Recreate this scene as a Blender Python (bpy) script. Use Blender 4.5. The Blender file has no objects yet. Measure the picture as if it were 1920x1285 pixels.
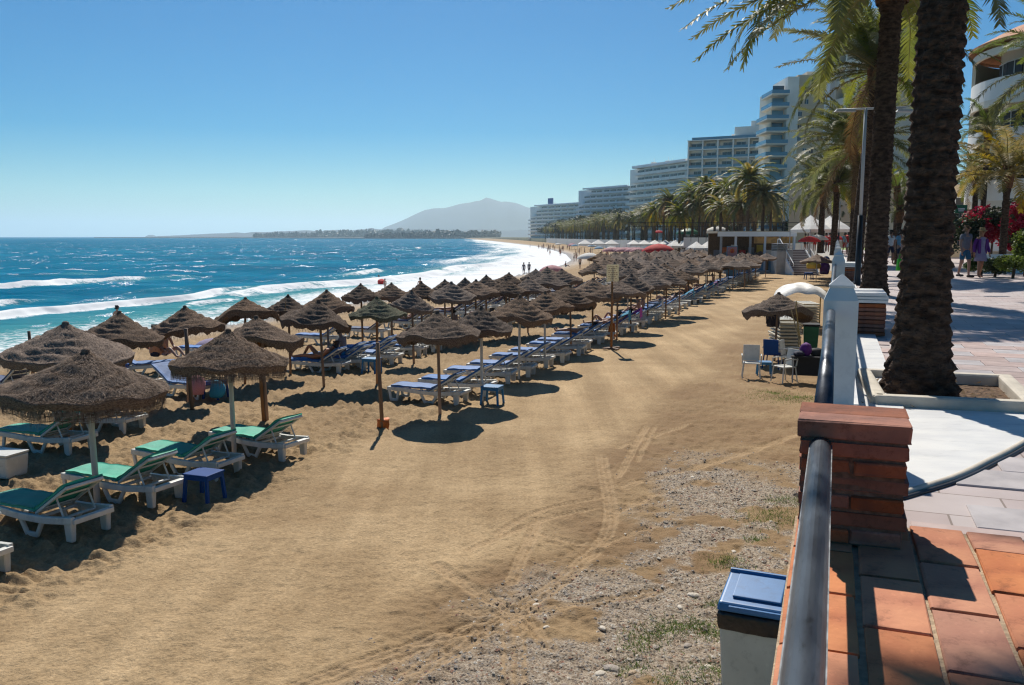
import bpy, bmesh, math, random
import numpy as np
from mathutils import Vector, Matrix
R = random.Random(7)
rad = math.radians
sc = bpy.context.scene
C = sc.collection
# ---------------------------------------------------------------- camera, sky, sun, exposure
EYE = 4.0
TH = math.atan(198.5 / 1600.0); CT, ST = math.cos(TH), math.sin(TH)
cam = bpy.data.cameras.new('camera'); camo = bpy.data.objects.new('camera', cam); C.objects.link(camo)
camo.location = (0, 0, EYE); camo.rotation_euler = (rad(90) - TH, 0, 0)
cam.sensor_width = 36.0; cam.lens = 30.0; cam.clip_start = 0.05; cam.clip_end = 60000
sc.camera = camo
SUN_EL, SUN_AZ = rad(47), rad(-4)          # azimuth measured from +Y, negative to the left
w = bpy.data.worlds.new('World'); sc.world = w; w.use_nodes = True
nt = w.node_tree; nt.nodes.clear()
sky = nt.nodes.new('ShaderNodeTexSky'); sky.sky_type = 'NISHITA'; sky.sun_disc = False
sky.sun_elevation = SUN_EL; sky.sun_rotation = SUN_AZ
sky.air_density = 1.0; sky.dust_density = 0.1; sky.ozone_density = 5.0; sky.altitude = 0
bg = nt.nodes.new('ShaderNodeBackground'); bg.inputs[1].default_value = 0.064
hs = nt.nodes.new('ShaderNodeHueSaturation'); hs.inputs['Saturation'].default_value = 1.9
out = nt.nodes.new('ShaderNodeOutputWorld')
tint = nt.nodes.new('ShaderNodeMix'); tint.data_type = 'RGBA'; tint.blend_type = 'MULTIPLY'; tint.inputs[0].default_value = 1; tint.inputs[7].default_value = (0.70, 1.0, 1.0, 1)
nt.links.new(sky.outputs[0], hs.inputs['Color']); nt.links.new(hs.outputs[0], tint.inputs[6]); nt.links.new(tint.outputs[2], bg.inputs[0]); nt.links.new(bg.outputs[0], out.inputs[0])
sd = bpy.data.lights.new('sun', 'SUN'); sd.energy = 5.0; sd.angle = rad(0.53); sd.color = (1.0, 0.94, 0.85)
so = bpy.data.objects.new('sun', sd); C.objects.link(so)
sv = Vector((math.sin(SUN_AZ) * math.cos(SUN_EL), math.cos(SUN_AZ) * math.cos(SUN_EL), math.sin(SUN_EL)))
so.rotation_euler = sv.to_track_quat('Z', 'Y').to_euler(); so.location = (0, 0, 60)
sc.view_settings.view_transform = 'Standard'; sc.view_settings.look = 'None'
sc.view_settings.exposure = 0.13; sc.view_settings.gamma = 1.0; sc.view_settings.use_curve_mapping = False
sc.cycles.max_bounces = 6; sc.cycles.diffuse_bounces = 2; sc.cycles.glossy_bounces = 2; sc.cycles.transparent_max_bounces = 8
sc.cycles.transmission_bounces = 3; sc.cycles.volume_bounces = 1
sc.cycles.use_denoising = True; sc.cycles.denoising_prefilter = 'NONE'; sc.cycles.filter_width = 1.25
sc.cycles.sample_clamp_direct = 30; sc.cycles.sample_clamp_indirect = 4

# ---------------------------------------------------------------- measuring helpers
def at(px, py, z):
    """point of the place, at height z, that the photograph shows at px, py (1920 x 1285)"""
    u = (px - 960) / 1600; v = (642.5 - py) / 1600
    dy, dz = CT + v * ST, -ST + v * CT
    t = (z - EYE) / dz
    return Vector((u * t, dy * t, z))
def atD(px, py, D):
    u = (px - 960) / 1600; v = (642.5 - py) / 1600
    t = D / (CT + v * ST)
    return Vector((u * t, D, EYE + t * (-ST + v * CT)))
WA = math.atan(0.378); WS, WC = math.sin(WA), math.cos(WA)   # direction of the sea wall
def W(s, w_, z=0.0):
    return Vector((-0.017 + s * WS + w_ * WC, s * WC - w_ * WS, z))
def wof(X, Y): return (X + 0.017) * WC - Y * WS
def sof(X, Y): return (X + 0.017) * WS + Y * WC
SH_D = [-60, 0, 36, 52, 84, 126, 160, 189, 250, 330, 462, 700, 1040, 2080, 5000, 9000, 30000]
SH_X = [-58, -36, -22, -17, -8.5, 2.5, 8.5, 11.8, 14.5, 14.5, 11.5, -4, -28, -110, -900, -2700, -9000]
PR_D = [-60, 0, 95, 130, 180, 270, 400, 600, 1040, 2080, 5000, 9000, 30000]
PR_X = [-22.7, -0.017, 35.9, 46, 44, 36, 30, 24, 6, -60, -860, -2650, -8900]
def shore(D): return np.interp(D, SH_D, SH_X)
def prom(D): return np.interp(D, PR_D, PR_X)
_tab = np.random.RandomState(3).rand(256, 256)
def vn(x, y, seed=0):
    x = np.asarray(x, float) + seed * 17.31; y = np.asarray(y, float) + seed * 9.17
    xi = np.floor(x).astype(int); yi = np.floor(y).astype(int)
    fx = x - xi; fy = y - yi; fx = fx * fx * (3 - 2 * fx); fy = fy * fy * (3 - 2 * fy)
    a = _tab[xi & 255, yi & 255]; b = _tab[(xi + 1) & 255, yi & 255]
    c = _tab[xi & 255, (yi + 1) & 255]; d = _tab[(xi + 1) & 255, (yi + 1) & 255]
    return (a * (1 - fx) + b * fx) * (1 - fy) + (c * (1 - fx) + d * fx) * fy
def fbm(x, y, o=4, seed=0):
    r = 0; a = 0.5
    for k in range(o):
        r = r + a * vn(x, y, seed + k); x = x * 2.03; y = y * 2.03; a *= 0.5
    return r / (1 - 0.5 ** o)
def sst(a, b, x):
    t = np.clip((x - a) / (b - a), 0, 1); return t * t * (3 - 2 * t)
def zbase(X, Y):
    d = (X - shore(Y)) * 0.935
    z = -1.2 + d * 0.075
    z = np.where(z > -0.15, -0.15 + 0.15 * (1 - np.exp(-(z + 0.15) / 0.15)), z)
    return np.clip(z, -4, 0)
def gz(X, Y): return float(zbase(np.array([X]), np.array([Y]))[0])

# ---------------------------------------------------------------- materials
def nodes(m):
    m.use_nodes = True; n = m.node_tree; n.nodes.clear(); return n
def mat(name, col, rough=0.7, var=0.0, vscale=8.0, bump=0.0, bscale=30.0, metal=0.0, col2=None, rnd=0.0, spec=0.5, trans=0.0, coords='Object', bdist=0.01, vdetail=4.0, alpha=1.0, stretch=(1, 1, 1), speck=None):
    m = bpy.data.materials.new(name); n = nodes(m); N = n.nodes; L = n.links
    o = N.new('ShaderNodeOutputMaterial'); b = N.new('ShaderNodeBsdfPrincipled')
    b.inputs['Base Color'].default_value = (*col, 1); b.inputs['Roughness'].default_value = rough
    b.inputs['Metallic'].default_value = metal; b.inputs['Specular IOR Level'].default_value = spec
    b.inputs['Alpha'].default_value = alpha
    src = None
    if var > 0 or col2 or bump > 0:
        tc = N.new('ShaderNodeTexCoord'); mp = N.new('ShaderNodeMapping'); mp.inputs['Scale'].default_value = stretch
        L.new(tc.outputs[coords], mp.inputs[0])
    if var > 0 or col2:
        nz = N.new('ShaderNodeTexNoise'); nz.inputs['Scale'].default_value = vscale; nz.inputs['Detail'].default_value = vdetail
        L.new(mp.outputs[0], nz.inputs['Vector'])
        cr = N.new('ShaderNodeValToRGB'); c2 = col2 or tuple(c * (1 - var) for c in col); c1 = col if col2 else tuple(min(1, c * (1 + var)) for c in col)
        cr.color_ramp.elements[0].color = (*c2, 1); cr.color_ramp.elements[1].color = (*c1, 1)
        cr.color_ramp.elements[0].position = 0.35; cr.color_ramp.elements[1].position = 0.65
        L.new(nz.outputs['Fac'], cr.inputs[0]); src = cr.outputs[0]
    if speck:
        sn = N.new('ShaderNodeTexNoise'); sn.inputs['Scale'].default_value = speck[0]; sn.inputs['Detail'].default_value = 8; sn.inputs['Roughness'].default_value = .72; L.new(mp.outputs[0], sn.inputs['Vector'])
        sr = N.new('ShaderNodeValToRGB'); e = sr.color_ramp.elements; e[0].position = .30; e[0].color = (1 - speck[1],) * 3 + (1,); e[1].position = .46; e[1].color = (1, 1, 1, 1)
        e2 = sr.color_ramp.elements.new(.60); e2.color = (1, 1, 1, 1); e3 = sr.color_ramp.elements.new(.74); e3.color = (1 + speck[1] * .8,) * 3 + (1,)
        L.new(sn.outputs['Fac'], sr.inputs[0]); mm = N.new('ShaderNodeMix'); mm.data_type = 'RGBA'; mm.blend_type = 'MULTIPLY'; mm.inputs[0].default_value = 1; L.new(src, mm.inputs[6]); L.new(sr.outputs[0], mm.inputs[7]); src = mm.outputs[2]
    if rnd > 0:
        oi = N.new('ShaderNodeObjectInfo'); h = N.new('ShaderNodeHueSaturation')
        ma = N.new('ShaderNodeMapRange'); ma.inputs['To Min'].default_value = 1 - rnd; ma.inputs['To Max'].default_value = 1 + rnd
        L.new(oi.outputs['Random'], ma.inputs['Value']); L.new(ma.outputs[0], h.inputs['Value'])
        m2 = N.new('ShaderNodeMath'); m2.operation = 'MULTIPLY'; m2.inputs[1].default_value = 7.31; L.new(oi.outputs['Random'], m2.inputs[0])
        m3 = N.new('ShaderNodeMath'); m3.operation = 'FRACT'; L.new(m2.outputs[0], m3.inputs[0])
        mb = N.new('ShaderNodeMapRange'); mb.inputs['To Min'].default_value = 1 - rnd * 1.3; mb.inputs['To Max'].default_value = 1 + rnd * .6
        L.new(m3.outputs[0], mb.inputs['Value']); L.new(mb.outputs[0], h.inputs['Saturation'])
        if src: L.new(src, h.inputs['Color'])
        else: h.inputs['Color'].default_value = (*col, 1)
        src = h.outputs[0]
    if src: L.new(src, b.inputs['Base Color'])
    if bump > 0:
        nb = N.new('ShaderNodeTexNoise'); nb.inputs['Scale'].default_value = bscale; nb.inputs['Detail'].default_value = 5
        L.new(mp.outputs[0], nb.inputs['Vector'])
        bp = N.new('ShaderNodeBump'); bp.inputs['Strength'].default_value = bump; bp.inputs['Distance'].default_value = bdist
        L.new(nb.outputs['Fac'], bp.inputs['Height']); L.new(bp.outputs[0], b.inputs['Normal'])
    if trans > 0:
        t = N.new('ShaderNodeBsdfTranslucent'); mx = N.new('ShaderNodeMixShader'); mx.inputs[0].default_value = trans
        if src: L.new(src, t.inputs[0])
        else: t.inputs[0].default_value = (*col, 1)
        L.new(b.outputs[0], mx.inputs[1]); L.new(t.outputs[0], mx.inputs[2]); L.new(mx.outputs[0], o.inputs[0])
    else: L.new(b.outputs[0], o.inputs[0])
    return m
M = {}
M['thatch'] = mat('thatch', (0.31, 0.222, 0.16), 0.95, speck=(60, .5), col2=(0.105, 0.074, 0.056), vscale=34, vdetail=8, bump=1.0, bscale=70, bdist=0.03, rnd=0.22, stretch=(1, 1, 2.5), spec=0.1)
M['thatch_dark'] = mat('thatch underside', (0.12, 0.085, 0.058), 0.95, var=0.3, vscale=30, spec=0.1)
M['thatch_green'] = mat('weathered greenish thatch', (0.19, 0.19, 0.125), 0.95, col2=(0.08, 0.085, 0.06), vscale=24, vdetail=6, bump=1.0, bscale=60, bdist=0.03, spec=0.1)
M['strand'] = mat('thatch strands', (0.36, 0.27, 0.20), 0.9, col2=(0.12, 0.088, 0.068), vscale=20, rnd=0.2, spec=0.1, trans=0.15)
M['pole_wood'] = mat('varnished wood pole', (0.24, 0.12, 0.05), 0.7, var=0.35, vscale=9, stretch=(1, 1, 0.15), bump=0.3, bscale=20, rnd=.3)
M['pole_white'] = mat('white painted pole', (0.55, 0.54, 0.50), 0.6, var=0.12, vscale=6, stretch=(1, 1, 0.2))
M['plastic'] = mat('white resin', (0.64, 0.63, 0.57), 0.45, speck=(7, .3), var=0.08, vscale=5, rnd=0.05)
M['blue'] = mat('blue cushion', (0.022, 0.125, 0.36), 0.7, speck=(4, .3), var=0.12, vscale=3, bump=0.3, bscale=14, rnd=0.12, bdist=.02)
M['navy'] = mat('navy cushion', (0.02, 0.045, 0.13), 0.75, var=0.15, vscale=3, rnd=0.2)
M['green'] = mat('green cushion', (0.005, 0.36, 0.23), 0.65, speck=(4, .25), var=0.10, vscale=3, bump=0.3, bscale=12, rnd=0.05, bdist=.02, col2=(0.03, 0.33, 0.22))
M['blue_plastic'] = mat('blue plastic', (0.006, 0.055, 0.22), 0.65, var=0.08, vscale=4, spec=.2)
M['lblue_plastic'] = mat('light blue plastic', (0.015, 0.16, 0.36), 0.6, var=0.08, vscale=4)
M['skin'] = mat('tanned skin', (0.34, 0.155, 0.09), 0.55, var=0.08, vscale=5, rnd=0.25)
M['hair_dark'] = mat('dark hair', (0.02, 0.013, 0.01), 0.6, var=0.3, vscale=60)
M['hair_light'] = mat('light hair', (0.28, 0.15, 0.07), 0.6, var=0.3, vscale=60)
def cloth(name, c): M[name] = mat(name + ' cloth', c, 0.8, var=0.1, vscale=10, bump=0.3, bscale=15, bdist=0.01)
for nme, c in dict(c_grey=(0.17, 0.17, 0.20), c_teal=(0.01, 0.10, 0.20), c_lilac=(0.27, 0.22, 0.33), c_navy=(0.012, 0.015, 0.04), c_white=(0.65, 0.65, 0.65), c_lblue=(0.15, 0.32, 0.45),
                   c_red=(0.45, 0.02, 0.02), c_black=(0.015, 0.015, 0.018), c_purple=(0.10, 0.012, 0.16), c_magenta=(0.35, 0.03, 0.35), c_orange=(0.55, 0.12, 0.01), c_green=(0.05, 0.4, 0.02), c_pink=(0.6, 0.25, 0.28), c_yellow=(0.5, 0.36, 0.04), c_olive=(0.06, 0.07, 0.05), c_cyan=(0.02, 0.25, 0.4)).items(): cloth(nme, c)
M['brick'] = mat('handmade brick', (0.36, 0.125, 0.062), 0.85, speck=(26, .55), col2=(0.22, 0.085, 0.052), vscale=9, vdetail=6, bump=0.7, bscale=28, bdist=0.006, rnd=0.22, spec=.25)
M['tile'] = mat('terracotta ledge tile', (0.60, 0.23, 0.095), 0.8, speck=(18, .5), col2=(0.46, 0.15, 0.065), vscale=7, vdetail=7, bump=0.6, bscale=24, bdist=0.006, rnd=0.16, spec=.3)
M['mortar'] = mat('mortar', (0.42, 0.32, 0.21), 0.95, var=0.2, vscale=40, bump=0.8, bscale=60)
M['mortar_dark'] = mat('deep mortar', (0.16, 0.10, 0.07), 0.95, var=0.3, vscale=40, bump=0.8, bscale=60)
M['marble'] = mat('white marble', (0.80, 0.79, 0.75), 0.45, speck=(3.5, .18), col2=(0.66, 0.66, 0.65), vscale=2.2, vdetail=8, bump=0.1, bscale=30, stretch=(1, 2.2, 1))
M['kerbstone'] = mat('cream kerb', (0.56, 0.50, 0.40), 0.6, var=0.12, vscale=6, bump=.2, bscale=40)
M['rail'] = mat('worn dark steel rail', (0.03, 0.036, 0.048), 0.36, speck=(30, .8), metal=0.4, col2=(0.085, 0.10, 0.12), vscale=7, vdetail=8, bump=0.25, bscale=18, bdist=.004, stretch=(3, .6, 3))
M['seam'] = mat('bare worn metal', (0.20, 0.21, 0.22), 0.5, metal=0.4, var=.4, vscale=30)
M['steel'] = mat('galvanised steel', (0.45, 0.46, 0.47), 0.45, metal=0.6, var=0.1)
M['black_iron'] = mat('black iron', (0.012, 0.012, 0.014), 0.45)
M['concrete'] = mat('concrete', (0.36, 0.36, 0.35), 0.9, var=0.12, vscale=2, bump=0.3, bscale=20)
M['soil'] = mat('soil', (0.13, 0.075, 0.04), 0.95, var=0.4, vscale=14, bump=1.0, bscale=24, bdist=.05)
M['trunk'] = mat('palm trunk', (0.12, 0.078, 0.055), 0.95, speck=(12, .5), col2=(0.035, 0.022, 0.016), vscale=7, vdetail=8, bump=1.0, bscale=14, bdist=0.06, spec=0.15, stretch=(1, 1, 2.2))
M['trunk_far'] = mat('far palm trunk', (0.10, 0.07, 0.05), 0.95, var=0.3, vscale=3, spec=.1)
M['frond'] = mat('palm leaf', (0.22, 0.22, 0.035), 0.5, col2=(0.10, 0.13, 0.025), vscale=1.5, rnd=0.3, spec=0.35, trans=0.5)
M['frond_y'] = mat('yellowing palm leaf', (0.36, 0.24, 0.03), 0.55, col2=(0.17, 0.16, 0.025), vscale=2.5, rnd=0.2, trans=0.45)
M['frond_dry'] = mat('dry palm leaf', (0.20, 0.12, 0.05), 0.8, var=0.3, vscale=3, rnd=0.2, trans=0.3)
M['rachis'] = mat('leaf stalk', (0.20, 0.17, 0.05), 0.6, var=0.2)
M['boots'] = mat('leaf bases', (0.16, 0.07, 0.03), 0.9, var=0.4, vscale=10, bump=.6, bscale=15, bdist=.05)
M['leaf'] = mat('shrub leaves', (0.07, 0.11, 0.025), 0.5, col2=(0.03, 0.06, 0.015), vscale=1.2, rnd=.25, trans=0.35)
M['leaf_bright'] = mat('bright shrub leaves', (0.15, 0.20, 0.03), 0.5, var=.3, vscale=2, trans=0.4)
M['leaf_dark'] = mat('dark tree leaves', (0.04, 0.06, 0.03), 0.6, col2=(0.02, 0.032, 0.018), vscale=.5, rnd=.3, trans=0.25)
M['bougain'] = mat('bougainvillea flowers', (0.36, 0.010, 0.06), 0.6, col2=(0.45, 0.02, 0.03), vscale=2, trans=0.3)
M['grass'] = mat('grass', (0.12, 0.19, 0.03), 0.6, var=0.3, vscale=4, trans=0.4)
M['wall_white'] = mat('white render', (0.84, 0.83, 0.78), 0.85, var=0.05, vscale=.4)
M['wall_grey'] = mat('pale grey render', (0.72, 0.73, 0.74), 0.85, var=0.05, vscale=.4)
M['wall_beige'] = mat('beige render', (0.66, 0.52, 0.36), 0.85, var=0.06, vscale=.3)
M['wall_cream'] = mat('cream render', (0.76, 0.70, 0.58), 0.85, var=0.05, vscale=.3)
M['orange_tile'] = mat('terracotta roof', (0.45, 0.19, 0.08), 0.8, var=0.2, vscale=3)
M['glass'] = mat('window glass', (0.03, 0.045, 0.06), 0.08, spec=0.9)
M['glass_blue'] = mat('blue balcony glass', (0.10, 0.25, 0.36), 0.15, spec=0.7)
M['shade'] = mat('window opening', (0.035, 0.035, 0.04), 0.7)
M['tent'] = mat('white canvas', (0.75, 0.73, 0.68), 0.8, var=0.06, vscale=2, trans=.2)
M['tarp'] = mat('cream tarpaulin', (0.72, 0.69, 0.63), 0.6, var=0.05, vscale=3, bump=0.3, bscale=3, bdist=.1)
M['red_canvas'] = mat('red canvas', (0.60, 0.03, 0.03), 0.8, var=0.1, trans=.3)
M['pink_canvas'] = mat('pink canvas', (0.55, 0.28, 0.30), 0.8, var=0.15, trans=.3)
M['sign_cream'] = mat('cream board', (0.72, 0.66, 0.50), 0.7, var=0.08, trans=.45)
M['sign_mark'] = mat('faded lettering', (0.30, 0.16, 0.11), 0.8)
M['bin_body'] = mat('grey green bin', (0.52, 0.53, 0.47), 0.55, speck=(9, .3), var=0.07, vscale=4, bump=.1, bscale=30, spec=.4)
M['bin_lid'] = mat('blue bin lid', (0.03, 0.15, 0.36), 0.42, speck=(12, .3), var=0.08, vscale=8)
M['bin_bag'] = mat('black bin bag', (0.008, 0.008, 0.01), 0.3, bump=.5, bscale=25, bdist=.02)
M['bin_green'] = mat('green plastic', (0.01, 0.12, 0.05), 0.5, var=.1)
M['orange'] = mat('orange plastic', (0.60, 0.14, 0.01), 0.6, var=.15)
M['far_land'] = mat('far land', (0.07, 0.08, 0.04), 0.95, var=0.4, vscale=.05)
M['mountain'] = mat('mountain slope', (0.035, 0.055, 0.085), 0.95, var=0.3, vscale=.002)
M['mast'] = mat('grey mast', (0.4, 0.42, 0.44), 0.5)
M['wicker'] = mat('straw', (0.36, 0.21, 0.08), 0.8, var=.3, vscale=30)
M['bamboo'] = mat('cane', (0.42, 0.28, 0.09), 0.7, var=.3, vscale=8, rnd=.2)

# ---------------------------------------------------------------- mesh building
class MB:
    def __init__(s): s.v = []; s.f = []; s.m = []
    def add(s, vs, fs, mi=0):
        k = len(s.v); s.v.extend([tuple(v) for v in vs]); s.f.extend([tuple(i + k for i in f) for f in fs]); s.m.extend([mi] * len(fs)); return s
    def box(s, c, d, mi=0, rot=None, taper=None):
        x, y, z = d[0] / 2, d[1] / 2, d[2] / 2; t = taper or 1.0
        vs = [Vector(p) for p in ((-x, -y, -z), (x, -y, -z), (x, y, -z), (-x, y, -z), (-x * t, -y * t, z), (x * t, -y * t, z), (x * t, y * t, z), (-x * t, y * t, z))]
        if rot is not None: vs = [rot @ v for v in vs]
        c = Vector(c)
        return s.add([v + c for v in vs], [(0, 3, 2, 1), (4, 5, 6, 7), (0, 1, 5, 4), (1, 2, 6, 5), (2, 3, 7, 6), (3, 0, 4, 7)], mi)
    def tube(s, pts, r, n=8, mi=0, cap=True, flat=1.0):
        pts = [Vector(p) for p in pts]; rr = r if isinstance(r, (list, tuple)) else [r] * len(pts)
        base = len(s.v); up = Vector((0, 0, 1))
        for i, p in enumerate(pts):
            d = (pts[min(i + 1, len(pts) - 1)] - pts[max(i - 1, 0)]).normalized()
            a = d.cross(up)
            if a.length < 1e-3: a = Vector((1, 0, 0))
            a.normalize(); b = a.cross(d).normalized()
            for k in range(n):
                t = 2 * math.pi * k / n
                s.v.append(tuple(p + a * (math.cos(t) * rr[i]) + b * (math.sin(t) * rr[i] * flat)))
        for i in range(len(pts) - 1):
            for k in range(n):
                k2 = (k + 1) % n
                s.f.append((base + i * n + k, base + i * n + k2, base + (i + 1) * n + k2, base + (i + 1) * n + k)); s.m.append(mi)
        if cap:
            s.f.append(tuple(base + k for k in reversed(range(n)))); s.m.append(mi)
            e = base + (len(pts) - 1) * n; s.f.append(tuple(e + k for k in range(n))); s.m.append(mi)
        return s
    def lathe(s, prof, n=24, mi=0, c=(0, 0, 0), fn=None, cap=False):
        base = len(s.v)
        for i, (r, z) in enumerate(prof):
            for k in range(n):
                t = 2 * math.pi * k / n; rr, zz = (r, z) if fn is None else fn(r, z, t)
                s.v.append((c[0] + rr * math.cos(t), c[1] + rr * math.sin(t), c[2] + zz))
        for i in range(len(prof) - 1):
            for k in range(n):
                k2 = (k + 1) % n
                s.f.append((base + i * n + k, base + i * n + k2, base + (i + 1) * n + k2, base + (i + 1) * n + k)); s.m.append(mi)
        if cap:
            s.f.append(tuple(base + k for k in reversed(range(n)))); s.m.append(mi)
            e = base + (len(prof) - 1) * n; s.f.append(tuple(e + k for k in range(n))); s.m.append(mi)
        return s
    def prism(s, poly, z0, z1, mi=0):
        n = len(poly); vs = [(x, y, z0) for x, y in poly] + [(x, y, z1) for x, y in poly]
        return s.add(vs, [tuple(reversed(range(n))), tuple(range(n, 2 * n))] + [(i, (i + 1) % n, n + (i + 1) % n, n + i) for i in range(n)], mi)
    def mesh(s, name, mats, smooth=False):
        me = bpy.data.meshes.new(name); me.from_pydata(s.v, [], s.f)
        for m_ in (mats if isinstance(mats, (list, tuple)) else [mats]): me.materials.append(m_)
        if max(s.m, default=0) > 0: me.polygons.foreach_set('material_index', s.m)
        if smooth: me.polygons.foreach_set('use_smooth', [True] * len(s.f))
        me.update(); return me
def bevel_mesh(me, wd, seg=2):
    bm = bmesh.new(); bm.from_mesh(me); bmesh.ops.remove_doubles(bm, verts=bm.verts, dist=1e-5)
    bmesh.ops.bevel(bm, geom=list(bm.edges), offset=wd, segments=seg, affect='EDGES', profile=0.6)
    bm.to_mesh(me); bm.free(); return me
def ob(name, me, parent=None, loc=None, rot=None, scale=None, kind=None):
    o = bpy.data.objects.new(name, me); C.objects.link(o)
    if parent: o.parent = parent
    if loc is not None: o.location = loc
    if rot is not None: o.rotation_euler = rot
    if scale is not None: o.scale = scale if isinstance(scale, (tuple, list)) else (scale,) * 3
    if kind: o['kind'] = kind
    return o
def tag(o, label, cat, group=None):
    o['label'] = label; o['category'] = cat
    if group: o['group'] = group
    return o
def thing(name, label, cat, loc=(0, 0, 0), rz=0, group=None, scale=1.0, rot=None):
    o = ob(name, None, None, loc, rot or (0, 0, rz), scale); o.empty_display_size = 0.2
    return tag(o, label, cat, group)
def dup(src, loc, rot, label=None, scale=None, group=None):
    o = src.copy(); C.objects.link(o); o.location = loc; o.rotation_euler = rot
    if scale is not None: o.scale = scale if isinstance(scale, (tuple, list)) else (scale,) * 3
    if label: o['label'] = label
    if group: o['group'] = group
    def kids(a, b):
        for ch in a.children:
            c = ch.copy(); C.objects.link(c); c.parent = b; kids(ch, c)
    kids(src, o)
    return o
ORD = ['nearest', 'second', 'third', 'fourth', 'fifth', 'sixth', 'seventh', 'eighth', 'ninth', 'tenth', 'eleventh', 'twelfth', 'thirteenth', 'fourteenth', 'fifteenth', 'sixteenth', 'seventeenth', 'eighteenth', 'nineteenth', 'twentieth', 'twenty-first', 'twenty-second', 'twenty-third', 'twenty-fourth', 'twenty-fifth', 'twenty-sixth', 'twenty-seventh', 'twenty-eighth', 'twenty-ninth', 'thirtieth', 'thirty-first', 'thirty-second', 'thirty-third', 'thirty-fourth', 'thirty-fifth', 'thirty-sixth', 'thirty-seventh', 'thirty-eighth', 'thirty-ninth', 'fortieth', 'forty-first', 'forty-second', 'forty-third', 'forty-fourth', 'forty-fifth', 'forty-sixth', 'forty-seventh', 'forty-eighth', 'forty-ninth', 'fiftieth'] + ['far'] * 60
def grid_mesh(name, X, Y, Z, m_, attrs=None, smooth=True):
    nr, nc = X.shape
    co = np.stack([X, Y, Z], -1).reshape(-1, 3).astype(np.float32)
    idx = np.arange(nr * nc).reshape(nr, nc)
    q = np.stack([idx[:-1, :-1], idx[:-1, 1:], idx[1:, 1:], idx[1:, :-1]], -1).reshape(-1, 4)
    me = bpy.data.meshes.new(name)
    me.vertices.add(len(co)); me.vertices.foreach_set('co', co.ravel())
    me.loops.add(q.size); me.loops.foreach_set('vertex_index', q.ravel().astype(np.int32))
    me.polygons.add(len(q)); me.polygons.foreach_set('loop_start', (np.arange(len(q)) * 4).astype(np.int32))
    me.update(calc_edges=True)
    me.materials.append(m_)
    if smooth: me.polygons.foreach_set('use_smooth', np.ones(len(q), bool))
    for k, a in (attrs or {}).items():
        at_ = me.attributes.new(k, 'FLOAT', 'POINT'); at_.data.foreach_set('value', np.asarray(a, np.float32).ravel())
    me.validate(); return me
# ================================================================ SETTING: sand
def attr(N, name):
    a = N.new('ShaderNodeAttribute'); a.attribute_name = name; return a.outputs['Fac']
def mixc(n, fac, a, b, mode='MIX'):
    x = n.nodes.new('ShaderNodeMix'); x.data_type = 'RGBA'; x.blend_type = mode
    for sock, v in ((x.inputs[0], fac), (x.inputs[6], a), (x.inputs[7], b)):
        if isinstance(v, (int, float)): sock.default_value = v
        elif isinstance(v, tuple): sock.default_value = (*v, 1)
        else: n.links.new(v, sock)
    return x.outputs[2]
def sand_material():
    m = bpy.data.materials.new('beach sand'); n = nodes(m); N = n.nodes; L = n.links
    o = N.new('ShaderNodeOutputMaterial'); b = N.new('ShaderNodeBsdfPrincipled'); b.inputs['Specular IOR Level'].default_value = 0.15
    tc = N.new('ShaderNodeTexCoord')
    def nz(scale, det=5, rough=.55, st=(1, 1, 1), rz=0):
        mp = N.new('ShaderNodeMapping'); mp.inputs['Scale'].default_value = st; mp.inputs['Rotation'].default_value = (0, 0, rz); L.new(tc.outputs['Object'], mp.inputs[0])
        x = N.new('ShaderNodeTexNoise'); x.inputs['Scale'].default_value = scale; x.inputs['Detail'].default_value = det; x.inputs['Roughness'].default_value = rough
        L.new(mp.outputs[0], x.inputs['Vector']); return x.outputs['Fac']
    def ramp(v, a, b_, ca, cb):
        r = N.new('ShaderNodeValToRGB'); r.color_ramp.elements[0].position = a; r.color_ramp.elements[1].position = b_
        r.color_ramp.elements[0].color = (*ca, 1); r.color_ramp.elements[1].color = (*cb, 1); L.new(v, r.inputs[0]); return r.outputs[0]
    base = ramp(nz(0.35, 7, .62), .38, .64, (0.335, 0.228, 0.120), (0.455, 0.324, 0.180))
    fine = ramp(nz(22, 6, .7), .3, .7, (0.66, 0.64, 0.62), (1.16, 1.16, 1.16))
    c = mixc(n, 1.0, base, fine, 'MULTIPLY')
    streak = ramp(nz(1.6, 5, .6, (1, .07, 1), WA), .35, .65, (1.0, 1.0, 1.0), (1.36, 1.38, 1.42))
    cs = mixc(n, 1.0, c, streak, 'MULTIPLY')
    c = mixc(n, attr(N, 'lane'), c, cs)
    c = mixc(n, attr(N, 'damp'), c, (0.25, 0.158, 0.082))
    c = mixc(n, attr(N, 'track'), c, (0.46, 0.315, 0.18))
    g = ramp(nz(38, 3, .7), .38, .62, (0.20, 0.145, 0.10), (0.50, 0.42, 0.32))
    c = mixc(n, attr(N, 'gravel'), c, g)
    c = mixc(n, attr(N, 'wet'), c, (0.26, 0.185, 0.11))
    L.new(c, b.inputs['Base Color'])
    rr = N.new('ShaderNodeMapRange'); rr.inputs['To Min'].default_value = .9; rr.inputs['To Max'].default_value = .28; L.new(attr(N, 'wet'), rr.inputs[0]); L.new(rr.outputs[0], b.inputs['Roughness'])
    b1 = N.new('ShaderNodeBump'); b1.inputs['Strength'].default_value = .8; b1.inputs['Distance'].default_value = .035; L.new(nz(26, 6, .7), b1.inputs['Height'])
    b2 = N.new('ShaderNodeBump'); b2.inputs['Strength'].default_value = .45; b2.inputs['Distance'].default_value = .05; L.new(nz(6, 4, .6), b2.inputs['Height'])
    L.new(b2.outputs[0], b1.inputs['Normal']); L.new(b1.outputs[0], b.inputs['Normal'])
    L.new(b.outputs[0], o.inputs[0]); return m
M['sand'] = sand_material()
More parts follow.
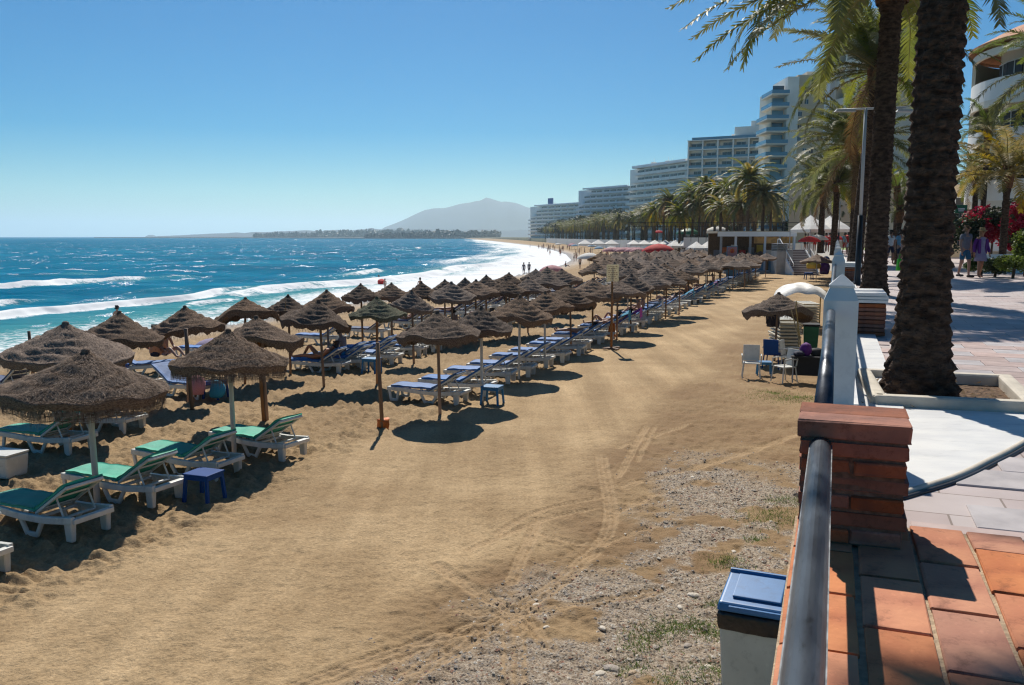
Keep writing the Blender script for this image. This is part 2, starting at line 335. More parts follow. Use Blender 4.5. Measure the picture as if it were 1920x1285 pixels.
TRACKS = [  # tyre marks, points measured on the ground
    ([(1212, 800), (1190, 835), (1175, 868), (1158, 895)], .17), ([(1228, 800), (1208, 838), (1195, 866)], .12),
    ([(1128, 858), (1135, 900), (1146, 950), (1146, 985), (1126, 1020), (1085, 1060), (1030, 1105), (975, 1140)], .26),
    ([(1520, 805), (1440, 835), (1340, 868), (1240, 893), (1165, 915)], .22), ([(1290, 795), (1220, 820), (1160, 840)], .16),
    ([(860, 1145), (960, 1150), (1120, 1130), (1230, 1105)], .22),
    ([(820, 1060), (900, 1112), (985, 1160), (1030, 1215)], .2), ([(950, 1150), (965, 1200), (962, 1290)], .3),
    ([(975, 1150), (900, 1185), (760, 1270)], .3), ([(930, 1000), (1000, 960), (1120, 935)], .14),
    ([(1010, 975), (985, 1030), (960, 1090)], .2), ([(1150, 965), (1250, 920), (1330, 900)], .16),
    ([(880, 1030), (1010, 975), (1110, 955)], .14), 
    ([(560, 1290), (760, 1215), (900, 1170)], .3), ([(1010, 1000), (1090, 1020), (1160, 1010), (1230, 985)], .13)]
def sand_fields(X, Y, micro=True):
    z = zbase(X, Y); w_ = wof(X, Y); s_ = sof(X, Y)
    ew = w_ + (fbm(s_ * .3, w_ * .3, 3, 5) - .5) * 1.4
    lane = sst(-8.9, -7.6, ew) * (1 - sst(-4.2, -3.2, ew)) * sst(-6, 4, s_)
    right = sst(-4.2, -3.2, ew)
    left = 1 - sst(-8.9, -7.6, ew)
    n1 = fbm(s_ * 3.4, w_ * 2.3, 3, 1); n2 = fbm(X * 9, Y * 9, 3, 2)
    rid = 1 - np.abs(n1 - .5) * 4
    n3 = fbm(s_ * 5.5, w_ * 4.5, 2, 6); z = z + left * (.11 * (n1 - .5) + .13 * (np.abs(n3 - .5) * 2 - .3) + .07 * (n2 - .5)) + lane * (.02 * (fbm(s_ * .8, w_ * 5, 3, 4) - .5) + .022 * (n2 - .5) + .02 * (n1 - .5)) + right * (.05 * (n1 - .5) + .035 * (np.abs(n3 - .5) * 2 - .3) + .03 * (n2 - .5))
    pit = sst(.60, .80, vn(X * 4.6, Y * 4.6, 41)) + .7 * sst(.62, .82, vn(X * 7.5 + 3, Y * 7.5, 43))
    z = z - pit * (.028 * left + .008 * lane + .020 * right)
    z = z + .05 * (fbm(X * .6, Y * .6, 2, 9) - .5)
    tr = np.zeros_like(X); dz = np.zeros_like(X)
    for pts, hw in TRACKS:
        P = [at(a, b, 0) for a, b in pts]
        for _ in range(2):
            Q = [P[0]]
            for i in range(len(P) - 1): Q += [P[i] * .75 + P[i + 1] * .25, P[i] * .25 + P[i + 1] * .75]
            P = Q + [P[-1]]
        px_ = [p.x for p in P]; py_ = [p.y for p in P]
        sel = (X > min(px_) - hw * 2) & (X < max(px_) + hw * 2) & (Y > min(py_) - hw * 2) & (Y < max(py_) + hw * 2)
        xs_, ys_ = X[sel], Y[sel]; best = np.full(xs_.shape, 9.0); bd = np.zeros(xs_.shape); br = np.zeros(xs_.shape); run = 0.0
        for i in range(len(P) - 1):
            a, b = P[i], P[i + 1]; dx, dy = b.x - a.x, b.y - a.y; l = math.hypot(dx, dy) + 1e-6
            xs, ys = xs_ - a.x, ys_ - a.y
            t = (xs * dx + ys * dy) / l; d = (xs * dy - ys * dx) / l; tt = np.clip(t, 0, l)
            dd = np.sqrt(d * d + (t - tt) ** 2); k = dd < best
            best = np.where(k, dd, best); bd = np.where(k, d, bd); br = np.where(k, run + tt, br); run += l
        inn = 1 - sst(hw * .38, hw * .5, best); wob = .6 + .8 * fbm(xs_ * 1.5, ys_ * 1.5, 2, 77)
        rib = np.cos(bd / (hw * .5) * math.pi * 3); chev = np.sin(br * 45 + np.abs(bd) * 30)
        berm = np.exp(-((best - hw * .62) / (.18 * hw)) ** 2)
        h = (inn * (-.012 + .007 * rib + .003 * chev) + .010 * berm * (1 - inn)) * wob
        dz[sel] = np.where(np.abs(h) > np.abs(dz[sel]), h, dz[sel])
        tr[sel] = np.maximum(tr[sel], inn * (.55 + .25 * rib) * np.clip(wob, 0, 1))
    z = z + dz
    D = Y
    gr = sst(-3.1, -2.2, ew + (fbm(X * 1.2, Y * 1.2, 3, 12) - .5) * 1.6 + (8.5 - np.clip(s_, 0, 8.5)) * .38) * (1 - sst(14.2, 16.2, s_ + (fbm(X, Y, 2, 31) - .5) * 3))
    gr = gr * (1 - tr) * sst(.30, .45, fbm(X * 2.1, Y * 2.1, 3, 21))
    damp = right * np.clip(.55 + 1.5 * (fbm(X * 1.3, Y * 1.3, 4, 14) - .42), 0, 1) * (1 - sst(26, 48, s_)) * .95 * (1 - tr)
    damp = np.maximum(damp, left * .12)
    zz = zbase(X, Y); wet = 1 - sst(-1.15, -.72, zz + .1 * (fbm(X * .2, Y * .2, 3, 15) - .5))
    return z, dict(lane=lane, damp=damp, track=tr * .8, gravel=gr, wet=wet, )
def build_sand():
    inv = np.linspace(1 / 5.2, 1 / 150, 620); D = 1 / inv
    D = np.concatenate([[1.0, 2.0, 3.2, 4.4], D])
    u = np.linspace(-1.02, .50, 900)
    uu, DD = np.meshgrid(u, D)
    X = uu * DD * 1.02; Y = DD * 1.0
    z, A = sand_fields(X, Y)
    ob('sand_beach', grid_mesh('sand_beach', X, Y, z, M['sand'], A), kind='structure')
build_sand()
# far ground: beach and land beyond 148 m
def far_ground():
    D = np.concatenate([np.linspace(146, 700, 90), np.geomspace(720, 9500, 50)])
    t = np.concatenate([np.linspace(-.6, 1, 24), 1 + np.geomspace(.002, 60, 30)])
    X = np.zeros((len(D), len(t))); Z = X.copy(); G = X.copy(); Wt = X.copy()
    for i, d in enumerate(D):
        a, b = float(shore(d)), float(prom(d))
        wd = b - a
        X[i] = a + np.where(t <= 1, t * wd, wd + (t - 1) * 60)
        z = zbase(X[i], np.full(len(t), d)) - .04
        z = np.where(t > 1.001, 2.5, z); Z[i] = z
        G[i] = np.where(t > 1.001, .9, 0); Wt[i] = 1 - sst(-1.15, -.75, z)
    Y = np.repeat(D[:, None], len(t), 1); O = np.zeros_like(X); k = 24
    ob('far_shore_ground', grid_mesh('far_shore_ground', X[:, :k], Y[:, :k], Z[:, :k], M['sand'], dict(lane=O[:, :k], damp=O[:, :k] + .1, track=O[:, :k], gravel=O[:, :k], wet=Wt[:, :k])), kind='structure')
    ob('far_land', grid_mesh('far_land', X[:, k - 1:], Y[:, k - 1:], np.where(X[:, k - 1:] > X[:, k - 1:k], 2.5, -.5), M['far_land'], None), kind='structure')
far_ground()
# land behind the promenade
mb = MB()
pts = [W(-14, 16), W(30, 16)] + [Vector((float(prom(d)) + 14, d, 0)) for d in (60, 95, 130, 147)]
mb.add([(p.x, p.y, 2.50) for p in pts] + [(420, pts[0].y, 2.5), (420, 147, 2.5)], [(0, 6, 7, 5, 4, 3, 2, 1)])
ob('garden_ground', mb.mesh('garden_ground', M['soil']), kind='structure')

# ================================================================ SETTING: sea
def sea_material():
    m = bpy.data.materials.new('sea water'); n = nodes(m); N = n.nodes; L = n.links
    o = N.new('ShaderNodeOutputMaterial')
    tc = N.new('ShaderNodeTexCoord')
    def nz(scale, det=4, rough=.55, st=(1, 1, 1), rz=0):
        mp = N.new('ShaderNodeMapping'); mp.inputs['Scale'].default_value = st; mp.inputs['Rotation'].default_value = (0, 0, rz); L.new(tc.outputs['Object'], mp.inputs[0])
        x = N.new('ShaderNodeTexNoise'); x.inputs['Scale'].default_value = scale; x.inputs['Detail'].default_value = det; x.inputs['Roughness'].default_value = rough
        L.new(mp.outputs[0], x.inputs['Vector']); return x.outputs['Fac']
    r = N.new('ShaderNodeValToRGB'); r.color_ramp.elements[0].position = .38; r.color_ramp.elements[1].position = .64
    r.color_ramp.elements[0].color = (0.0, 0.115, 0.215, 1); r.color_ramp.elements[1].color = (0.001, 0.18, 0.31, 1)
    L.new(nz(.02, 5, .6, (.5, 2, 1)), r.inputs[0])
    c = mixc(n, attr(N, 'shallow'), r.outputs[0], (0.06, 0.27, 0.29))
    fr = N.new('ShaderNodeValToRGB'); fr.color_ramp.elements[0].position = .35; fr.color_ramp.elements[1].position = .62
    add = N.new('ShaderNodeMath'); add.operation = 'ADD'; L.new(attr(N, 'foam'), add.inputs[0])
    sub = N.new('ShaderNodeMath'); sub.operation = 'MULTIPLY_ADD'; sub.inputs[1].default_value = 1.5; sub.inputs[2].default_value = -.75
    L.new(nz(1.6, 6, .75, (1, 1.4, 1)), sub.inputs[0]); L.new(sub.outputs[0], add.inputs[1])
    L.new(add.outputs[0], fr.inputs[0])
    c = mixc(n, fr.outputs[0], c, (0.80, 0.82, 0.82))
    b1 = N.new('ShaderNodeBump'); b1.inputs['Strength'].default_value = 1.0; b1.inputs['Distance'].default_value = .8; L.new(nz(.8, 6, .68, (.6, 1, 1), .2), b1.inputs['Height'])
    b2 = N.new('ShaderNodeBump'); b2.inputs['Strength'].default_value = .8; b2.inputs['Distance'].default_value = 2.0; L.new(nz(.13, 3, .5, (.4, 1, 1), .1), b2.inputs['Height'])
    L.new(b2.outputs[0], b1.inputs['Normal'])
    df = N.new('ShaderNodeBsdfDiffuse'); L.new(c, df.inputs[0]); L.new(b2.outputs[0], df.inputs['Normal'])
    gl = N.new('ShaderNodeBsdfGlossy'); gl.inputs['Roughness'].default_value = .2
    mp = N.new('ShaderNodeMapping'); mp.inputs['Scale'].default_value = (1, 1.3, 1); L.new(tc.outputs['Object'], mp.inputs[0])
    rn = N.new('ShaderNodeTexNoise'); rn.inputs['Scale'].default_value = .05; rn.inputs['Detail'].default_value = 8; rn.inputs['Roughness'].default_value = .95; L.new(mp.outputs[0], rn.inputs['Vector'])
    v1 = N.new('ShaderNodeVectorMath'); v1.operation = 'SUBTRACT'; v1.inputs[1].default_value = (.5, .5, .5); L.new(rn.outputs['Color'], v1.inputs[0])
    pm = N.new('ShaderNodeMapRange'); pm.inputs['From Min'].default_value = .35; pm.inputs['From Max'].default_value = .68; pm.inputs['To Min'].default_value = .45; pm.inputs['To Max'].default_value = 2.1; L.new(nz(.09, 4, .6, (.45, 1.3, 1)), pm.inputs[0])
    v2 = N.new('ShaderNodeVectorMath'); v2.operation = 'SCALE'; L.new(v1.outputs[0], v2.inputs[0]); L.new(pm.outputs[0], v2.inputs['Scale'])
    v3 = N.new('ShaderNodeVectorMath'); v3.operation = 'MULTIPLY'; v3.inputs[1].default_value = (1, 1, 0); L.new(v2.outputs[0], v3.inputs[0])
    v4 = N.new('ShaderNodeVectorMath'); v4.operation = 'ADD'; L.new(b1.outputs[0], v4.inputs[0]); L.new(v3.outputs[0], v4.inputs[1])
    v5 = N.new('ShaderNodeVectorMath'); v5.operation = 'NORMALIZE'; L.new(v4.outputs[0], v5.inputs[0]); L.new(v5.outputs[0], gl.inputs['Normal'])
    fz = N.new('ShaderNodeFresnel'); fz.inputs['IOR'].default_value = 1.33; L.new(b2.outputs[0], fz.inputs['Normal'])
    mr = N.new('ShaderNodeMapRange'); mr.inputs['From Max'].default_value = 1; mr.inputs['To Min'].default_value = .02; mr.inputs['To Max'].default_value = .10; L.new(fz.outputs[0], mr.inputs[0])
    inv = N.new('ShaderNodeMath'); inv.operation = 'MULTIPLY_ADD'; inv.inputs[1].default_value = -.95; inv.inputs[2].default_value = 1; L.new(fr.outputs[0], inv.inputs[0])
    mk = N.new('ShaderNodeMapRange'); mk.inputs['From Min'].default_value = .585; mk.inputs['From Max'].default_value = .625; mk.inputs['To Min'].default_value = .22; mk.inputs['To Max'].default_value = 9.0
    rn2 = N.new('ShaderNodeTexNoise'); rn2.inputs['Scale'].default_value = .16; rn2.inputs['Detail'].default_value = 5; rn2.inputs['Roughness'].default_value = .85; mp2 = N.new('ShaderNodeMapping'); mp2.inputs['Scale'].default_value = (1, .5, 1); mp2.inputs['Location'].default_value = (31, 7, 0)
    L.new(tc.outputs['Object'], mp2.inputs[0]); L.new(mp2.outputs[0], rn2.inputs['Vector']); L.new(rn2.outputs['Fac'], mk.inputs[0])
    mu0 = N.new('ShaderNodeMath'); mu0.operation = 'MULTIPLY'; L.new(mr.outputs[0], mu0.inputs[0]); L.new(mk.outputs[0], mu0.inputs[1])
    mu = N.new('ShaderNodeMath'); mu.operation = 'MULTIPLY'; L.new(mu0.outputs[0], mu.inputs[0]); L.new(inv.outputs[0], mu.inputs[1])
    mx = N.new('ShaderNodeMixShader'); L.new(mu.outputs[0], mx.inputs[0]); L.new(df.outputs[0], mx.inputs[1]); L.new(gl.outputs[0], mx.inputs[2])
    L.new(mx.outputs[0], o.inputs[0]); return m
M['sea'] = sea_material()
SEA = -1.2
def build_sea():
    inv = np.linspace(1 / 26, 1 / 1400, 560); D = np.concatenate([[5, 10, 15, 20, 23], 1 / inv])
    u = np.linspace(-1.35, .12, 900); uu, DD = np.meshgrid(u, D)
    X = uu * DD; Y = DD.copy()
    sh = shore(Y); q = (sh - X) * .935
    q = q + 2.2 * (fbm(Y * .045, X * .01, 3, 40) - .5) * 2
    al = Y * .93 + X * .36                         # along shore
    fade = 1 - sst(250, 900, Y)
    z = np.full_like(X, SEA); foam = np.zeros_like(X); sh_ = np.zeros_like(X)
    # open sea swell
    z += fade * sst(4, 30, q) * (.75 * (fbm(q * .16, al * .04, 3, 50) - .5) + .35 * (fbm(X * .35, Y * .5, 3, 51) - .5))
    big = sst(70, 190, Y)
    def breaker(q0, wid, amp, seed, thr, fm, amax=1e9, amin=-1e9):
        nonlocal z, foam, sh_
        qq = q0 + 4.5 * (fbm(al * .035, q * 0 + seed, 4, seed) - .5) * 2
        act = sst(thr - .12, thr + .1, fbm(al * .05, q * 0 + seed * 3, 3, seed + 1)) * (1 - sst(amax - 14, amax, al)) * sst(amin, amin + 14, al)
        d = q - qq
        prof = np.where(d < 0, np.exp(-(d / (wid * .45)) ** 2), np.exp(-(d / (wid * 1.5)) ** 2))
        z += amp * act * prof * fade
        crest = np.where(d < 0, np.exp(-(d / (wid * 1.1)) ** 2), np.exp(-(d / (wid * .5)) ** 2))
        brk = fbm(al * .16, q * .5, 4, seed + 5); foam = np.maximum(foam, crest * act * fm * (.30 + 1.15 * brk) * (.6 + .7 * fbm(X * .9, Y * .9, 3, seed + 2)))
        sh_ = np.maximum(sh_, .8 * act * np.exp(-((d + .0 * wid) / (wid * 1.6)) ** 2))
    breaker(10, 2.3, .50, 60, .22, 1.15, amin=52)
    breaker(9, 1.2, .32, 61, .50, .95, amax=64)
    breaker(15, 1.1, .45, 64, .42, 1.0, amax=72)
    breaker(24, 1.2, .65, 66, .44, 1.05, amax=82)
    breaker(38, 1.2, .6, 68, .50, 1.0, amax=96)
    breaker(52, 1.5, .4, 73, .60, .8)
    breaker(20, 1.3, .35, 75, .55, .9, amin=90)
    # swash foam near the sand
    lace = fbm(X * .5, Y * .5, 4, 80)
    foam = np.maximum(foam, (1 - sst(4, 13 + 10 * big, q)) * (.36 + .34 * lace + .32 * big + .22 * sst(48, 75, al) * (1 - big)))
    foam = np.maximum(foam, big * (1 - sst(10, 48, q)) * (.05 + 1.0 * fbm(q * .16, al * .03, 4, 83)))
    foam = np.maximum(foam, np.exp(-((q - .4) / .5) ** 2) * .75)
    sh_ = np.maximum(sh_, 1 - sst(2, 26, q))
    # whitecaps in the open
    wc = fbm(X * .12, Y * .22, 4, 90) * sst(30, 70, q)
    foam = np.maximum(foam, sst(.735, .80, wc) * .62 * (1 - sst(400, 900, Y)))
    z = np.where(q < 3, SEA + (z - SEA) * sst(-1, 3, q) + .05 * (1 - sst(0, 3, q)), z)
    ob('sea', grid_mesh('sea', X, Y, z, M['sea'], dict(foam=foam, shallow=sh_)), kind='structure')
    # outer sea to the horizon
    mb = MB(); Xs = [-40000, -1890 * 1.0]
    D2 = [1390, 2500, 5000, 10000, 26000]; vs = []
    for d in D2:
        for x in (-26000, -1.0 * d, 0.12 * d): vs.append((x, d, SEA - .02))
    fs = []
    for i in range(len(D2) - 1):
        for k in range(2): fs.append((i * 3 + k, i * 3 + k + 1, i * 3 + k + 4, i * 3 + k + 3))
    k0 = len(vs); vs += [(-26000, 5, SEA - .02), (-1.3 * 5, 5, SEA - .02), (-1.34 * 1390, 1390, SEA - .021), (-26000, 1390, SEA - .021)]
    fs.append((k0, k0 + 1, k0 + 2, k0 + 3))
    mb.add(vs, fs); me = mb.mesh('open_sea', M['sea'])
    ob('open_sea', me, kind='structure')
build_sea()
# ================================================================ mountain, far coast, haze
def ridge(name, D, depth, px, ytop, m_, label=None, rough=0.0, seed=0, z0=-1.0, nx=160):
    xs = np.linspace(px[0], px[-1], nx); yt = np.interp(xs, px, ytop)
    H = np.array([atD(a, b, D).z for a, b in zip(xs, yt)]); X0 = (xs - 960) / 1600 * D
    rows = 14; V = np.linspace(-1, 1, rows)
    X = np.repeat(X0[None], rows, 0) * (1 + V[:, None] * depth / D * .5); Y = D + V[:, None] * depth * .5 + 0 * X
    prof = (1 - np.abs(V)) ** .8
    Z = z0 + (H[None] - z0) * prof[:, None] * (1 + rough * (fbm(X * 12 / depth, Y * 12 / depth, 4, seed) - .5) * (np.abs(V)[:, None] < .95))
    return ob(name, grid_mesh(name, X, Y, Z, m_, None), kind='structure')
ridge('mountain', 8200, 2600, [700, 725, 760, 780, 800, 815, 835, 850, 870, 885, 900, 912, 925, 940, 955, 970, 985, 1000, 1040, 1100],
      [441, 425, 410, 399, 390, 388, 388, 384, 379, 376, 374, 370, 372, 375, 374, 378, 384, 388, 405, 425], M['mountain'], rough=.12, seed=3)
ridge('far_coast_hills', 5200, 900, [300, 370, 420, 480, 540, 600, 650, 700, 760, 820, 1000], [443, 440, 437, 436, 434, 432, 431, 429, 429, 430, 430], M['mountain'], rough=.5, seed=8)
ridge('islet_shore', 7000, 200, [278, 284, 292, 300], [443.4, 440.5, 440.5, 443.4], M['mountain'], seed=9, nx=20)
def haze():
    m = bpy.data.materials.new('haze'); n = nodes(m)
    o = n.nodes.new('ShaderNodeOutputMaterial'); v = n.nodes.new('ShaderNodeVolumePrincipled')
    v.inputs['Color'].default_value = (0.72, 0.91, 1.0, 1); v.inputs['Density'].default_value = 0.00010; v.inputs['Anisotropy'].default_value = .45
    n.links.new(v.outputs[0], o.inputs['Volume'])
    mb = MB(); mb.box((-3000, 12500, 222.5), (52000, 28000, 455)); ob('haze', mb.mesh('haze', m), kind='stuff')
HAZE = True
if HAZE: haze()
# ================================================================ sea wall, ledge, posts, rails, promenade
PZ = 2.58
RW = Matrix.Rotation(-WA, 3, 'Z')        # wall frame: +Y along the wall, +X inland
def wrot(): return (0, 0, -WA)
# retaining wall of the promenade (below the pavement)
mb = MB()
def wall_run(mb, pts, z0, z1, th=.3, mi=0):
    L = [Vector((a[0], a[1])) for a in pts]; n = len(L); off = []
    for i in range(n):
        d = (L[min(i + 1, n - 1)] - L[max(i - 1, 0)]).normalized(); off.append(Vector((d.y, -d.x)) * th)
    vs = []
    for p, o_ in zip(L, off): vs += [(p.x, p.y, z0), (p.x + o_.x, p.y + o_.y, z0), (p.x + o_.x, p.y + o_.y, z1), (p.x, p.y, z1)]
    fs = []
    for i in range(n - 1):
        for k in range(4): fs.append((i * 4 + k, i * 4 + (k + 1) % 4, i * 4 + 4 + (k + 1) % 4, i * 4 + 4 + k))
    fs += [(3, 2, 1, 0), tuple((n - 1) * 4 + k for k in range(4))]
    mb.add(vs, fs, mi)
p0, p1_ = W(2.55, -.05), W(101.5, -.05)
wall_run(mb, [(p0.x, p0.y), (p1_.x, p1_.y)], -.6, PZ - .012)
o = ob('retaining_wall', mb.mesh('retaining_wall', M['concrete'])); tag(o, 'plain retaining wall between the sand and the promenade pavement', 'wall')
mb = MB(); wall_run(mb, [(float(prom(d)), d) for d in [95.5, 105, 118, 130, 150, 180, 220, 270, 330, 400, 480, 600]], -.6, 2.9, th=.4)
o = ob('sea_wall', mb.mesh('sea_wall', M['wall_white'])); tag(o, 'long white sea wall behind the distant rows of parasols', 'wall')
# pavement: one sheet, with marble slabs near the camera
mb = MB()
a, b_, c_, d_ = W(-4, .25), W(100, .25), W(100, 17), W(-4, 17)
mb.add([(p.x, p.y, PZ - .008) for p in (a, b_, c_, d_)] + [(p.x, p.y, PZ - .4) for p in (a, b_, c_, d_)], [(3, 2, 1, 0), (0, 1, 5, 4), (1, 2, 6, 5), (2, 3, 7, 6), (3, 0, 4, 7)])
def pave_material():
    m = bpy.data.materials.new('promenade paving'); n = nodes(m); N = n.nodes; L = n.links
    o = N.new('ShaderNodeOutputMaterial'); b = N.new('ShaderNodeBsdfPrincipled'); b.inputs['Roughness'].default_value = .55
    tc = N.new('ShaderNodeTexCoord'); mp = N.new('ShaderNodeMapping'); mp.inputs['Rotation'].default_value = (0, 0, WA); L.new(tc.outputs['Object'], mp.inputs[0])
    br = N.new('ShaderNodeTexBrick'); br.inputs['Scale'].default_value = 1.0; br.inputs['Brick Width'].default_value = .6; br.inputs['Row Height'].default_value = .4
    br.inputs['Mortar Size'].default_value = .006; br.inputs['Color1'].default_value = (.46, .38, .36, 1); br.inputs['Color2'].default_value = (.54, .49, .47, 1); br.inputs['Mortar'].default_value = (.24, .19, .16, 1)
    L.new(mp.outputs[0], br.inputs['Vector'])
    nz = N.new('ShaderNodeTexNoise'); nz.inputs['Scale'].default_value = 1.6; nz.inputs['Detail'].default_value = 6; L.new(mp.outputs[0], nz.inputs['Vector'])
    r = N.new('ShaderNodeValToRGB'); r.color_ramp.elements[0].position = .3; r.color_ramp.elements[1].position = .7; r.color_ramp.elements[0].color = (.82, .78, .76, 1); r.color_ramp.elements[1].color = (1.1, 1.08, 1.08, 1)
    L.new(nz.outputs['Fac'], r.inputs[0]); c = mixc(n, 1.0, br.outputs['Color'], r.outputs[0], 'MULTIPLY'); L.new(c, b.inputs['Base Color']); L.new(b.outputs[0], o.inputs[0]); return m
pave = ob('promenade_pavement', mb.mesh('promenade_pavement', pave_material()), kind='structure')
# big pavement slabs the eye can pick out, in three tints
slabm = [bevel_mesh(MB().box((0, 0, 0), (.592, .392, .02)).mesh('slab', mm), .004, 1) for mm in
         (mat('pink paving', (.50, .38, .34), .6, col2=(.38, .28, .25), vscale=5, vdetail=8, bump=.4, bscale=20, bdist=.006, rnd=.14, spec=.35),
          mat('grey paving', (.50, .46, .45), .6, col2=(.36, .33, .33), vscale=4, vdetail=8, bump=.3, bscale=20, bdist=.006, rnd=.10, spec=.35))]
palm_c = Vector((3.68, 7.62))
arc_pts = [at(1680, 931, PZ), at(1730, 916, PZ), at(1780, 901, PZ), at(1820, 884, PZ), at(1850, 868, PZ), at(1890, 849, PZ), at(1925, 828, PZ), at(1975, 796, PZ)]
arc_c = Vector((1.75, 7.0)); arc_r = (Vector((2.172, 4.62)) - arc_c).length
def in_fan(x, y): return y < 7.4 and y > np.interp(x, [q.x for q in arc_pts], [q.y for q in arc_pts]) - .3
ns = 0
for i in range(0, 26):
    for j in range(-1, 17):
        s_, w_ = 2.8 + i * .4, .72 + j * .6 + (.3 if i % 2 else 0)
        p = W(s_, w_)
        if p.y > 13.2 or abs(p.x / max(p.y, 1)) > .66 or p.y < 2.9: continue
        if in_fan(p.x, p.y): continue
        if abs(p.x - palm_c.x) < 1.2 and abs(p.y - palm_c.y) < 1.05: continue
        if j < 0 and (s_ > 7.1 or i % 2 == 0): continue
        if ns >= 290: break
        o = ob('slab', slabm[(i * 7 + j * 3 + (j // 3)) % 2], pave, (p.x, p.y, PZ - .006 + R.uniform(-.0012, .0012)), (R.uniform(-.002, .002), R.uniform(-.002, .002), -WA)); ns += 1
# marble edging strip along the wall
mb = MB()
for k in range(0, 44):
    mb.box(W(8.3 + k * 2.1, .36, PZ), (.46, 2.085, .05), rot=RW)
o = ob('marble_edging', mb.mesh('marble_edging', M['marble']), kind='structure')
# marble fan around the foot of the palm, with curved kerb
N_ = 40; arc = []
for k in range(N_ + 1):
    t = rad(-90 - 28) + rad(130) * k / N_
    p = arc_c + Vector((math.cos(t), math.sin(t))) * 2.42
    arc.append(p)
arc = [p for p in arc if p.y < 6.9 and wof(p.x, p.y) > .6]
top_l = Vector((1.75, 6.98)); 
arc = []
for i in range(len(arc_pts) - 1):
    for q in range(5): arc.append(arc_pts[i].lerp(arc_pts[i + 1], q / 5))
arc.append(arc_pts[-1])
for _ in range(3): arc = [arc[0]] + [(arc[i - 1] + arc[i] * 2 + arc[i + 1]) / 4 for i in range(1, len(arc) - 1)] + [arc[-1]]
arc = [Vector((W(4.97, .14).x, W(4.97, .14).y, PZ))] + arc
mb = MB(); poly = [(p.x, p.y) for p in arc] + [(4.5, 6.55), (4.2, 6.74), (3.1, 7.02), (W(7.2, .14).x, W(7.2, .14).y)]
mb.prism(poly, PZ - .02, PZ + .008); fan = ob('marble_fan', mb.mesh('marble_fan', M['marble'])); tag(fan, 'fan of pale marble paving inside the curved kerb at the foot of the big palm', 'paving')
mb = MB(); mb.tube([(p.x, p.y, PZ + .004) for p in arc], .022, 8, 0); ob('kerb', mb.mesh('kerb', M['kerbstone'], True), fan)
mb = MB(); mb.tube([(p.x + .022, p.y - .034, PZ - .002) for p in arc], .013, 8, 0); ob('iron_edge', mb.mesh('iron_edge', M['black_iron'], True), fan)
# square planter
pl = thing('tree_planter', 'square cream-kerbed tree pit holding soil round the nearest palm trunk', 'planter', (0, 0, 0))
cor = [at(1640, 706, PZ), at(1862, 722, PZ), at(1935, 782, PZ), at(1652, 757, PZ)]
cor = [Vector((3.55, 8.5)), Vector((4.75, 8.12)), Vector((4.22, 6.80)), Vector((3.10, 7.10))]
mb = MB()
mb.prism([(p.x, p.y) for p in reversed(cor)], PZ - .3, PZ - .004); ob('soil', mb.mesh('soil', M['soil']), pl)
for k in range(4):
    a, b_ = cor[k], cor[(k + 1) % 4]; d = (b_ - a); L_ = d.length
    m_ = MB().box((0, 0, 0), (L_ + .10, .13, .20)).mesh('kerb', M['kerbstone']); bevel_mesh(m_, .035, 3)
    ob('kerb', m_, pl, ((a.x + b_.x) / 2, (a.y + b_.y) / 2, PZ + (.0 if k != 1 else .003)), (0, 0, math.atan2(d.y, d.x)))
mb = MB()
for k in range(160):
    x, y = palm_c.x + R.uniform(-.75, .8), palm_c.y + R.uniform(-.7, .55); a = R.uniform(0, 6.28); l = R.uniform(.03, .09)
    p = Vector((x, y, PZ + .0 + R.uniform(0, .03))); d = Vector((math.cos(a), math.sin(a), R.uniform(-.2, .5))) * l
    mb.add([p, p + d + Vector((0, 0, .006)), p + d * .5 + Vector((-d.y, d.x, 0)) * .4], [(0, 1, 2)])
o = ob('leaf_litter', mb.mesh('leaf_litter', M['frond_dry']), kind='stuff')
# brick ledge under the camera
led = thing('brick_ledge', 'low wall topped with terracotta tiles in the lower right corner of the picture', 'wall', W(0, 0, 0), -WA)
S0, S1, W0, W1, LZ = -2.5, 2.56, -.065, 1.9, 3.2
mb = MB(); mb.box(((W0 + W1) / 2, (S0 + S1) / 2, (LZ - .009 - .6) / 2), (W1 - W0 - .006, S1 - S0 - .006, LZ - .009 + .6), 0)
ob('core', mb.mesh('core', M['mortar']), led)
tm = []
for k in range(5):
    me = MB().box((0, 0, 0), (.129, .277, .035)).mesh('tile', M['tile']); bevel_mesh(me, .0035, 2)
    for v in me.vertices: v.co.x += R.uniform(-.0022, .0022); v.co.y += R.uniform(-.003, .003); v.co.z += R.uniform(-.001, .0012)
    tm.append(me)
wmid = [.0165] + [.168 + .14 * k for k in range(0, 11)]
cnt = 0
for j, wm in enumerate(wmid):
    for i in range(-1, 20):
        s_ = S1 - .145 - i * .288 - (.144 if j % 2 else 0)
        if s_ < .35 or s_ > S1 - .1: 
            if s_ >= S1 - .1 and s_ < S1 + .1:   # half tile at the end
                o = ob('tile', tm[0], led, (wm, S1 - .075, LZ - .0175), (0, 0, 0), (1.12 if j == 0 else 1, .5, 1)); cnt += 1
            continue
        o = ob('tile', tm[R.randrange(5)], led, (wm, s_, LZ - .0175 + R.uniform(-.0015, .0015)), (R.uniform(-.006, .006), R.uniform(-.006, .006), R.uniform(-.012, .012)), (1.12 if j == 0 else 1, 1, 1)); cnt += 1
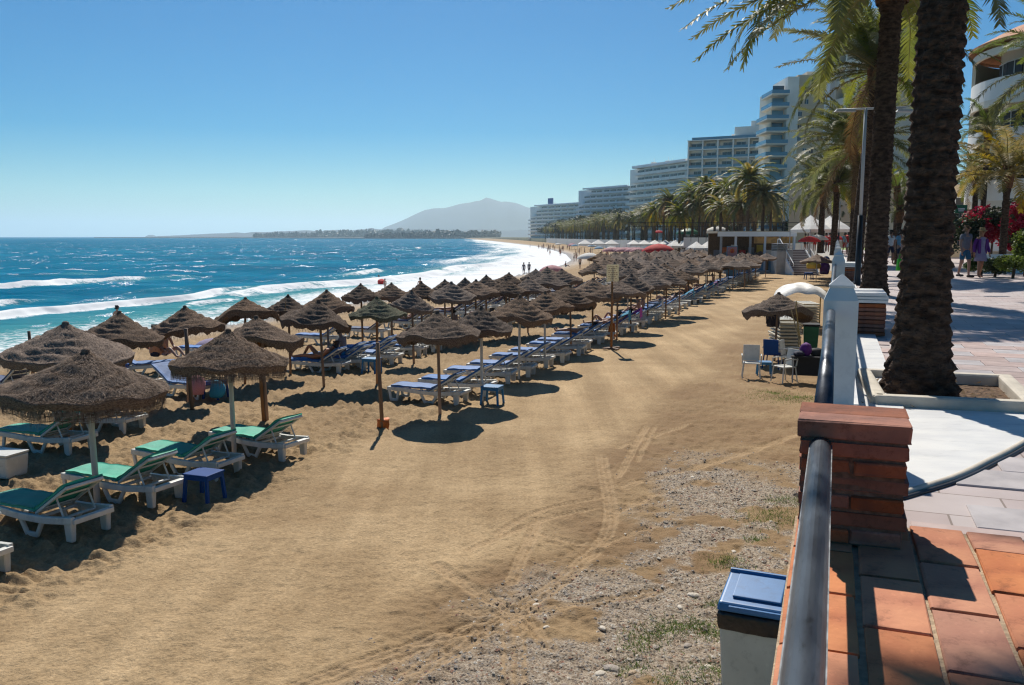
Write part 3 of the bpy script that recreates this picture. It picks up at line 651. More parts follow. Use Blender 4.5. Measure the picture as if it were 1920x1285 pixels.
# brick pillar
pil = thing('brick_pillar', 'square red brick pillar carrying the dark handrail, nearest the camera', 'pillar', W(2.455, .078, LZ), -WA)
PW = .262
mb = MB(); mb.box((0, 0, .15), (PW - .012, PW - .012, .30)); ob('mortar_core', mb.mesh('mortar_core', M['mortar_dark']), pil)
def bmesh_brick(sx, sy, sz, m_='brick'):
    me = MB().box((0, 0, 0), (sx, sy, sz)).mesh('brick', M[m_]); bevel_mesh(me, .005, 2)
    for v in me.vertices: v.co += Vector((R.uniform(-.0028, .0028), R.uniform(-.0028, .0028), R.uniform(-.0015, .0015)))
    return me
half = [bmesh_brick(PW / 2 - .006, PW, .036) for _ in range(3)]
for c in range(6):
    z = .0235 + c * .0458
    for k in (-1, 1):
        if c % 2 == 0: o = ob('brick', half[R.randrange(3)], pil, (k * PW / 4 + R.uniform(-.004, .004), R.uniform(-.005, .005), z), (0, 0, R.uniform(-.012, .012)))
        else: o = ob('brick', half[R.randrange(3)], pil, (R.uniform(-.006, .006), k * PW / 4 + R.uniform(-.003, .003), z), (0, 0, rad(90) + R.uniform(-.012, .012)))
cap = [bmesh_brick(PW + .012, PW / 2 - .004, .046) for _ in range(2)]
for k in (-1, 1): ob('brick', cap[(k + 1) // 2], pil, (0, k * PW / 4, .300), (rad(1.5) * k, 0, R.uniform(-.008, .008)))
# marble posts
def post_mesh():
    mb = MB()
    def ring(h, z): return [(-h, -h, z), (h, -h, z), (h, h, z), (-h, h, z)]
    lv = [(.108, -.1), (.108, 1.0), (.074, 1.085), (.080, 1.09), (.080, 1.10), (.0, 1.175)]
    vs = []
    for h, z in lv: vs += ring(h, z)
    fs = [(3, 2, 1, 0)]
    for i in range(len(lv) - 1):
        for k in range(4): fs.append((i * 4 + k, i * 4 + (k + 1) % 4, i * 4 + 4 + (k + 1) % 4, i * 4 + 4 + k))
    mb.add(vs, fs); return mb.mesh('marble_post', M['marble'])
pm = post_mesh()
post_s = [6.13, 16.2, 26.2, 36, 46, 56, 66, 76, 86]
plab = ['large white marble post with pointed cap just beyond the brick pillar', 'white marble post with pointed cap seen right behind the tip of the nearest post', 'third white marble post along the promenade edge', 'fourth white marble post along the promenade edge']
for k, s_ in enumerate(post_s):
    p = W(s_, .06, PZ); o = ob('marble_post', pm, None, p, wrot())
    if k == 0: bevelled = None
    tag(o, plab[k] if k < 4 else 'distant white marble post of the promenade edge beyond the fourth', 'post', 'marble posts along the promenade edge')
# low walls under the rails
for k in range(len(post_s)):
    a = 2.60 if k == 0 else post_s[k - 1] + .13; b_ = post_s[k] - .13
    mb = MB().box((.07, (a + b_) / 2, PZ + .11), (.22, b_ - a, .26)).box((.07, (a + b_) / 2, PZ + .255), (.27, b_ - a - .004, .035))
    o = ob('low_wall', mb.mesh('low_wall', M['marble']), None, W(0, 0, 0), -WA if False else wrot())
    tag(o, ['low marble parapet between the brick pillar and the nearest marble post', 'low marble parapet between the nearest and second marble posts', 'low marble parapet between the second and third marble posts'][k] if k < 3 else 'distant low marble parapet beyond the third marble post', 'parapet', 'low parapets between the marble posts')
# handrails
def rail_thing(s0, s1, label, r=.0275, z=3.455, stan=None, w_=0.0):
    t = thing('handrail', label, 'handrail', W(s0, w_, 0), -WA, 'dark handrails between the posts')
    mb = MB(); n = 24
    mb.tube([(0, 0, z), (0, (s1 - s0) * .5, z), (0, s1 - s0, z)], r, n); ob('rail_tube', mb.mesh('rail_tube', M['rail'], True), t)
    if s0 < 1:
        mb = MB(); mb.box((.0267, (s1 - s0) / 2, z + .006), (.003, s1 - s0 - .01, .004)); mb.box((-.0267, (s1 - s0) / 2, z + .006), (.003, s1 - s0 - .01, .004)); ob('weld_seam', mb.mesh('weld_seam', M['seam']), t)
    for q in (stan or []):
        mb = MB(); z0 = LZ if s0 < 1 else PZ + .25; mb.box((0, q, (z0 + z) / 2 - .01), (.03, .012, z - z0 - .02)); ob('upright', mb.mesh('upright', M['rail']), t)
    return t
rail_thing(-1.5, 2.33, 'thick worn dark rail running from the bottom edge up to the brick pillar', stan=[1.6])
rail_thing(2.58, 6.0, 'dark rail from the brick pillar to the nearest marble post', stan=[1.7], z=3.50)
for k in range(1, len(post_s)):
    rail_thing(post_s[k - 1] + .12, post_s[k] - .12, ['', 'dark rail between the nearest and second marble posts', 'dark rail between the second and third marble posts'][k] if k < 3 else 'distant dark rail beyond the third marble post', stan=[2.5, 5, 7.5], z=3.50)
# bird droppings / paint chips on the rail are left to the material
# benches: brick piers with a marble seat
for k, (px, py, wd) in enumerate([(1622, 630, .52), (1597, 530, .5)]):
    p = at(px, py, PZ); b = thing('bench', ['marble-topped brick bench just beyond the nearest marble post', 'marble-topped brick bench farther along, beside the lamp post foot'][k], 'bench', (p.x, p.y, PZ), -WA, 'marble-topped brick benches')
    ln = 1.3
    mb = MB()
    for q in range(3): mb.box((0, ln / 2, .50 + q * .045), (wd + .10 - q * .05 if q else wd + .04, ln + .1 - q * .04, .04))
    ob('seat', mb.mesh('seat', M['marble']), b)
    nb = 0
    for lv in range(8):
        for q in range(5):
            for sx in (0,):
                o = ob('brick', None or bpy.data.meshes.get('bench_brick') or bevel_mesh(MB().box((0, 0, 0), (wd, .25, .05)).mesh('bench_brick', M['brick']), .006, 1), b, (R.uniform(-.006, .006), .14 + q * .26 - (.03 if lv % 2 else 0), .03 + lv * .058))
# ================================================================ street lamps
def lamp(px, py, ytop, label, bar=True, grey_from=.4):
    p = at(px, py, PZ); D = p.y; zt = atD(px, ytop, D).z
    t = thing('street_lamp', label, 'street lamp', (p.x, p.y, PZ), 0, None)
    h = zt - PZ; k = h * grey_from
    mb = MB(); mb.lathe([(.16, -.02), (.16, .05), (.10, .09), (.085, .3), (.075, k)], 12, cap=True); ob('lower_pole', mb.mesh('lower_pole', M['black_iron'], True), t)
    mb = MB(); mb.lathe([(.05, k - .05), (.045, h)], 10, cap=True); ob('upper_pole', mb.mesh('upper_pole', M['mast'], True), t)
    if bar:
        mb = MB(); mb.tube([(-.85, 0, h - .05), (1.15, 0, h + .02)], .03, 8); ob('cross_arm', mb.mesh('cross_arm', M['mast'], True), t)
        for x0, x1 in ((-.3, -.9), (.9, 1.45)):
            me = MB().box(((x0 + x1) / 2, 0, h - .07), (.6, .16, .07), taper=.8).mesh('lamp_head', M['mast']); ob('lamp_head', me, t)
    return t
lamp(1607, 535, 203, 'tall street lamp, black below and grey above, left of the second palm trunk')
lamp(1466, 462, 350, 'thin street lamp in front of the cream tower block', False)
lamp(1543, 474, 372, 'thin street lamp between the palms right of the stairs', False)
lamp(1571, 475, 378, 'thin street lamp close to the slim palm trunk above the stairs', False)

# ================================================================ palms
def frond_mesh(name, L=4.0, droop=1.0, n=58, leaf=.52, m_=('frond', 'rachis'), seed=0, lift=.9, wid=.042, tri=True):
    """feather leaf growing along +X, first rising then drooping"""
    r = random.Random(seed); mb = MB(); pts = []; x = z = 0.0; a = lift
    st = 22; ds = L / st
    for i in range(st + 1):
        pts.append(Vector((x, 0.03 * math.sin(i * .5 + seed), z))); x += ds * math.cos(a); z += ds * math.sin(a); a -= droop * (.95 / st) * (.35 + 1.3 * i / st)
    mb.tube(pts, [.022 * (1 - .85 * i / st) * L / 4 + .003 for i in range(st + 1)], 4, 1, cap=False)
    for i in range(n):
        t = .10 + .90 * (i + .5) / n; f = t * st; k = min(int(f), st - 1); p = pts[k].lerp(pts[k + 1], f - k); d = (pts[k + 1] - pts[k]).normalized()
        up = Vector((-d.z, 0, d.x)); ln = leaf * (math.sin(math.pi * min(1, t * .80 + .16)) ** .6) * r.uniform(.85, 1.1) * L / 4
        for sgn in (-1, 1):
            v = (d * r.uniform(.55, .8) + Vector((0, sgn, 0)) * r.uniform(.65, .9) + up * r.uniform(-.05, .35)).normalized()
            wv = d * wid * L / 4 * 1.2
            m1 = p + v * ln * .5 + Vector((0, 0, -.02)); tip = p + v * ln + Vector((0, 0, -ln * r.uniform(.12, .38)))
            mb.add([p - wv * .5, p + wv * .5, m1 + wv * .55, m1 - wv * .55, tip], [(0, 1, 2, 3), (3, 2, 4)], 0)
    return mb.mesh(name, [M[m_[0]], M[m_[1]]], False)
FR = [frond_mesh('frond_a', 4, 1.1, 70, seed=1), frond_mesh('frond_b', 4, 1.45, 66, seed=2, lift=.7), frond_mesh('frond_c', 4, .8, 70, seed=3, lift=1.0), frond_mesh('frond_d', 4, 1.8, 62, seed=4, lift=.5)]
FRD = [frond_mesh('frond_dry_a', 4, 2.1, 48, seed=5, lift=.2, m_=('frond_dry', 'boots')), frond_mesh('frond_y_a', 4, 1.6, 62, seed=6, lift=.4, m_=('frond_y', 'rachis'))]
def trunk_mesh(name, H, r0, r1, flare, lean, nr, nc, boots, seed, rough=.035, m_='trunk'):
    r = np.random.RandomState(seed); mb = MB()
    zs = np.linspace(0, 1, nr)
    for i in range(nr):
        z = zs[i] * H; rr = r0 + (r1 - r0) * min(1, zs[i] * 1.1) + flare * math.exp(-z / .45)
        if boots > 0: rr += boots * max(0, (zs[i] - (1 - 1.0 / H)) * H) ** .7 * .9
        for k in range(nc):
            t = 2 * math.pi * k / nc
            ncell = 13 if nc > 50 else 9; row_ = math.floor(z / .10); uu = (k / nc * ncell + .5 * (row_ % 2)) % 1.0; fz = (z / .10) % 1.0
            q = rough * (1.5 * (1 - abs(2 * uu - 1)) * (1 - fz * .8) - .5) + r.uniform(-1, 1) * rough * .28
            if z < .5 and flare > .05: q += .05 * r.uniform(-.5, 1) * (1 - z / .5)
            R_ = rr + q
            mb.v.append((R_ * math.cos(t) + lean[0] * zs[i] ** 1.4, R_ * math.sin(t) + lean[1] * zs[i] ** 1.4, z))
    for i in range(nr - 1):
        for k in range(nc):
            k2 = (k + 1) % nc; mb.f.append((i * nc + k, i * nc + k2, (i + 1) * nc + k2, (i + 1) * nc + k)); mb.m.append(0)
    mb.f.append(tuple((nr - 1) * nc + k for k in range(nc))); mb.m.append(0)
    return mb.mesh(name, M[m_], True)
def palm(label, base, H, r0, r1, flare, lean, nfr, L, seed, nr=120, nc=40, boots=.25, dry=.12, spread=1.0, fm=None, low=-.35, cat='palm tree', trunk_m='trunk', extra=None):
    r = random.Random(seed); dry *= .4
    t = thing('palm_tree', label, cat, base)
    ob('trunk', trunk_mesh('trunk', H, r0, r1, flare, lean, nr, nc, boots, seed, m_=trunk_m, rough=.035 if nc > 30 else .025), t)
    top = Vector((lean[0], lean[1], H - .1))
    mb = MB(); mb.lathe([(r1 + boots * .6, -.7), (r1 + boots * .9, -.2), (r1 + boots * .7, .25), (.05, .6)], 14, fn=lambda q, z, a: (q * (1 + .12 * math.sin(a * 7 + z * 9)), z)); ob('heart', mb.mesh('heart', M['boots']), t, top)
    fs = fm or FR
    for i in range(nfr):
        az = i * 2.39996 + r.uniform(-.2, .2); e = (i + .5) / nfr          # 0 = youngest, upright
        tilt = 1.05 - 1.45 * e ** .8 + r.uniform(-.1, .1)                   # extra pitch of the whole leaf
        if e > 1 - dry: me = FRD[0] if r.random() < .6 else FRD[1]
        else: me = fs[r.randrange(len(fs))]
        tilt = max(low, tilt) - .35
        s_ = L / 4 * r.uniform(.85, 1.1) * (.8 if e < .12 else 1)
        rot = (Matrix.Rotation(az, 4, 'Z') @ Matrix.Rotation(-tilt * spread, 4, 'Y')).to_euler()
        ob('frond', me, t, top + Vector((math.cos(az) * .12, math.sin(az) * .12, .15 - .35 * e)), rot, s_)
    for (az, tilt, s_, kind) in (extra or []):
        rot = (Matrix.Rotation(az, 4, 'Z') @ Matrix.Rotation(-tilt, 4, 'Y')).to_euler()
        ob('frond', (FR + FRD)[kind], t, top, rot, s_)
    return t
palm('thick dark date palm trunk nearest the camera, standing in the square tree pit', (palm_c.x, palm_c.y, PZ - .05), 6.9, .20, .165, .135, (.12, .15), 44, 3.7, 11, nr=230, nc=72, boots=.14, dry=.05, low=-.1)
p = at(1638, 553, PZ)
palm('second tall palm with dark trunk and long fronds reaching over the top of the picture', (p.x, p.y, PZ - .05), 7.75, .25, .23, .10, (.12, .1), 62, 4.6, 12, nr=200, nc=56, boots=.22, dry=0, low=-.05, extra=[(3.0, -.85, 1.35, 2), (3.25, -1.0, 1.35, 2), (2.85, -1.1, 1.25, 2), (3.45, -.9, 1.3, 2), (3.12, -.7, 1.45, 2), (2.7, -.95, 1.25, 2), (3.6, -1.15, 1.2, 2), (3.15, -1.25, 1.15, 2)])
p = at(1603, 513, PZ)
palm('slender palm with a full arching crown behind the second trunk', (p.x, p.y, PZ - .05), atD(1600, 118, p.y).z - PZ, .24, .20, .08, (.5, 0), 76, 3.9, 13, nr=110, nc=30, boots=.2, dry=.12)
p = at(1600, 495, PZ)
palm('bushy green palm with an orange-brown heart below the taller crowns', (p.x, p.y, PZ - .05), atD(1600, 268, p.y).z - PZ, .27, .25, .08, (.0, 0), 84, 4.1, 14, nr=80, nc=24, boots=.3, dry=.1)
p = at(1562, 478, PZ)
palm('slim palm with drooping fronds in front of the cream tower block', (p.x, p.y, PZ - .05), atD(1562, 340, p.y).z - PZ, .24, .22, .05, (.1, 0), 72, 4.2, 15, nr=60, nc=20, boots=.2, dry=.12)
p = at(1537, 474, PZ)
palm('slim palm partly hidden at the left of the clump above the stairs', (p.x, p.y, PZ - .05), atD(1535, 352, p.y).z - PZ, .24, .22, .05, (.1, 0), 70, 4.2, 16, nr=60, nc=20, boots=.2, dry=.15)
# yellow feathery palm at the right edge, green ones behind it
FY = [frond_mesh('frond_yellow_a', 4, 1.3, 60, .6, ('frond_y', 'rachis'), 21, lift=.8), frond_mesh('frond_yellow_b', 4, 1.7, 60, .6, ('frond_y', 'rachis'), 22, lift=.6)]
FG = [frond_mesh('frond_bright_a', 4, 1.4, 60, .55, ('leaf_bright', 'rachis'), 23, lift=.8), frond_mesh('frond_bright_b', 4, 1.8, 56, .5, ('frond', 'rachis'), 24, lift=.6)]
p = Vector(atD(1879, 485, 36)); 
palm('golden-leaved feathery palm beside the flowering hedge', (p.x, p.y, PZ - .1), atD(1885, 312, 36).z - PZ, .15, .13, .03, (0, 0), 44, 3.3, 17, nr=50, nc=16, boots=.1, dry=.0, fm=FY)
p = Vector(atD(1838, 470, 46)); palm('green feathery palm in front of the rounded white building', (p.x, p.y, PZ - .1), atD(1830, 235, 46).z - PZ, .14, .12, .02, (0, 0), 34, 2.6, 18, nr=40, nc=14, boots=.1, dry=.0, fm=FG)
p = Vector(atD(1985, 520, 27)); palm('tall palm beyond the right edge whose pale fronds reach into the picture', (p.x, p.y, PZ - .1), atD(1985, 118, 27).z - PZ, .2, .18, .02, (0, 0), 44, 3.3, 19, nr=40, nc=14, boots=.1, dry=.0, fm=FG)
p = Vector(atD(1822, 474, 50)); palm('slim dark-trunked palm just right of the big trunk', (p.x, p.y, PZ - .1), 5.2, .16, .14, .02, (0, 0), 34, 2.8, 29, nr=40, nc=14, boots=.1, dry=.1, fm=FG)
p = Vector(atD(1683, 474, 44)); palm('small bright green palm seen between the two dark trunks', (p.x, p.y, PZ - .1), atD(1683, 385, 44).z - PZ, .12, .12, .02, (0, 0), 26, 1.5, 30, nr=30, nc=12, boots=.08, dry=.0, fm=FG)
p = Vector(atD(1676, 470, 52)); palm('second small green palm behind, between the two dark trunks', (p.x, p.y, PZ - .1), atD(1676, 350, 52).z - PZ, .12, .12, .02, (0, 0), 24, 1.6, 31, nr=30, nc=12, boots=.08, dry=.0, fm=FG)
# distant palms: shared crowns
def crown_far(name, seed, nf=56, L=4.2, nl=20, mats=('frond', 'frond_y')):
    r = random.Random(seed); mb = MB()
    for i in range(nf):
        az = i * 2.4 + r.uniform(-.3, .3); e = (i + .5) / nf; a = 1.35 - 1.9 * e + r.uniform(-.15, .15); st = 7; ds = L / st * r.uniform(.85, 1.1)
        h = Vector((math.cos(az), math.sin(az), 0)); s_ = Vector((-h.y, h.x, 0)); p = Vector((0, 0, 0)); mi = 1 if (e > .8 or r.random() < .08) else 0; aa = a; pts = [p]
        for k in range(st): p = p + (h * math.cos(aa) + Vector((0, 0, math.sin(aa)))) * ds; aa -= .21; pts.append(p)
        mb.tube(pts, .025, 3, mi, cap=False)
        for k in range(nl):
            t = .12 + .86 * k / nl; f = t * st; kk = min(int(f), st - 1); q = pts[kk].lerp(pts[kk + 1], f - kk); d = (pts[kk + 1] - pts[kk]).normalized(); ln = .55 * math.sin(math.pi * (t * .8 + .15)) ** .6 * L / 3.6
            for sg in (-1, 1):
                tip = q + (d * .7 + s_ * sg * .75 + Vector((0, 0, -.25))) * ln * r.uniform(.8, 1.2)
                mb.add([q - d * .13, q + d * .13, tip], [(0, 1, 2)], mi)
    return mb.mesh(name, [M[m_] for m_ in mats])
CF = [crown_far('crown_a', 1), crown_far('crown_b', 2), crown_far('crown_c', 3, mats=('frond', 'frond_dry')), crown_far('crown_d', 4, 30)]
CFL = [crown_far('crown_e', 5, 26, nl=9), crown_far('crown_f', 6, 26, nl=9)]
TK = MB(); TK.lathe([(.27, 0), (.20, .6), (.19, .95), (.28, 1.0)], 9, cap=True); TKM = TK.mesh('trunk_far', M['trunk_far'], True)
def far_palm(X, Y, z, H, s, seed, label, group, lod=0):
    r = random.Random(seed); t = thing('palm_tree', label, 'palm tree', (X, Y, z), r.uniform(0, 6), group)
    ob('trunk', TKM, t, None, None, (1, 1, H)); ob('crown', (CFL if lod else CF)[seed % (2 if lod else 4)], t, (0, 0, H), (R.uniform(-.08, .08), R.uniform(-.08, .08), 0), s * .85)
near_grove = [(1405, 322, 108, 'tallest palm of the distant grove, left of the cream tower block'), (1432, 352, 104, 'palm just right of the tallest one in the distant grove'), (1393, 372, 118, 'shorter palm just left of the tallest one in the distant grove'),
              (1365, 345, 128, 'yellow-green palm between the dense grove and the tallest palm'), (1342, 350, 138, 'palm in the middle of the dense grove in front of the banded hotel'), (1325, 338, 142, 'high palm at the centre of the dense grove'),
              (1300, 352, 150, 'palm at the left of the dense grove in front of the banded hotel'), (1352, 376, 122, 'low palm in front of the dense grove'), (1312, 372, 146, 'low palm at the left front of the dense grove'), (1285, 372, 168, 'palm at the left edge of the dense grove, behind'), (1318, 360, 172, 'slender palm peeping out behind the dense grove at its left'), (1336, 366, 160, 'yellowish palm in the second line of the dense grove'), (1357, 362, 158, 'greener palm in the second line of the dense grove'), (1378, 356, 152, 'palm in the second line just left of the tallest one'), (1418, 366, 140, 'palm in the second line behind the tallest one'), (1446, 372, 132, 'palm at the right end of the grove before the cream tower'), (1275, 390, 150, 'short bright palm at the left front of the grove'), (1228, 384, 180, 'palm left of the lone one, in the long line'), (1255, 365, 165, 'palm standing alone left of the dense grove'), (1245, 376, 172, 'small palm beside the lone one left of the dense grove')]
for k, (px, py, D, lb) in enumerate(near_grove):
    q = atD(px, py + 12, D); zz = PZ if q.x > float(prom(D)) else gz(q.x, D); far_palm(q.x, D, zz, q.z - zz, 1.0 + .12 * (k % 3 == 0), 100 + k, lb, 'palms of the distant grove')
rr = random.Random(5)
for k in range(120):
    D = 180 * (620 / 180) ** (k / 119) + rr.uniform(-4, 4); X = float(prom(D)) + rr.uniform(.5, 9) ; H = rr.uniform(6.5, 9.0)
    far_palm(X, D, PZ - .1, H, rr.uniform(.95, 1.25), 200 + k, 'far-off palm in the long line of palms along the curving beach', 'palms lining the curving beach', lod=1 if D > 300 else 0)
for k in range(18):
    D = rr.uniform(112, 200); X = float(prom(D)) + rr.uniform(8, 22)
    far_palm(X, D, PZ - .1, rr.uniform(6, 9.5), rr.uniform(.85, 1.1), 400 + k, 'palm in the gardens behind the distant grove', 'palms in the gardens behind the grove')
# ================================================================ shrubs, hedges, trees
def clump(name, n, rx, ry, rz, leaf, m_, seed, holes=.25, flowers=None, fm='bougain'):
    r = random.Random(seed); mb = MB(); k = 0
    blobs = [(Vector((r.uniform(-.6, .6) * rx, r.uniform(-.6, .6) * ry, r.uniform(-.2, .7) * rz)), r.uniform(.35, .6)) for _ in range(9)]
    while k < n:
        c, q = blobs[r.randrange(9)]; u = Vector((r.gauss(0, 1), r.gauss(0, 1), r.gauss(0, 1))).normalized() * (r.random() ** .4) * q
        p = c + Vector((u.x * rx, u.y * ry, u.z * rz))
        if p.z < -rz * .9: continue
        a = Vector((r.gauss(0, 1), r.gauss(0, 1), r.gauss(0, .6))).normalized() * leaf * r.uniform(.6, 1.3); b = a.cross(Vector((r.gauss(0, 1), r.gauss(0, 1), r.gauss(0, 1)))).normalized() * leaf * .55
        mi = 1 if flowers and vn(p.x * 1.4, p.z * 1.6 + p.y, seed) > 1 - flowers else 0
        mb.add([p - a, p + b, p + a, p - b], [(0, 1, 2, 3)], mi); k += 1
    return mb.mesh(name, [M[m_], M[fm]])
def shrub(label, cat, px, py, D, wd, ht, dp, m_='leaf', n=2600, leaf=.09, flowers=None, name='shrub', zb=None, seed=1, stem=True):
    q = atD(px, py, D); z = PZ if zb is None else zb
    t = thing(name, label, cat, (q.x, D, z))
    ob('foliage', clump('foliage', n, wd / 2, dp / 2, ht / 2, leaf, m_, seed, flowers=flowers), t, (0, 0, ht / 2))
    if stem: mb = MB(); mb.tube([(0, 0, -.1), (.05, 0, ht * .5)], .05, 6); ob('stem', mb.mesh('stem', M['trunk_far']), t)
shrub('tall hedge covered with crimson bougainvillea behind the strolling couple', 'hedge', 1860, 440, 42, 5.2, 2.9, 1.6, 'leaf', 9000, .10, .42, 'flowering_hedge', seed=2)
shrub('bougainvillea bush with crimson flowers at the far right edge', 'hedge', 1930, 430, 40, 3.4, 3.2, 1.6, 'leaf', 6000, .10, .45, 'flowering_hedge', seed=3)
shrub('dark green hedge filling the gap right of the big trunk', 'hedge', 1808, 445, 47, 3.0, 2.6, 1.2, 'leaf_dark', 4000, .10, .18, 'hedge', seed=4)
shrub('clipped bright green shrub at the paving edge behind the woman in lilac', 'shrub', 1868, 470, 30.5, 1.3, .62, .9, 'leaf', 2200, .05, None, 'shrub', seed=5)
shrub('bright green shrub at the paving edge by the right picture edge', 'shrub', 1902, 470, 29.5, 1.1, .8, .9, 'leaf_bright', 2200, .05, .08, 'shrub', seed=6)
shrub('leafy shrub with red flowers at the right picture edge', 'shrub', 1924, 470, 31, 1.2, 1.9, 1.0, 'leaf_bright', 2800, .06, .12, 'shrub', seed=7)
shrub('small clipped shrub left of the palm stem beside the couple', 'shrub', 1842, 470, 32, 1.3, .6, .8, 'leaf', 1800, .05, None, 'shrub', seed=8)
q = atD(1886, 470, 34); mb = MB().box((0, 0, .35), (3.4, .25, .75)); o = ob('garden_wall', mb.mesh('garden_wall', M['wall_white']), None, (q.x + .6, 34, PZ)); tag(o, 'low white garden wall behind the shrubs at the right edge', 'wall')
q = atD(1802, 392, 45); t = thing('hanging_sign', 'green rounded sign above the hedge right of the big trunk', 'sign', (q.x, 45, q.z))
me = MB().box((0, 0, 0), (.62, .06, .42)).mesh('sign_board', M['bin_green']); bevel_mesh(me, .02, 2); ob('sign_board', me, t); mb = MB().box((0, -.034, .0), (.36, .004, .07)).box((0, -.034, -.1), (.30, .004, .05)).lathe([(.07, 0), (.0, .001)], 10, c=(0, -.034, .12)); ob('sign_mark', mb.mesh('sign_mark', M['c_white']), t)
mb = MB().box((0, .05, -.85), (.05, .05, 1.3)).box((0, .05, -1.6), (.08, .08, .5)); ob('post', mb.mesh('post', M['black_iron']), t)
# garden greenery behind the promenade, dense and far
for k in range(26):
    D = rr.uniform(95, 210); X = float(prom(D)) + rr.uniform(10, 30); sx = rr.uniform(3, 6); h = rr.uniform(2, 4.5)
    if k < 4: CLM = globals().setdefault('CLM', []); CLM.append(clump('tree_crown', 900, 1, 1, 1, .12, 'leaf' if k % 2 else 'leaf_dark', 50 + k))
    t = thing('garden_tree', 'rounded green tree in the gardens behind the palm trunks', 'tree', (X, D, PZ - .1), rr.uniform(0, 6), 'round trees in the gardens')
    ob('crown', CLM[k % 4], t, (0, 0, h), None, (sx * .6, sx * .6, h * .6)); ob('trunk', TKM, t, None, None, (.6, .6, h))
for k in range(60):
    D = 420 * (900 / 420) ** (k / 59); X = float(prom(D)) + rr.uniform(2, 40) + (D - 420) * .02; h = rr.uniform(9, 17) * (1 - .25 * (k / 59)); sx = rr.uniform(9, 15)
    t = thing('pine_tree', 'dark broad tree in the wooded point at the far end of the beach', 'tree', (X, D, PZ - .2), rr.uniform(0, 6), 'dark trees on the wooded point')
    ob('crown', CLM[(k % 2) * 2], t, (0, 0, h * .62), None, (sx * .55, sx * .55, h * .42)); ob('trunk', TKM, t, None, None, (1, 1, h * .6))
# wooded coast beyond
def wood(D0, D1, px0, px1, n, hmin, hmax, seed, name):
    r = random.Random(seed); mb = MB()
    for k in range(n):
        D = r.uniform(D0, D1); px = r.uniform(px0, px1); X = (px - 960) / 1600 * D; h = r.uniform(hmin, hmax) * (.45 + .55 * min(1, (px - px0) / (px1 - px0) * 1.6 + .1)); rr_ = h * r.uniform(.5, .9)
        for j in range(7):
            a = r.uniform(0, 6.28); e = r.uniform(.1, 1)
            c = Vector((X + math.cos(a) * rr_ * .6, D + math.sin(a) * rr_ * .6, 1 + h * e * .7)); q = rr_ * r.uniform(.35, .6)
            u = [Vector((r.gauss(0, 1), r.gauss(0, 1), r.gauss(0, 1))).normalized() * q for _ in range(6)]
            mb.add([c + v for v in u], [(0, 1, 2), (1, 2, 3), (2, 3, 4), (3, 4, 5), (4, 5, 0), (5, 0, 1), (0, 2, 4), (1, 3, 5)])
    o = ob(name, mb.mesh(name, M['leaf_dark']), kind='stuff')
wood(2200, 3000, 690, 935, 520, 9, 25, 1, 'far_wood')
wood(3300, 4300, 480, 800, 420, 14, 40, 2, 'farther_wood')
mb = MB(); 
pts = [(-1900, 3000), (-1450, 3400), (-60, 1150), (60, 1100), (60, 4400), (-1900, 4600)]
mb.prism([(x, y) for x, y in [(-330, 2150), (400, 2050), (400, 4400), (-1900, 4600), (-1750, 3600), (-900, 2900)]], -3, 1.5)
ob('far_headland', mb.mesh('far_headland', M['leaf_dark']), kind='structure')
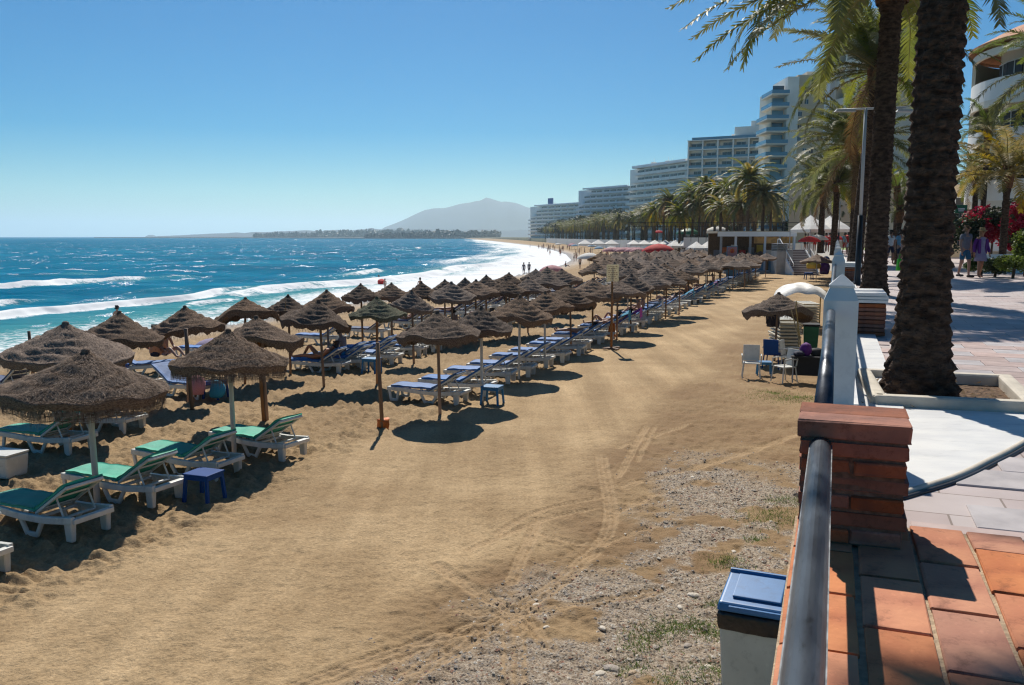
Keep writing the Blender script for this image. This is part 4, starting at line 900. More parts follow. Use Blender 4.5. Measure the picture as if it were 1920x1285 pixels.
# ================================================================ thatched parasols
def canopy_mesh(name, R_=1.0, H=.62, rings=5, nr=30, ns=64, strands=0, skirt=.20, seed=0, lump=.05, m_='thatch', flop=0.0):
    r = random.Random(seed); mb = MB(); ph = [r.uniform(0, 6.28) for _ in range(6)]
    def rim(t): return 1 + lump * (.6 * math.sin(2 * t + ph[0]) + .4 * math.sin(3 * t + ph[1]) + .25 * math.sin(7 * t + ph[2]))
    def drop(t): return lump * 1.3 * (.6 * math.sin(2 * t + ph[3]) + .5 * math.sin(5 * t + ph[4])) - flop * max(0, math.cos(t - ph[5])) ** 2
    def P(u, t):           # u 0 apex .. 1 rim
        rr = .05 + (R_ - .05) * u * (1 + (rim(t) - 1) * u)
        z = -H * (u ** 1.0) - .03 * math.sin(u * math.pi) + .024 * math.cos(u * math.pi * 2 * rings + .6 * math.sin(2 * t + ph[0])) * min(1, u * 3) * (.6 + .4 * math.sin(3 * t + u * 5 + ph[5])) + drop(t) * u * u
        z += .02 * math.sin(9 * t + u * 14 + ph[1]) * u
        return rr, z
    b0 = len(mb.v)
    for i in range(nr + 1):
        u = i / nr
        for k in range(ns):
            t = 2 * math.pi * k / ns; rr, z = P(u, t); j = r.uniform(-.008, .008)
            mb.v.append(((rr + j) * math.cos(t), (rr + j) * math.sin(t), z + j))
    nrr = nr + 1
    for q in range(1, 6):   # skirt
        for k in range(ns):
            t = 2 * math.pi * k / ns; rr, z = P(1, t); f = q / 5
            rr2 = rr - .01 + .015 * math.sin(f * 3.1) - .05 * f + r.uniform(-.006, .006); z2 = z - skirt * f * (1 + .25 * math.sin(4 * t + ph[2]) + r.uniform(-.25, .25) * (q == 5))
            mb.v.append((rr2 * math.cos(t), rr2 * math.sin(t), z2))
    nrr += 5
    for i in range(nrr - 1):
        for k in range(ns):
            k2 = (k + 1) % ns; mb.f.append((b0 + i * ns + k, b0 + (i + 1) * ns + k, b0 + (i + 1) * ns + k2, b0 + i * ns + k2)); mb.m.append(0)
    # underside
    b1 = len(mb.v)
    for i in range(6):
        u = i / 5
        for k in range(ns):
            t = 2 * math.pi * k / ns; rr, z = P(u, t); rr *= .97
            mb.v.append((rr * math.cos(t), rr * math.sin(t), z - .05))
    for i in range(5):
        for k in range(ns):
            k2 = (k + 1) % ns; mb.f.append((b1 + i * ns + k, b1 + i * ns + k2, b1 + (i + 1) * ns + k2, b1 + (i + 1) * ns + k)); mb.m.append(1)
    # apex knot
    mb.lathe([(.0, .06), (.03, .055), (.055, .03), (.05, .005), (.075, -.02), (.10, -.06)], 10, 0)
    # loose strands lying on the slope
    for i in range(strands):
        u = math.sqrt(r.random()) * .97; t = r.uniform(0, 6.283); L = r.uniform(.05, .13); du = L / R_
        rr, z = P(u, t); rr2, z2 = P(min(1.0, u + du * r.uniform(.3, 1)), t + r.gauss(0, .10)); t2 = t + r.gauss(0, .09)
        up = r.uniform(.006, .03); wd = r.uniform(.003, .006)
        a = Vector((rr * math.cos(t), rr * math.sin(t), z + .004)); b = Vector(((rr2) * math.cos(t2), rr2 * math.sin(t2), z2 + up))
        s_ = Vector((-math.sin(t), math.cos(t), 0)) * wd
        mb.add([a - s_, a + s_, b], [(0, 1, 2)], 2)
    return mb.mesh(name, [M[m_], M['thatch_dark'], M['strand']], True), P
def fringe_mesh(name, P, n, L=.14, skirt=.2, seed=0, wd=.004, weave=0):
    r = random.Random(seed + 9); mb = MB()
    for q in range(weave):
        ph = r.uniform(0, 6); pts = []
        for k in range(111):
            t = 2 * math.pi * k / 110; rr, z = P(1, t); pts.append(Vector(((rr - .055 - .004 * q) * math.cos(t), (rr - .055 - .004 * q) * math.sin(t), z - skirt * .95 - q * .018 + .006 * math.sin(t * 9 + ph) + r.uniform(-.003, .003))))
        mb.tube(pts, .0045, 3, 1, cap=False)
    for i in range(n):
        t = r.uniform(0, 6.283); rr, z = P(1, t); rr -= .04 + r.uniform(0, .02); z -= skirt * r.uniform(.5, 1.05); l = L * r.uniform(.4, 1.25)
        a = Vector((rr * math.cos(t), rr * math.sin(t), z)); s_ = Vector((-math.sin(t), math.cos(t), 0)) * wd
        b = a + Vector((math.cos(t) * r.uniform(-.03, .03), math.sin(t) * r.uniform(-.03, .03), -l)) + s_ * r.uniform(-6, 6)
        mb.add([a - s_, a + s_, b], [(0, 1, 2)], 0)
    return mb.mesh(name, [M['strand'], M['thatch']], False)
POLE = {}
def pole_mesh(m_, r=.035):
    mb = MB(); mb.lathe([(r * 1.08, -.05), (r, .6), (r * .94, 1.0)], 10, cap=True); return mb.mesh('pole', M[m_], True)
for k_ in ('pole_wood', 'pole_white'): POLE[k_] = pole_mesh(k_)
CAN = {}
def canset(key, **kw):
    me, P = canopy_mesh('canopy_' + key, **kw); fr = fringe_mesh('fringe_' + key, P, kw.get('_f', 0) or 260, skirt=kw.get('skirt', .2), seed=kw.get('seed', 0)); CAN[key] = (me, fr)
me, P = canopy_mesh('canopy_near_a', 1.0, .52, 4, 44, 110, 14000, .13, 1, .018); CAN['na'] = (me, fringe_mesh('fringe_near_a', P, 3600, .20, .13, 1, .0026, 8))
me, P = canopy_mesh('canopy_near_b', 1.0, .55, 5, 44, 110, 14000, .12, 2, .026); CAN['nb'] = (me, fringe_mesh('fringe_near_b', P, 3200, .20, .12, 2, .0026, 7))
for k_, sd_, fl in (('a', 3, 0), ('b', 4, .05), ('c', 5, .0), ('d', 6, .16), ('e', 7, .28)):
    me, P = canopy_mesh('canopy_' + k_, 1.0, [.52, .57, .50, .50, .42][ord(k_) - 97], 5, 40, 60, 1500, .16, sd_, .05 + .02 * (fl > .1), flop=fl); CAN[k_] = (me, fringe_mesh('fringe_' + k_, P, 260, .12, .16, sd_, .006))
me, P = canopy_mesh('canopy_green', 1.0, .52, 5, 40, 60, 1200, .10, 8, .04, 'thatch_green'); CAN['g'] = (me, fringe_mesh('fringe_green', P, 200, .10, .10, 8, .006))
for k_, sd_ in (('f', 11), ('h', 12), ('i', 13)):
    me, P = canopy_mesh('canopy_' + k_, 1.0, .50, 4, 16, 26, 0, .14, sd_, .06); CAN[k_] = (me, None)
def parasol(X, Y, r, apex, var, pole, label, group, tilt=(0, 0), rz=None, pole_r=1.0):
    z0 = gz(X, Y)
    t = thing('thatched_parasol', label, 'parasol', (X, Y, z0), 0, group)
    H = apex - z0 - .05
    o = ob('pole', POLE[pole], t, None, (tilt[0] * .3, tilt[1] * .3, 0), (pole_r, pole_r, H))
    me, fr = CAN[var]; rr = R.uniform(0, 6.28) if rz is None else rz
    c = ob('canopy', me, t, (H * tilt[1] * .3, -H * tilt[0] * .3, H), (tilt[0], tilt[1], rr), (r, r, (r + 1) / 2))
    if fr: ob('fringe', fr, c, kind='stuff')
    return t
def from_apex(px, py, apex=2.35):
    v = atD(px, py, 10); d = Vector((v.x, 10, v.z - EYE)); k = (apex - EYE) / d.z
    return d.x * k, 10 * k
# px apex, py apex, half width px, variant, pole, apex height, row word, tilt
NEAR = [
 (165, 655, 146, 'na', 'pole_white', 2.35, 'big shaggy brown parasol on a white pole over the front green loungers'),
 (430, 617, 110, 'nb', 'pole_white', 2.35, 'shaggy brown parasol on a white pole over the green loungers, right of the biggest one'),
 (118, 604, 108, 'a', 'pole_wood', 2.35, 'wide smooth parasol behind the biggest one, with a post top poking up beside it'),
 (228, 583, 68, 'b', 'pole_wood', 2.35, 'parasol by the water with the seated couple beside its pole'),
 (345, 573, 61, 'c', 'pole_wood', 2.35, 'parasol on a thin brown pole seen between the sea and the second shaggy parasol'),
 (453, 558, 56, 'e', 'pole_wood', 2.35, 'collapsed lopsided parasol right at the water edge'),
 (487, 592, 76, 'd', 'pole_wood', 2.30, 'sagging brown parasol whose brown pole stands behind the right green lounger'),
 (540, 552, 41, 'a', 'pole_wood', 2.35, 'parasol by the water with a round straw disc hanging under it'),
 (603, 562, 58, 'd', 'pole_wood', 2.35, 'tilted brown parasol on a thin wooden pole above the second-row blue loungers'),
 (613, 543, 46, 'b', 'pole_wood', 2.35, 'parasol in the seaward row above the tilted brown one'),
 (678, 531, 34, 'a', 'pole_wood', 2.40, 'parasol with a spiky tip against the white surf'),
 (704, 556, 50, 'g', 'pole_wood', 2.40, 'weathered greenish parasol on a dark pole'),
 (733, 529.6, 34, 'c', 'pole_wood', 2.35, 'parasol in the seaward row just right of the spiky-tipped one'),
 (774, 543, 38, 'b', 'pole_wood', 2.35, 'parasol right behind the greenish one'),
 (790, 527.7, 32, 'a', 'pole_wood', 2.35, 'parasol at the surf with a person standing left of it'),
 (833, 523.5, 32, 'c', 'pole_wood', 2.35, 'sixth parasol of the seaward row against the surf'),
 (848, 528, 44, 'a', 'pole_wood', 2.35, 'broad parasol above the row of upright navy loungers'),
 (873, 520, 28, 'b', 'pole_wood', 2.35, 'seventh parasol of the seaward row against the surf'),
 (823, 583, 73, 'c', 'pole_wood', 2.35, 'smooth ringed parasol on a wooden pole over the nearest blue loungers'),
 (903, 573, 56, 'a', 'pole_white', 2.35, 'ringed parasol on a white pole, second in the row beside the sand path'),
 (891, 524, 42, 'c', 'pole_wood', 2.35, 'parasol between the broad one and the surf'),
 (911, 515, 28, 'b', 'pole_wood', 2.35, 'eighth parasol of the seaward row against the surf'),
 (949, 522, 40, 'a', 'pole_wood', 2.35, 'dark parasol above the orange towel'),
 (955, 510.5, 27, 'c', 'pole_wood', 2.35, 'ninth parasol of the seaward row, left of the two people in the surf'),
 (973, 553, 57, 'b', 'pole_white', 2.38, 'ringed parasol on a white pole, third in the row beside the sand path'),
 (1022, 546, 48, 'a', 'pole_white', 2.35, 'parasol on a pale pole, fourth in the row beside the sand path'),
 (1072, 534, 48, 'd', 'pole_wood', 2.35, 'parasol over the woman lying on the purple towel'),
 (1112, 522, 48, 'b', 'pole_wood', 2.40, 'parasol just left of the cream notice board pole'),
 (1158, 524, 46, 'c', 'pole_wood', 2.35, 'reddish parasol just right of the cream notice board pole'),
 (1184, 513, 38, 'b', 'pole_wood', 2.45, 'pointed parasol right behind the reddish one'),
 (1216, 510, 40, 'c', 'pole_wood', 2.35, 'parasol above the two people sitting up on loungers'),
 (1250, 506, 36, 'a', 'pole_wood', 2.40, 'parasol right of the one above the two people sitting up'),
 (1275, 505, 32, 'c', 'pole_wood', 2.35, 'parasol near the end of the path row, left of the blue towels'),
 (990, 519, 38, 'b', 'pole_wood', 2.35, 'dark parasol below the two people in the surf'),
 (1028, 510, 38, 'a', 'pole_wood', 2.35, 'parasol in the third row above the fourth path-side parasol'),
 (1005, 504, 27, 'c', 'pole_wood', 2.35, 'tenth parasol of the seaward row, right of the two people in the surf'),
 (1027, 500, 26, 'a', 'pole_wood', 2.35, 'eleventh parasol of the seaward row'),
 (1052, 504, 34, 'b', 'pole_wood', 2.35, 'parasol in the third row left of the cream notice board')]
for (px, py, hw, var, pole, ap, lb) in NEAR:
    X, Y = from_apex(px, py, ap)
    big = var in ('na', 'nb'); R_ = hw * Y / 1600 * (1.0 if big else 1.13)
    tl = (R.uniform(-.06, .06), R.uniform(-.06, .06))
    if var == 'd': tl = (.05, -.10)
    if var == 'e': tl = (-.08, .12)
    rz = None if var not in ('e',) else 1.2
    parasol(X, Y, R_, ap, var, pole, lb, 'thatched parasols in the nearer rows', tl, rz, 1.25 if big else 1.0)
# further rows, generated along the beach
far_spots = []
rr = random.Random(21)
for row, (wv, d0, d1, st) in enumerate([(-15.2, 52, 74, 2.9), (-12.8, 47, 74, 2.8), (-10.6, 44, 82, 2.8), (-8.6, 50, 84, 2.9), (-6.9, 62, 84, 3.0)]):
    s_ = d0 / WC
    while s_ * WC < d1:
        p = W(s_ + rr.uniform(-.6, .6), wv + rr.uniform(-.5, .5) + (-.25 * max(0, s_ - 60) * .1 if wv < -12 else 0)); far_spots.append((p.x, p.y)); s_ += st
mid_n = len(far_spots)
for k, (X, Y) in enumerate(far_spots):
    parasol(X, Y, rr.uniform(1.02, 1.2), rr.uniform(2.25, 2.5), ['a', 'b', 'c'][rr.randrange(3)] if Y < 60 else 'fhi'[rr.randrange(3)], 'pole_wood' if rr.random() < .7 else 'pole_white',
            'parasol in the crowded middle rows around and beyond the cream notice board', 'thatched parasols in the crowded middle rows', (rr.uniform(-.06, .06), rr.uniform(-.06, .06)))
k = 0
far2 = []
D = 86.0
while D < 260:
    x0, x1 = float(shore(D)) + 13 + (D - 86) * .06, float(prom(D)) - 7
    x = x0 + rr.uniform(0, 1.5)
    while x < x1:
        if rr.random() < .62: far2.append((x, D + rr.uniform(-1, 1)))
        x += 3.3 + (D - 86) * .02
    D += 3.6 * (1 + (D - 86) * .012)
for X, Y in far2:
    u_ = (X / Y)
    t = thing('thatched_parasol', 'tiny distant thatched parasol in the brown mass before the white tents', 'parasol', (X, Y, gz(X, Y)), rr.uniform(0, 6), 'tiny distant thatched parasols')
    H = rr.uniform(2.1, 2.4); ob('canopy', CAN['fhi'[rr.randrange(3)]][0], t, (0, 0, H), (rr.uniform(-.08, .08), rr.uniform(-.08, .08), 0), rr.uniform(1.1, 1.4)); ob('pole', POLE['pole_wood'], t, None, None, (1.2, 1.2, H))
# ================================================================ sun loungers
def slab_round(L, Wd, T, n=3):
    return bevel_mesh(MB().box((0, 0, 0), (L, Wd, T)).mesh('cushion', M['blue']), T * .42, 3)
def build_lounger(col, name):
    """head end towards +X, foot at -X; 1.95 long"""
    t = thing(name, 'x', 'sun lounger', (0, 0, 0))
    P_ = M['plastic']
    mb = MB()
    for s_ in (-1, 1):   # side rails, gently curved
        pts = [(-.97, s_ * .29, .305), (-.6, s_ * .31, .305), (.0, s_ * .325, .27), (.45, s_ * .325, .27), (.97, s_ * .30, .315)]
        for i in range(4):
            a, b = Vector(pts[i]), Vector(pts[i + 1]); c = (a + b) / 2; d = b - a
            mb.box(c, (d.length + .01, .065, .095), rot=Matrix.Rotation(math.atan2(d.y, d.x), 3, 'Z') @ Matrix.Rotation(-math.atan2(d.z, math.hypot(d.x, d.y)), 3, 'Y'))
    mb.box((-.965, 0, .30), (.07, .60, .085)); mb.box((.965, 0, .30), (.09, .62, .07)); mb.box((.28, 0, .275), (.05, .62, .04)); mb.box((.62, 0, .27), (.04, .62, .035))
    fme = mb.mesh('frame', P_); bevel_mesh(fme, .012, 2); ob('frame', fme, t)
    for i in range(9): 
        me = bpy.data.meshes.get('lounger_slat') or bevel_mesh(MB().box((0, 0, 0), (.09, .56, .022)).mesh('lounger_slat', P_), .006, 1)
        if i in (0, 1, 8): ob('slat', me, t, (-.88 + i * .125, 0, .335))
    # legs: hollow trapezoid loops
    def loop_leg(x, w1, w2, h, thick=.065):
        mb = MB()
        for s_ in (-1, 1):
            y = s_ * .30
            a, b, c, d = Vector((x - w1, y, h)), Vector((x - w2, y, .03)), Vector((x + w2, y, .03)), Vector((x + w1, y, h))
            for p, q in ((a, b), (b, c), (c, d)):
                e = q - p; mb.box((p + q) / 2, (e.length + .03, .045, thick), rot=Matrix.Rotation(-math.atan2(e.z, e.x), 3, 'Y'))
            yield mb.mesh('leg', P_); mb = MB()
    for me in loop_leg(.15, .24, .10, .27): bevel_mesh(me, .01, 1); ob('leg', me, t)
    for me in loop_leg(-.80, .13, .08, .29): bevel_mesh(me, .01, 1); ob('leg', me, t)
    for s_ in (-1, 1):
        mb = MB(); mb.box((.87, s_ * .27, .145), (.12, .07, .27), taper=1.25); me = mb.mesh('rear_leg', P_); bevel_mesh(me, .012, 1); ob('rear_leg', me, t)
    # backrest
    ang = rad(33); br = ob('backrest', None, t, (.22, 0, .33), (0, -ang, 0)); br.empty_display_size = .1
    C.objects.unlink(br); bpy.data.objects.remove(br)
    mb = MB(); RB = Matrix.Rotation(-ang, 3, 'Y'); org = Vector((.22, 0, .32))
    def T(v): return org + RB @ Vector(v)
    for s_ in (-1, 1): mb.box(T((.38, s_ * .27, 0)), (.76, .045, .04), rot=RB)
    mb.box(T((.745, 0, 0)), (.06, .58, .045), rot=RB)
    for q in (.02, .13, .46): mb.box(T((q, 0, -.004)), (.055, .52, .02), rot=RB)
    me = mb.mesh('backrest', P_); bevel_mesh(me, .008, 1); ob('backrest', me, t)
    mb = MB()
    for s_ in (-1, 1): mb.tube([T((.45, s_ * .24, -.01)), (.72, s_ * .24, .30)], .014, 6)
    mb.tube([(.72, -.24, .30), (.72, .24, .30)], .014, 6); ob('support_bar', mb.mesh('support_bar', P_), t)
    # cushions
    def cush(L, Wd, Th, name, segs=16, dent=.006):
        me = MB()
        nx, ny = segs, 6; b = 0; vs = []
        for top in (1, 0):
            for i in range(nx + 1):
                for j in range(ny + 1):
                    u, v = i / nx, j / ny; x = (u - .5) * L; y = (v - .5) * Wd
                    e = min(1, min(u, 1 - u) * nx / 1.0) * .5 + min(1, min(v, 1 - v) * ny) * .5
                    z = (Th / 2 if top else -Th / 2) * (.55 + .45 * e)
                    if top: z += dent * math.sin(x * 9 + y * 5) + dent * .8 * math.sin(y * 13 + x * 21)
                    vs.append((x, y, z))
        m1 = (nx + 1) * (ny + 1); fs = []
        for i in range(nx):
            for j in range(ny):
                a = i * (ny + 1) + j; fs.append((a, a + ny + 1, a + ny + 2, a + 1)); fs.append((m1 + a, m1 + a + 1, m1 + a + ny + 2, m1 + a + ny + 1))
        for i in range(nx):
            for j, fl in ((0, 0), (ny, 1)):
                a = i * (ny + 1) + j; q = (a, a + m1, a + m1 + ny + 1, a + ny + 1); fs.append(q if fl else tuple(reversed(q)))
        for j in range(ny):
            for i, fl in ((0, 1), (nx, 0)):
                a = i * (ny + 1) + j; q = (a, a + m1, a + m1 + 1, a + 1); fs.append(q if fl else tuple(reversed(q)))
        me.add(vs, fs); return me.mesh(name, M[col], True)
    sc_ = cush(1.12, .60, .055, 'cushion'); ob('seat_cushion', sc_, t, (-.335, 0, .375))
    bc = cush(.80, .58, .055, 'back_cushion'); ob('back_cushion', bc, t, T((.38, 0, .045)), (0, -ang, 0))
    return t
LG = {c: build_lounger(c, 'sun_lounger') for c in ('green', 'blue', 'navy')}
used = set()
# simple variant for the far rows: same outline, fewer pieces
def simple_lounger(col):
    t = thing('sun_lounger', 'x', 'sun lounger')
    mb = MB(); mb.box((0, 0, .28), (1.95, .62, .05)).box((.12, -.29, .14), (.3, .04, .26), taper=1.3).box((.12, .29, .14), (.3, .04, .26), taper=1.3).box((-.85, 0, .14), (.1, .56, .27)).box((.88, 0, .14), (.12, .56, .27))
    RB = Matrix.Rotation(-rad(33), 3, 'Y'); mb.box(Vector((.22, 0, .32)) + RB @ Vector((.38, 0, -.01)), (.78, .6, .03), rot=RB); ob('frame', mb.mesh('frame', M['plastic']), t)
    mb = MB(); mb.box((-.34, 0, .35), (1.12, .58, .06)).box(Vector((.22, 0, .32)) + RB @ Vector((.38, 0, .04)), (.78, .56, .05), rot=RB); ob('cushion', mb.mesh('cushion', M[col]), t)
    return t
SL = {c: simple_lounger(c) for c in ('blue', 'navy')}
def lounger(col, X, Y, rz, label, group, simple=False):
    S = SL if simple else LG; src = S[col]; key = (col, simple); z = gz(X, Y) - .015
    rot = (R.uniform(-.015, .015), R.uniform(-.015, .015), rz)
    if key not in used: used.add(key); src.location = (X, Y, z); src.rotation_euler = rot; src['label'] = label; src['group'] = group; return src
    return dup(src, (X, Y, z), rot, label, group=group)
RZ = rad(-18)
GRN = 'green-cushioned sun loungers at the left'
for px, py, lb, rz in [(85, 985, 'green-cushioned lounger in the foreground at the left edge under the biggest parasol', -25), (232, 927, 'green-cushioned lounger right behind the pole of the biggest parasol', -24), (352, 880, 'green-cushioned lounger between the two white poles beside the dark blue stool', -25), (485, 845, 'green-cushioned lounger at the right of the green group, backrest raised in the sun', -30),
                      (85, 838, 'green-cushioned lounger in the second green row at the left edge', -20), (188, 800, 'green-cushioned lounger behind the fringe of the biggest parasol', -20), (-118, 1062, 'lounger cut by the left picture edge, only its white head end showing', -25)]:
    p = at(px, py, 0.02); lounger('green', p.x, p.y, rad(rz), lb, GRN)
BL = 'blue loungers in the row beside the sand path'
base = at(812, 752, 0)
s0 = sof(base.x, base.y); w0 = wof(base.x, base.y)
rr = random.Random(31)
PEOPLE_AT = []
s_ = s0; k = 0
while s_ < 92:
    p = W(s_, w0 + .012 * (s_ - s0) + rr.uniform(-.12, .12))
    simple = s_ > 48
    lounger('blue', p.x, p.y, RZ + rr.uniform(-.07, .07), '%s blue-cushioned lounger of the row beside the sand path' % ORD[min(k, 49)] if k < 40 else 'far blue lounger beyond the fortieth in the row beside the sand path', BL, simple)
    PEOPLE_AT.append((p.x, p.y, k, s_))
    s_ += (1.25 if k % 2 == 0 else 1.75) * (1 + .12 * rr.random()); k += 1
def row(wv, sa, sb, col, words, group, gap=1.15, skip=.0, start=0, simple_from=44):
    s_ = sa; k = 0; out_ = []
    while s_ < sb:
        if rr.random() >= skip:
            p = W(s_, wv + rr.uniform(-.15, .15)); c_ = col if rr.random() < .85 else 'navy'
            lounger(c_, p.x, p.y, RZ + rr.uniform(-.08, .08), '%s lounger %s' % (ORD[min(k, 49)], words) if s_ < simple_from else 'far lounger %s' % words, group, s_ > simple_from); out_.append((p.x, p.y, s_)); k += 1
        s_ += gap * (.85 if k % 2 else 1.3)
    return out_
b2 = at(598, 696, 0); r2 = row(wof(b2.x, b2.y), sof(b2.x, b2.y), 88, 'blue', 'of the second row from the path, below the tilted parasol', 'loungers in the second row from the path', 1.45, .05)
b3 = at(760, 612, 0); r3 = row(wof(b3.x, b3.y), sof(b3.x, b3.y), 74, 'navy', 'of the third row with upright navy backs', 'navy loungers in the third row', 1.4, .08)
b4 = at(350, 690, 0); r4 = row(-13.9, 22.5, 33, 'blue', 'in the seaward group near the collapsed parasol', 'blue loungers near the water', 1.5, .1)
for px, py, lb, c_, rz in [(270, 692, 'blue lounger on which the man sits with his back to the camera', 'blue', -160), (225, 690, 'blue lounger left of the seated man', 'blue', 110), (345, 738, 'lounger with a blue back under the left edge of the second shaggy parasol', 'blue', 150), (15, 715, 'navy lounger at the far left edge behind the biggest parasol', 'navy', -30), (380, 655, 'blue lounger near the thin brown pole by the sea', 'blue', -20), (600, 640, 'blue lounger with striped towel near the water', 'blue', -15), (690, 628, 'dark lounger behind the pole of the greenish parasol', 'navy', -25)]:
    p = at(px, py, 0); lounger(c_, p.x, p.y, rad(rz), lb, 'loungers scattered near the water')
# ================================================================ small beach furniture
def stool(px, py, m_, label, rz=-.35, s_=1.0):
    p = at(px, py, 0); t = thing('plastic_stool', label, 'stool', (p.x, p.y, -.01), rz, None, s_)
    me = MB().box((0, 0, .42), (.46, .42, .035)).mesh('top', M[m_]); bevel_mesh(me, .015, 2); ob('top', me, t)
    mb = MB(); mb.box((0, -.19, .375), (.42, .02, .06)).box((0, .19, .375), (.42, .02, .06)).box((-.21, 0, .375), (.02, .36, .06)).box((.21, 0, .375), (.02, .36, .06)); ob('apron', mb.mesh('apron', M[m_]), t)
    for sx in (-1, 1):
        for sy in (-1, 1):
            lg = MB(); lg.box((0, 0, 0), (.045, .045, .43)); me = lg.mesh('leg', M[m_]); ob('leg', me, t, (sx * .205, sy * .185, .20), (sy * .07, -sx * .07, 0))
stool(384, 935, 'blue_plastic', 'dark blue plastic stool under the second shaggy parasol beside the green loungers')
stool(923, 756, 'lblue_plastic', 'light blue plastic stool standing on the path side of the nearest blue lounger')
stool(697, 698, 'lblue_plastic', 'light blue plastic stool left of the wooden post with the orange can')
stool(405, 745, 'blue_plastic', 'blue plastic stool in the shade behind the second shaggy parasol')
stool(870, 588, 'lblue_plastic', 'blue plastic stool among the navy loungers behind the ringed parasols')
# lone wooden post with orange can
p = at(717, 806, 0); t = thing('wooden_post', 'lone wooden post in the sand with an orange can at its foot', 'post', (p.x, p.y, 0)); mb = MB(); mb.lathe([(.042, -.1), (.04, .8), (.038, 1.84)], 12, cap=True); ob('post', mb.mesh('post', M['pole_wood'], True), t, None, (0, -.035, 0))
p = p + Vector((.0, .10, 0)); t = thing('orange_can', 'crushed orange can behind the foot of the lone wooden post', 'can', (p.x, p.y, 0)); mb = MB(); mb.lathe([(.11, -.02), (.13, .06), (.12, .14), (.135, .2)], 14, cap=True, fn=lambda r_, z, a: (r_ * (1 + .1 * math.sin(3 * a)), z + .02 * math.sin(2 * a))); ob('can_body', mb.mesh('can_body', M['orange'], True), t)
for px, py, h, lb in [(500, 786, 2.0, 'varnished post standing right behind the sunlit green lounger'), (360, 768, 1.9, 'varnished post in the shade left of the second white pole'), (62, 700, 1.25, 'post whose top pokes out above the wide smooth parasol at the left')]:
    p = at(px, py, 0); t = thing('wooden_post', lb, 'post', (p.x, p.y, 0)); mb = MB(); mb.lathe([(.048, -.1), (.045, .8), (.043, h)], 12, cap=True); ob('post', mb.mesh('post', M['pole_wood'], True), t, None, (0, -.03, 0))
# white cool box at the left edge
p = at(12, 892, 0); t = thing('cool_box', 'white rounded plastic box on the sand at the left edge', 'box', (p.x, p.y, 0), -.3); me = MB().box((0, 0, .19), (.5, .42, .38), taper=1.12).mesh('box_body', M['plastic']); bevel_mesh(me, .05, 3); ob('box_body', me, t); me = MB().box((0, 0, .40), (.56, .47, .035)).mesh('lid', M['plastic']); bevel_mesh(me, .012, 2); ob('lid', me, t)
# notice board on a pole with crossed foot
def board(px, py, D, z0, z1, wd, label, m_, lines, poleh):
    p = at(px, py, 0); t = thing('notice_board', label, 'sign', (p.x, p.y, 0), .1)
    mb = MB(); mb.lathe([(.045, 0), (.04, poleh)], 10, cap=True); ob('pole', mb.mesh('pole', M['pole_wood'], True), t)
    mb = MB(); mb.box((0, 0, .045), (.75, .09, .05)).box((0, 0, .035), (.09, .75, .05)); ob('foot', mb.mesh('foot', M['pole_wood']), t, None, (0, 0, .5))
    me = MB().box((0, 0, (z0 + z1) / 2), (wd, .03, z1 - z0)).mesh('board', M[m_]); bd = ob('board', me, t, (0, -.06, 0))
    if lines:
        mb = MB(); r = random.Random(4)
        for k in range(lines):
            z = z1 - .07 - k * (z1 - z0 - .1) / lines; x = -wd / 2 + .06
            while x < wd / 2 - .1:
                l = r.uniform(.02, .07); mb.box((x + l / 2, -.017, z), (l, .003, .022)); x += l + .025
        ob('lettering', mb.mesh('lettering', M['sign_mark']), bd)
    return t
board(1146, 655, 30, 2.42, 3.02, .44, 'cream notice board with lines of faded text on a tall pole above the parasols', 'sign_cream', 7, 2.95)
# white round-cornered banner with a red and yellow emblem further on
p = at(1371, 523, 0); t = thing('emblem_board', 'pale board with an orange and red emblem under the edge of the big white tent', 'sign', (p.x, p.y, 0)); D_ = p.y
mb = MB(); mb.box((0, 0, 1.6), (1.0, .06, 3.0)); ob('board', mb.mesh('board', M['c_lblue']), t); mb = MB(); mb.box((0, -.035, 2.55), (.9, .008, .95)); ob('panel', mb.mesh('panel', M['pink_canvas']), t)
mb = MB(); mb.lathe([(.22, 0), (0, .002)], 16); e = ob('emblem', mb.mesh('emblem', M['orange']), t, (0, -.045, 2.65), (rad(90), 0, 0)); mb = MB(); mb.add([(-.14, -.05, 2.50), (.14, -.05, 2.50), (0, -.05, 2.82)], [(0, 1, 2)]); ob('emblem_mark', mb.mesh('emblem_mark', M['c_red']), t)
mb = MB(); mb.box((0, 0, .04), (1.9, .4, .08)); ob('foot', mb.mesh('foot', M['concrete']), t)
# straw disc hanging below a parasol
q = atD(536, 596, 24.0); t = thing('straw_disc', 'round straw disc hanging under a parasol by the water', 'disc', (q.x, 24.0, q.z)); mb = MB(); mb.lathe([(.21, 0), (.20, .02), (.1, .03), (0, .035)], 20); ob('disc', mb.mesh('disc', M['wicker'], True), t, None, (rad(90), 0, .2)); mb = MB(); mb.tube([(0, 0, .2), (0, 0, .45)], .008, 5); ob('cord', mb.mesh('cord', M['wicker']), t)
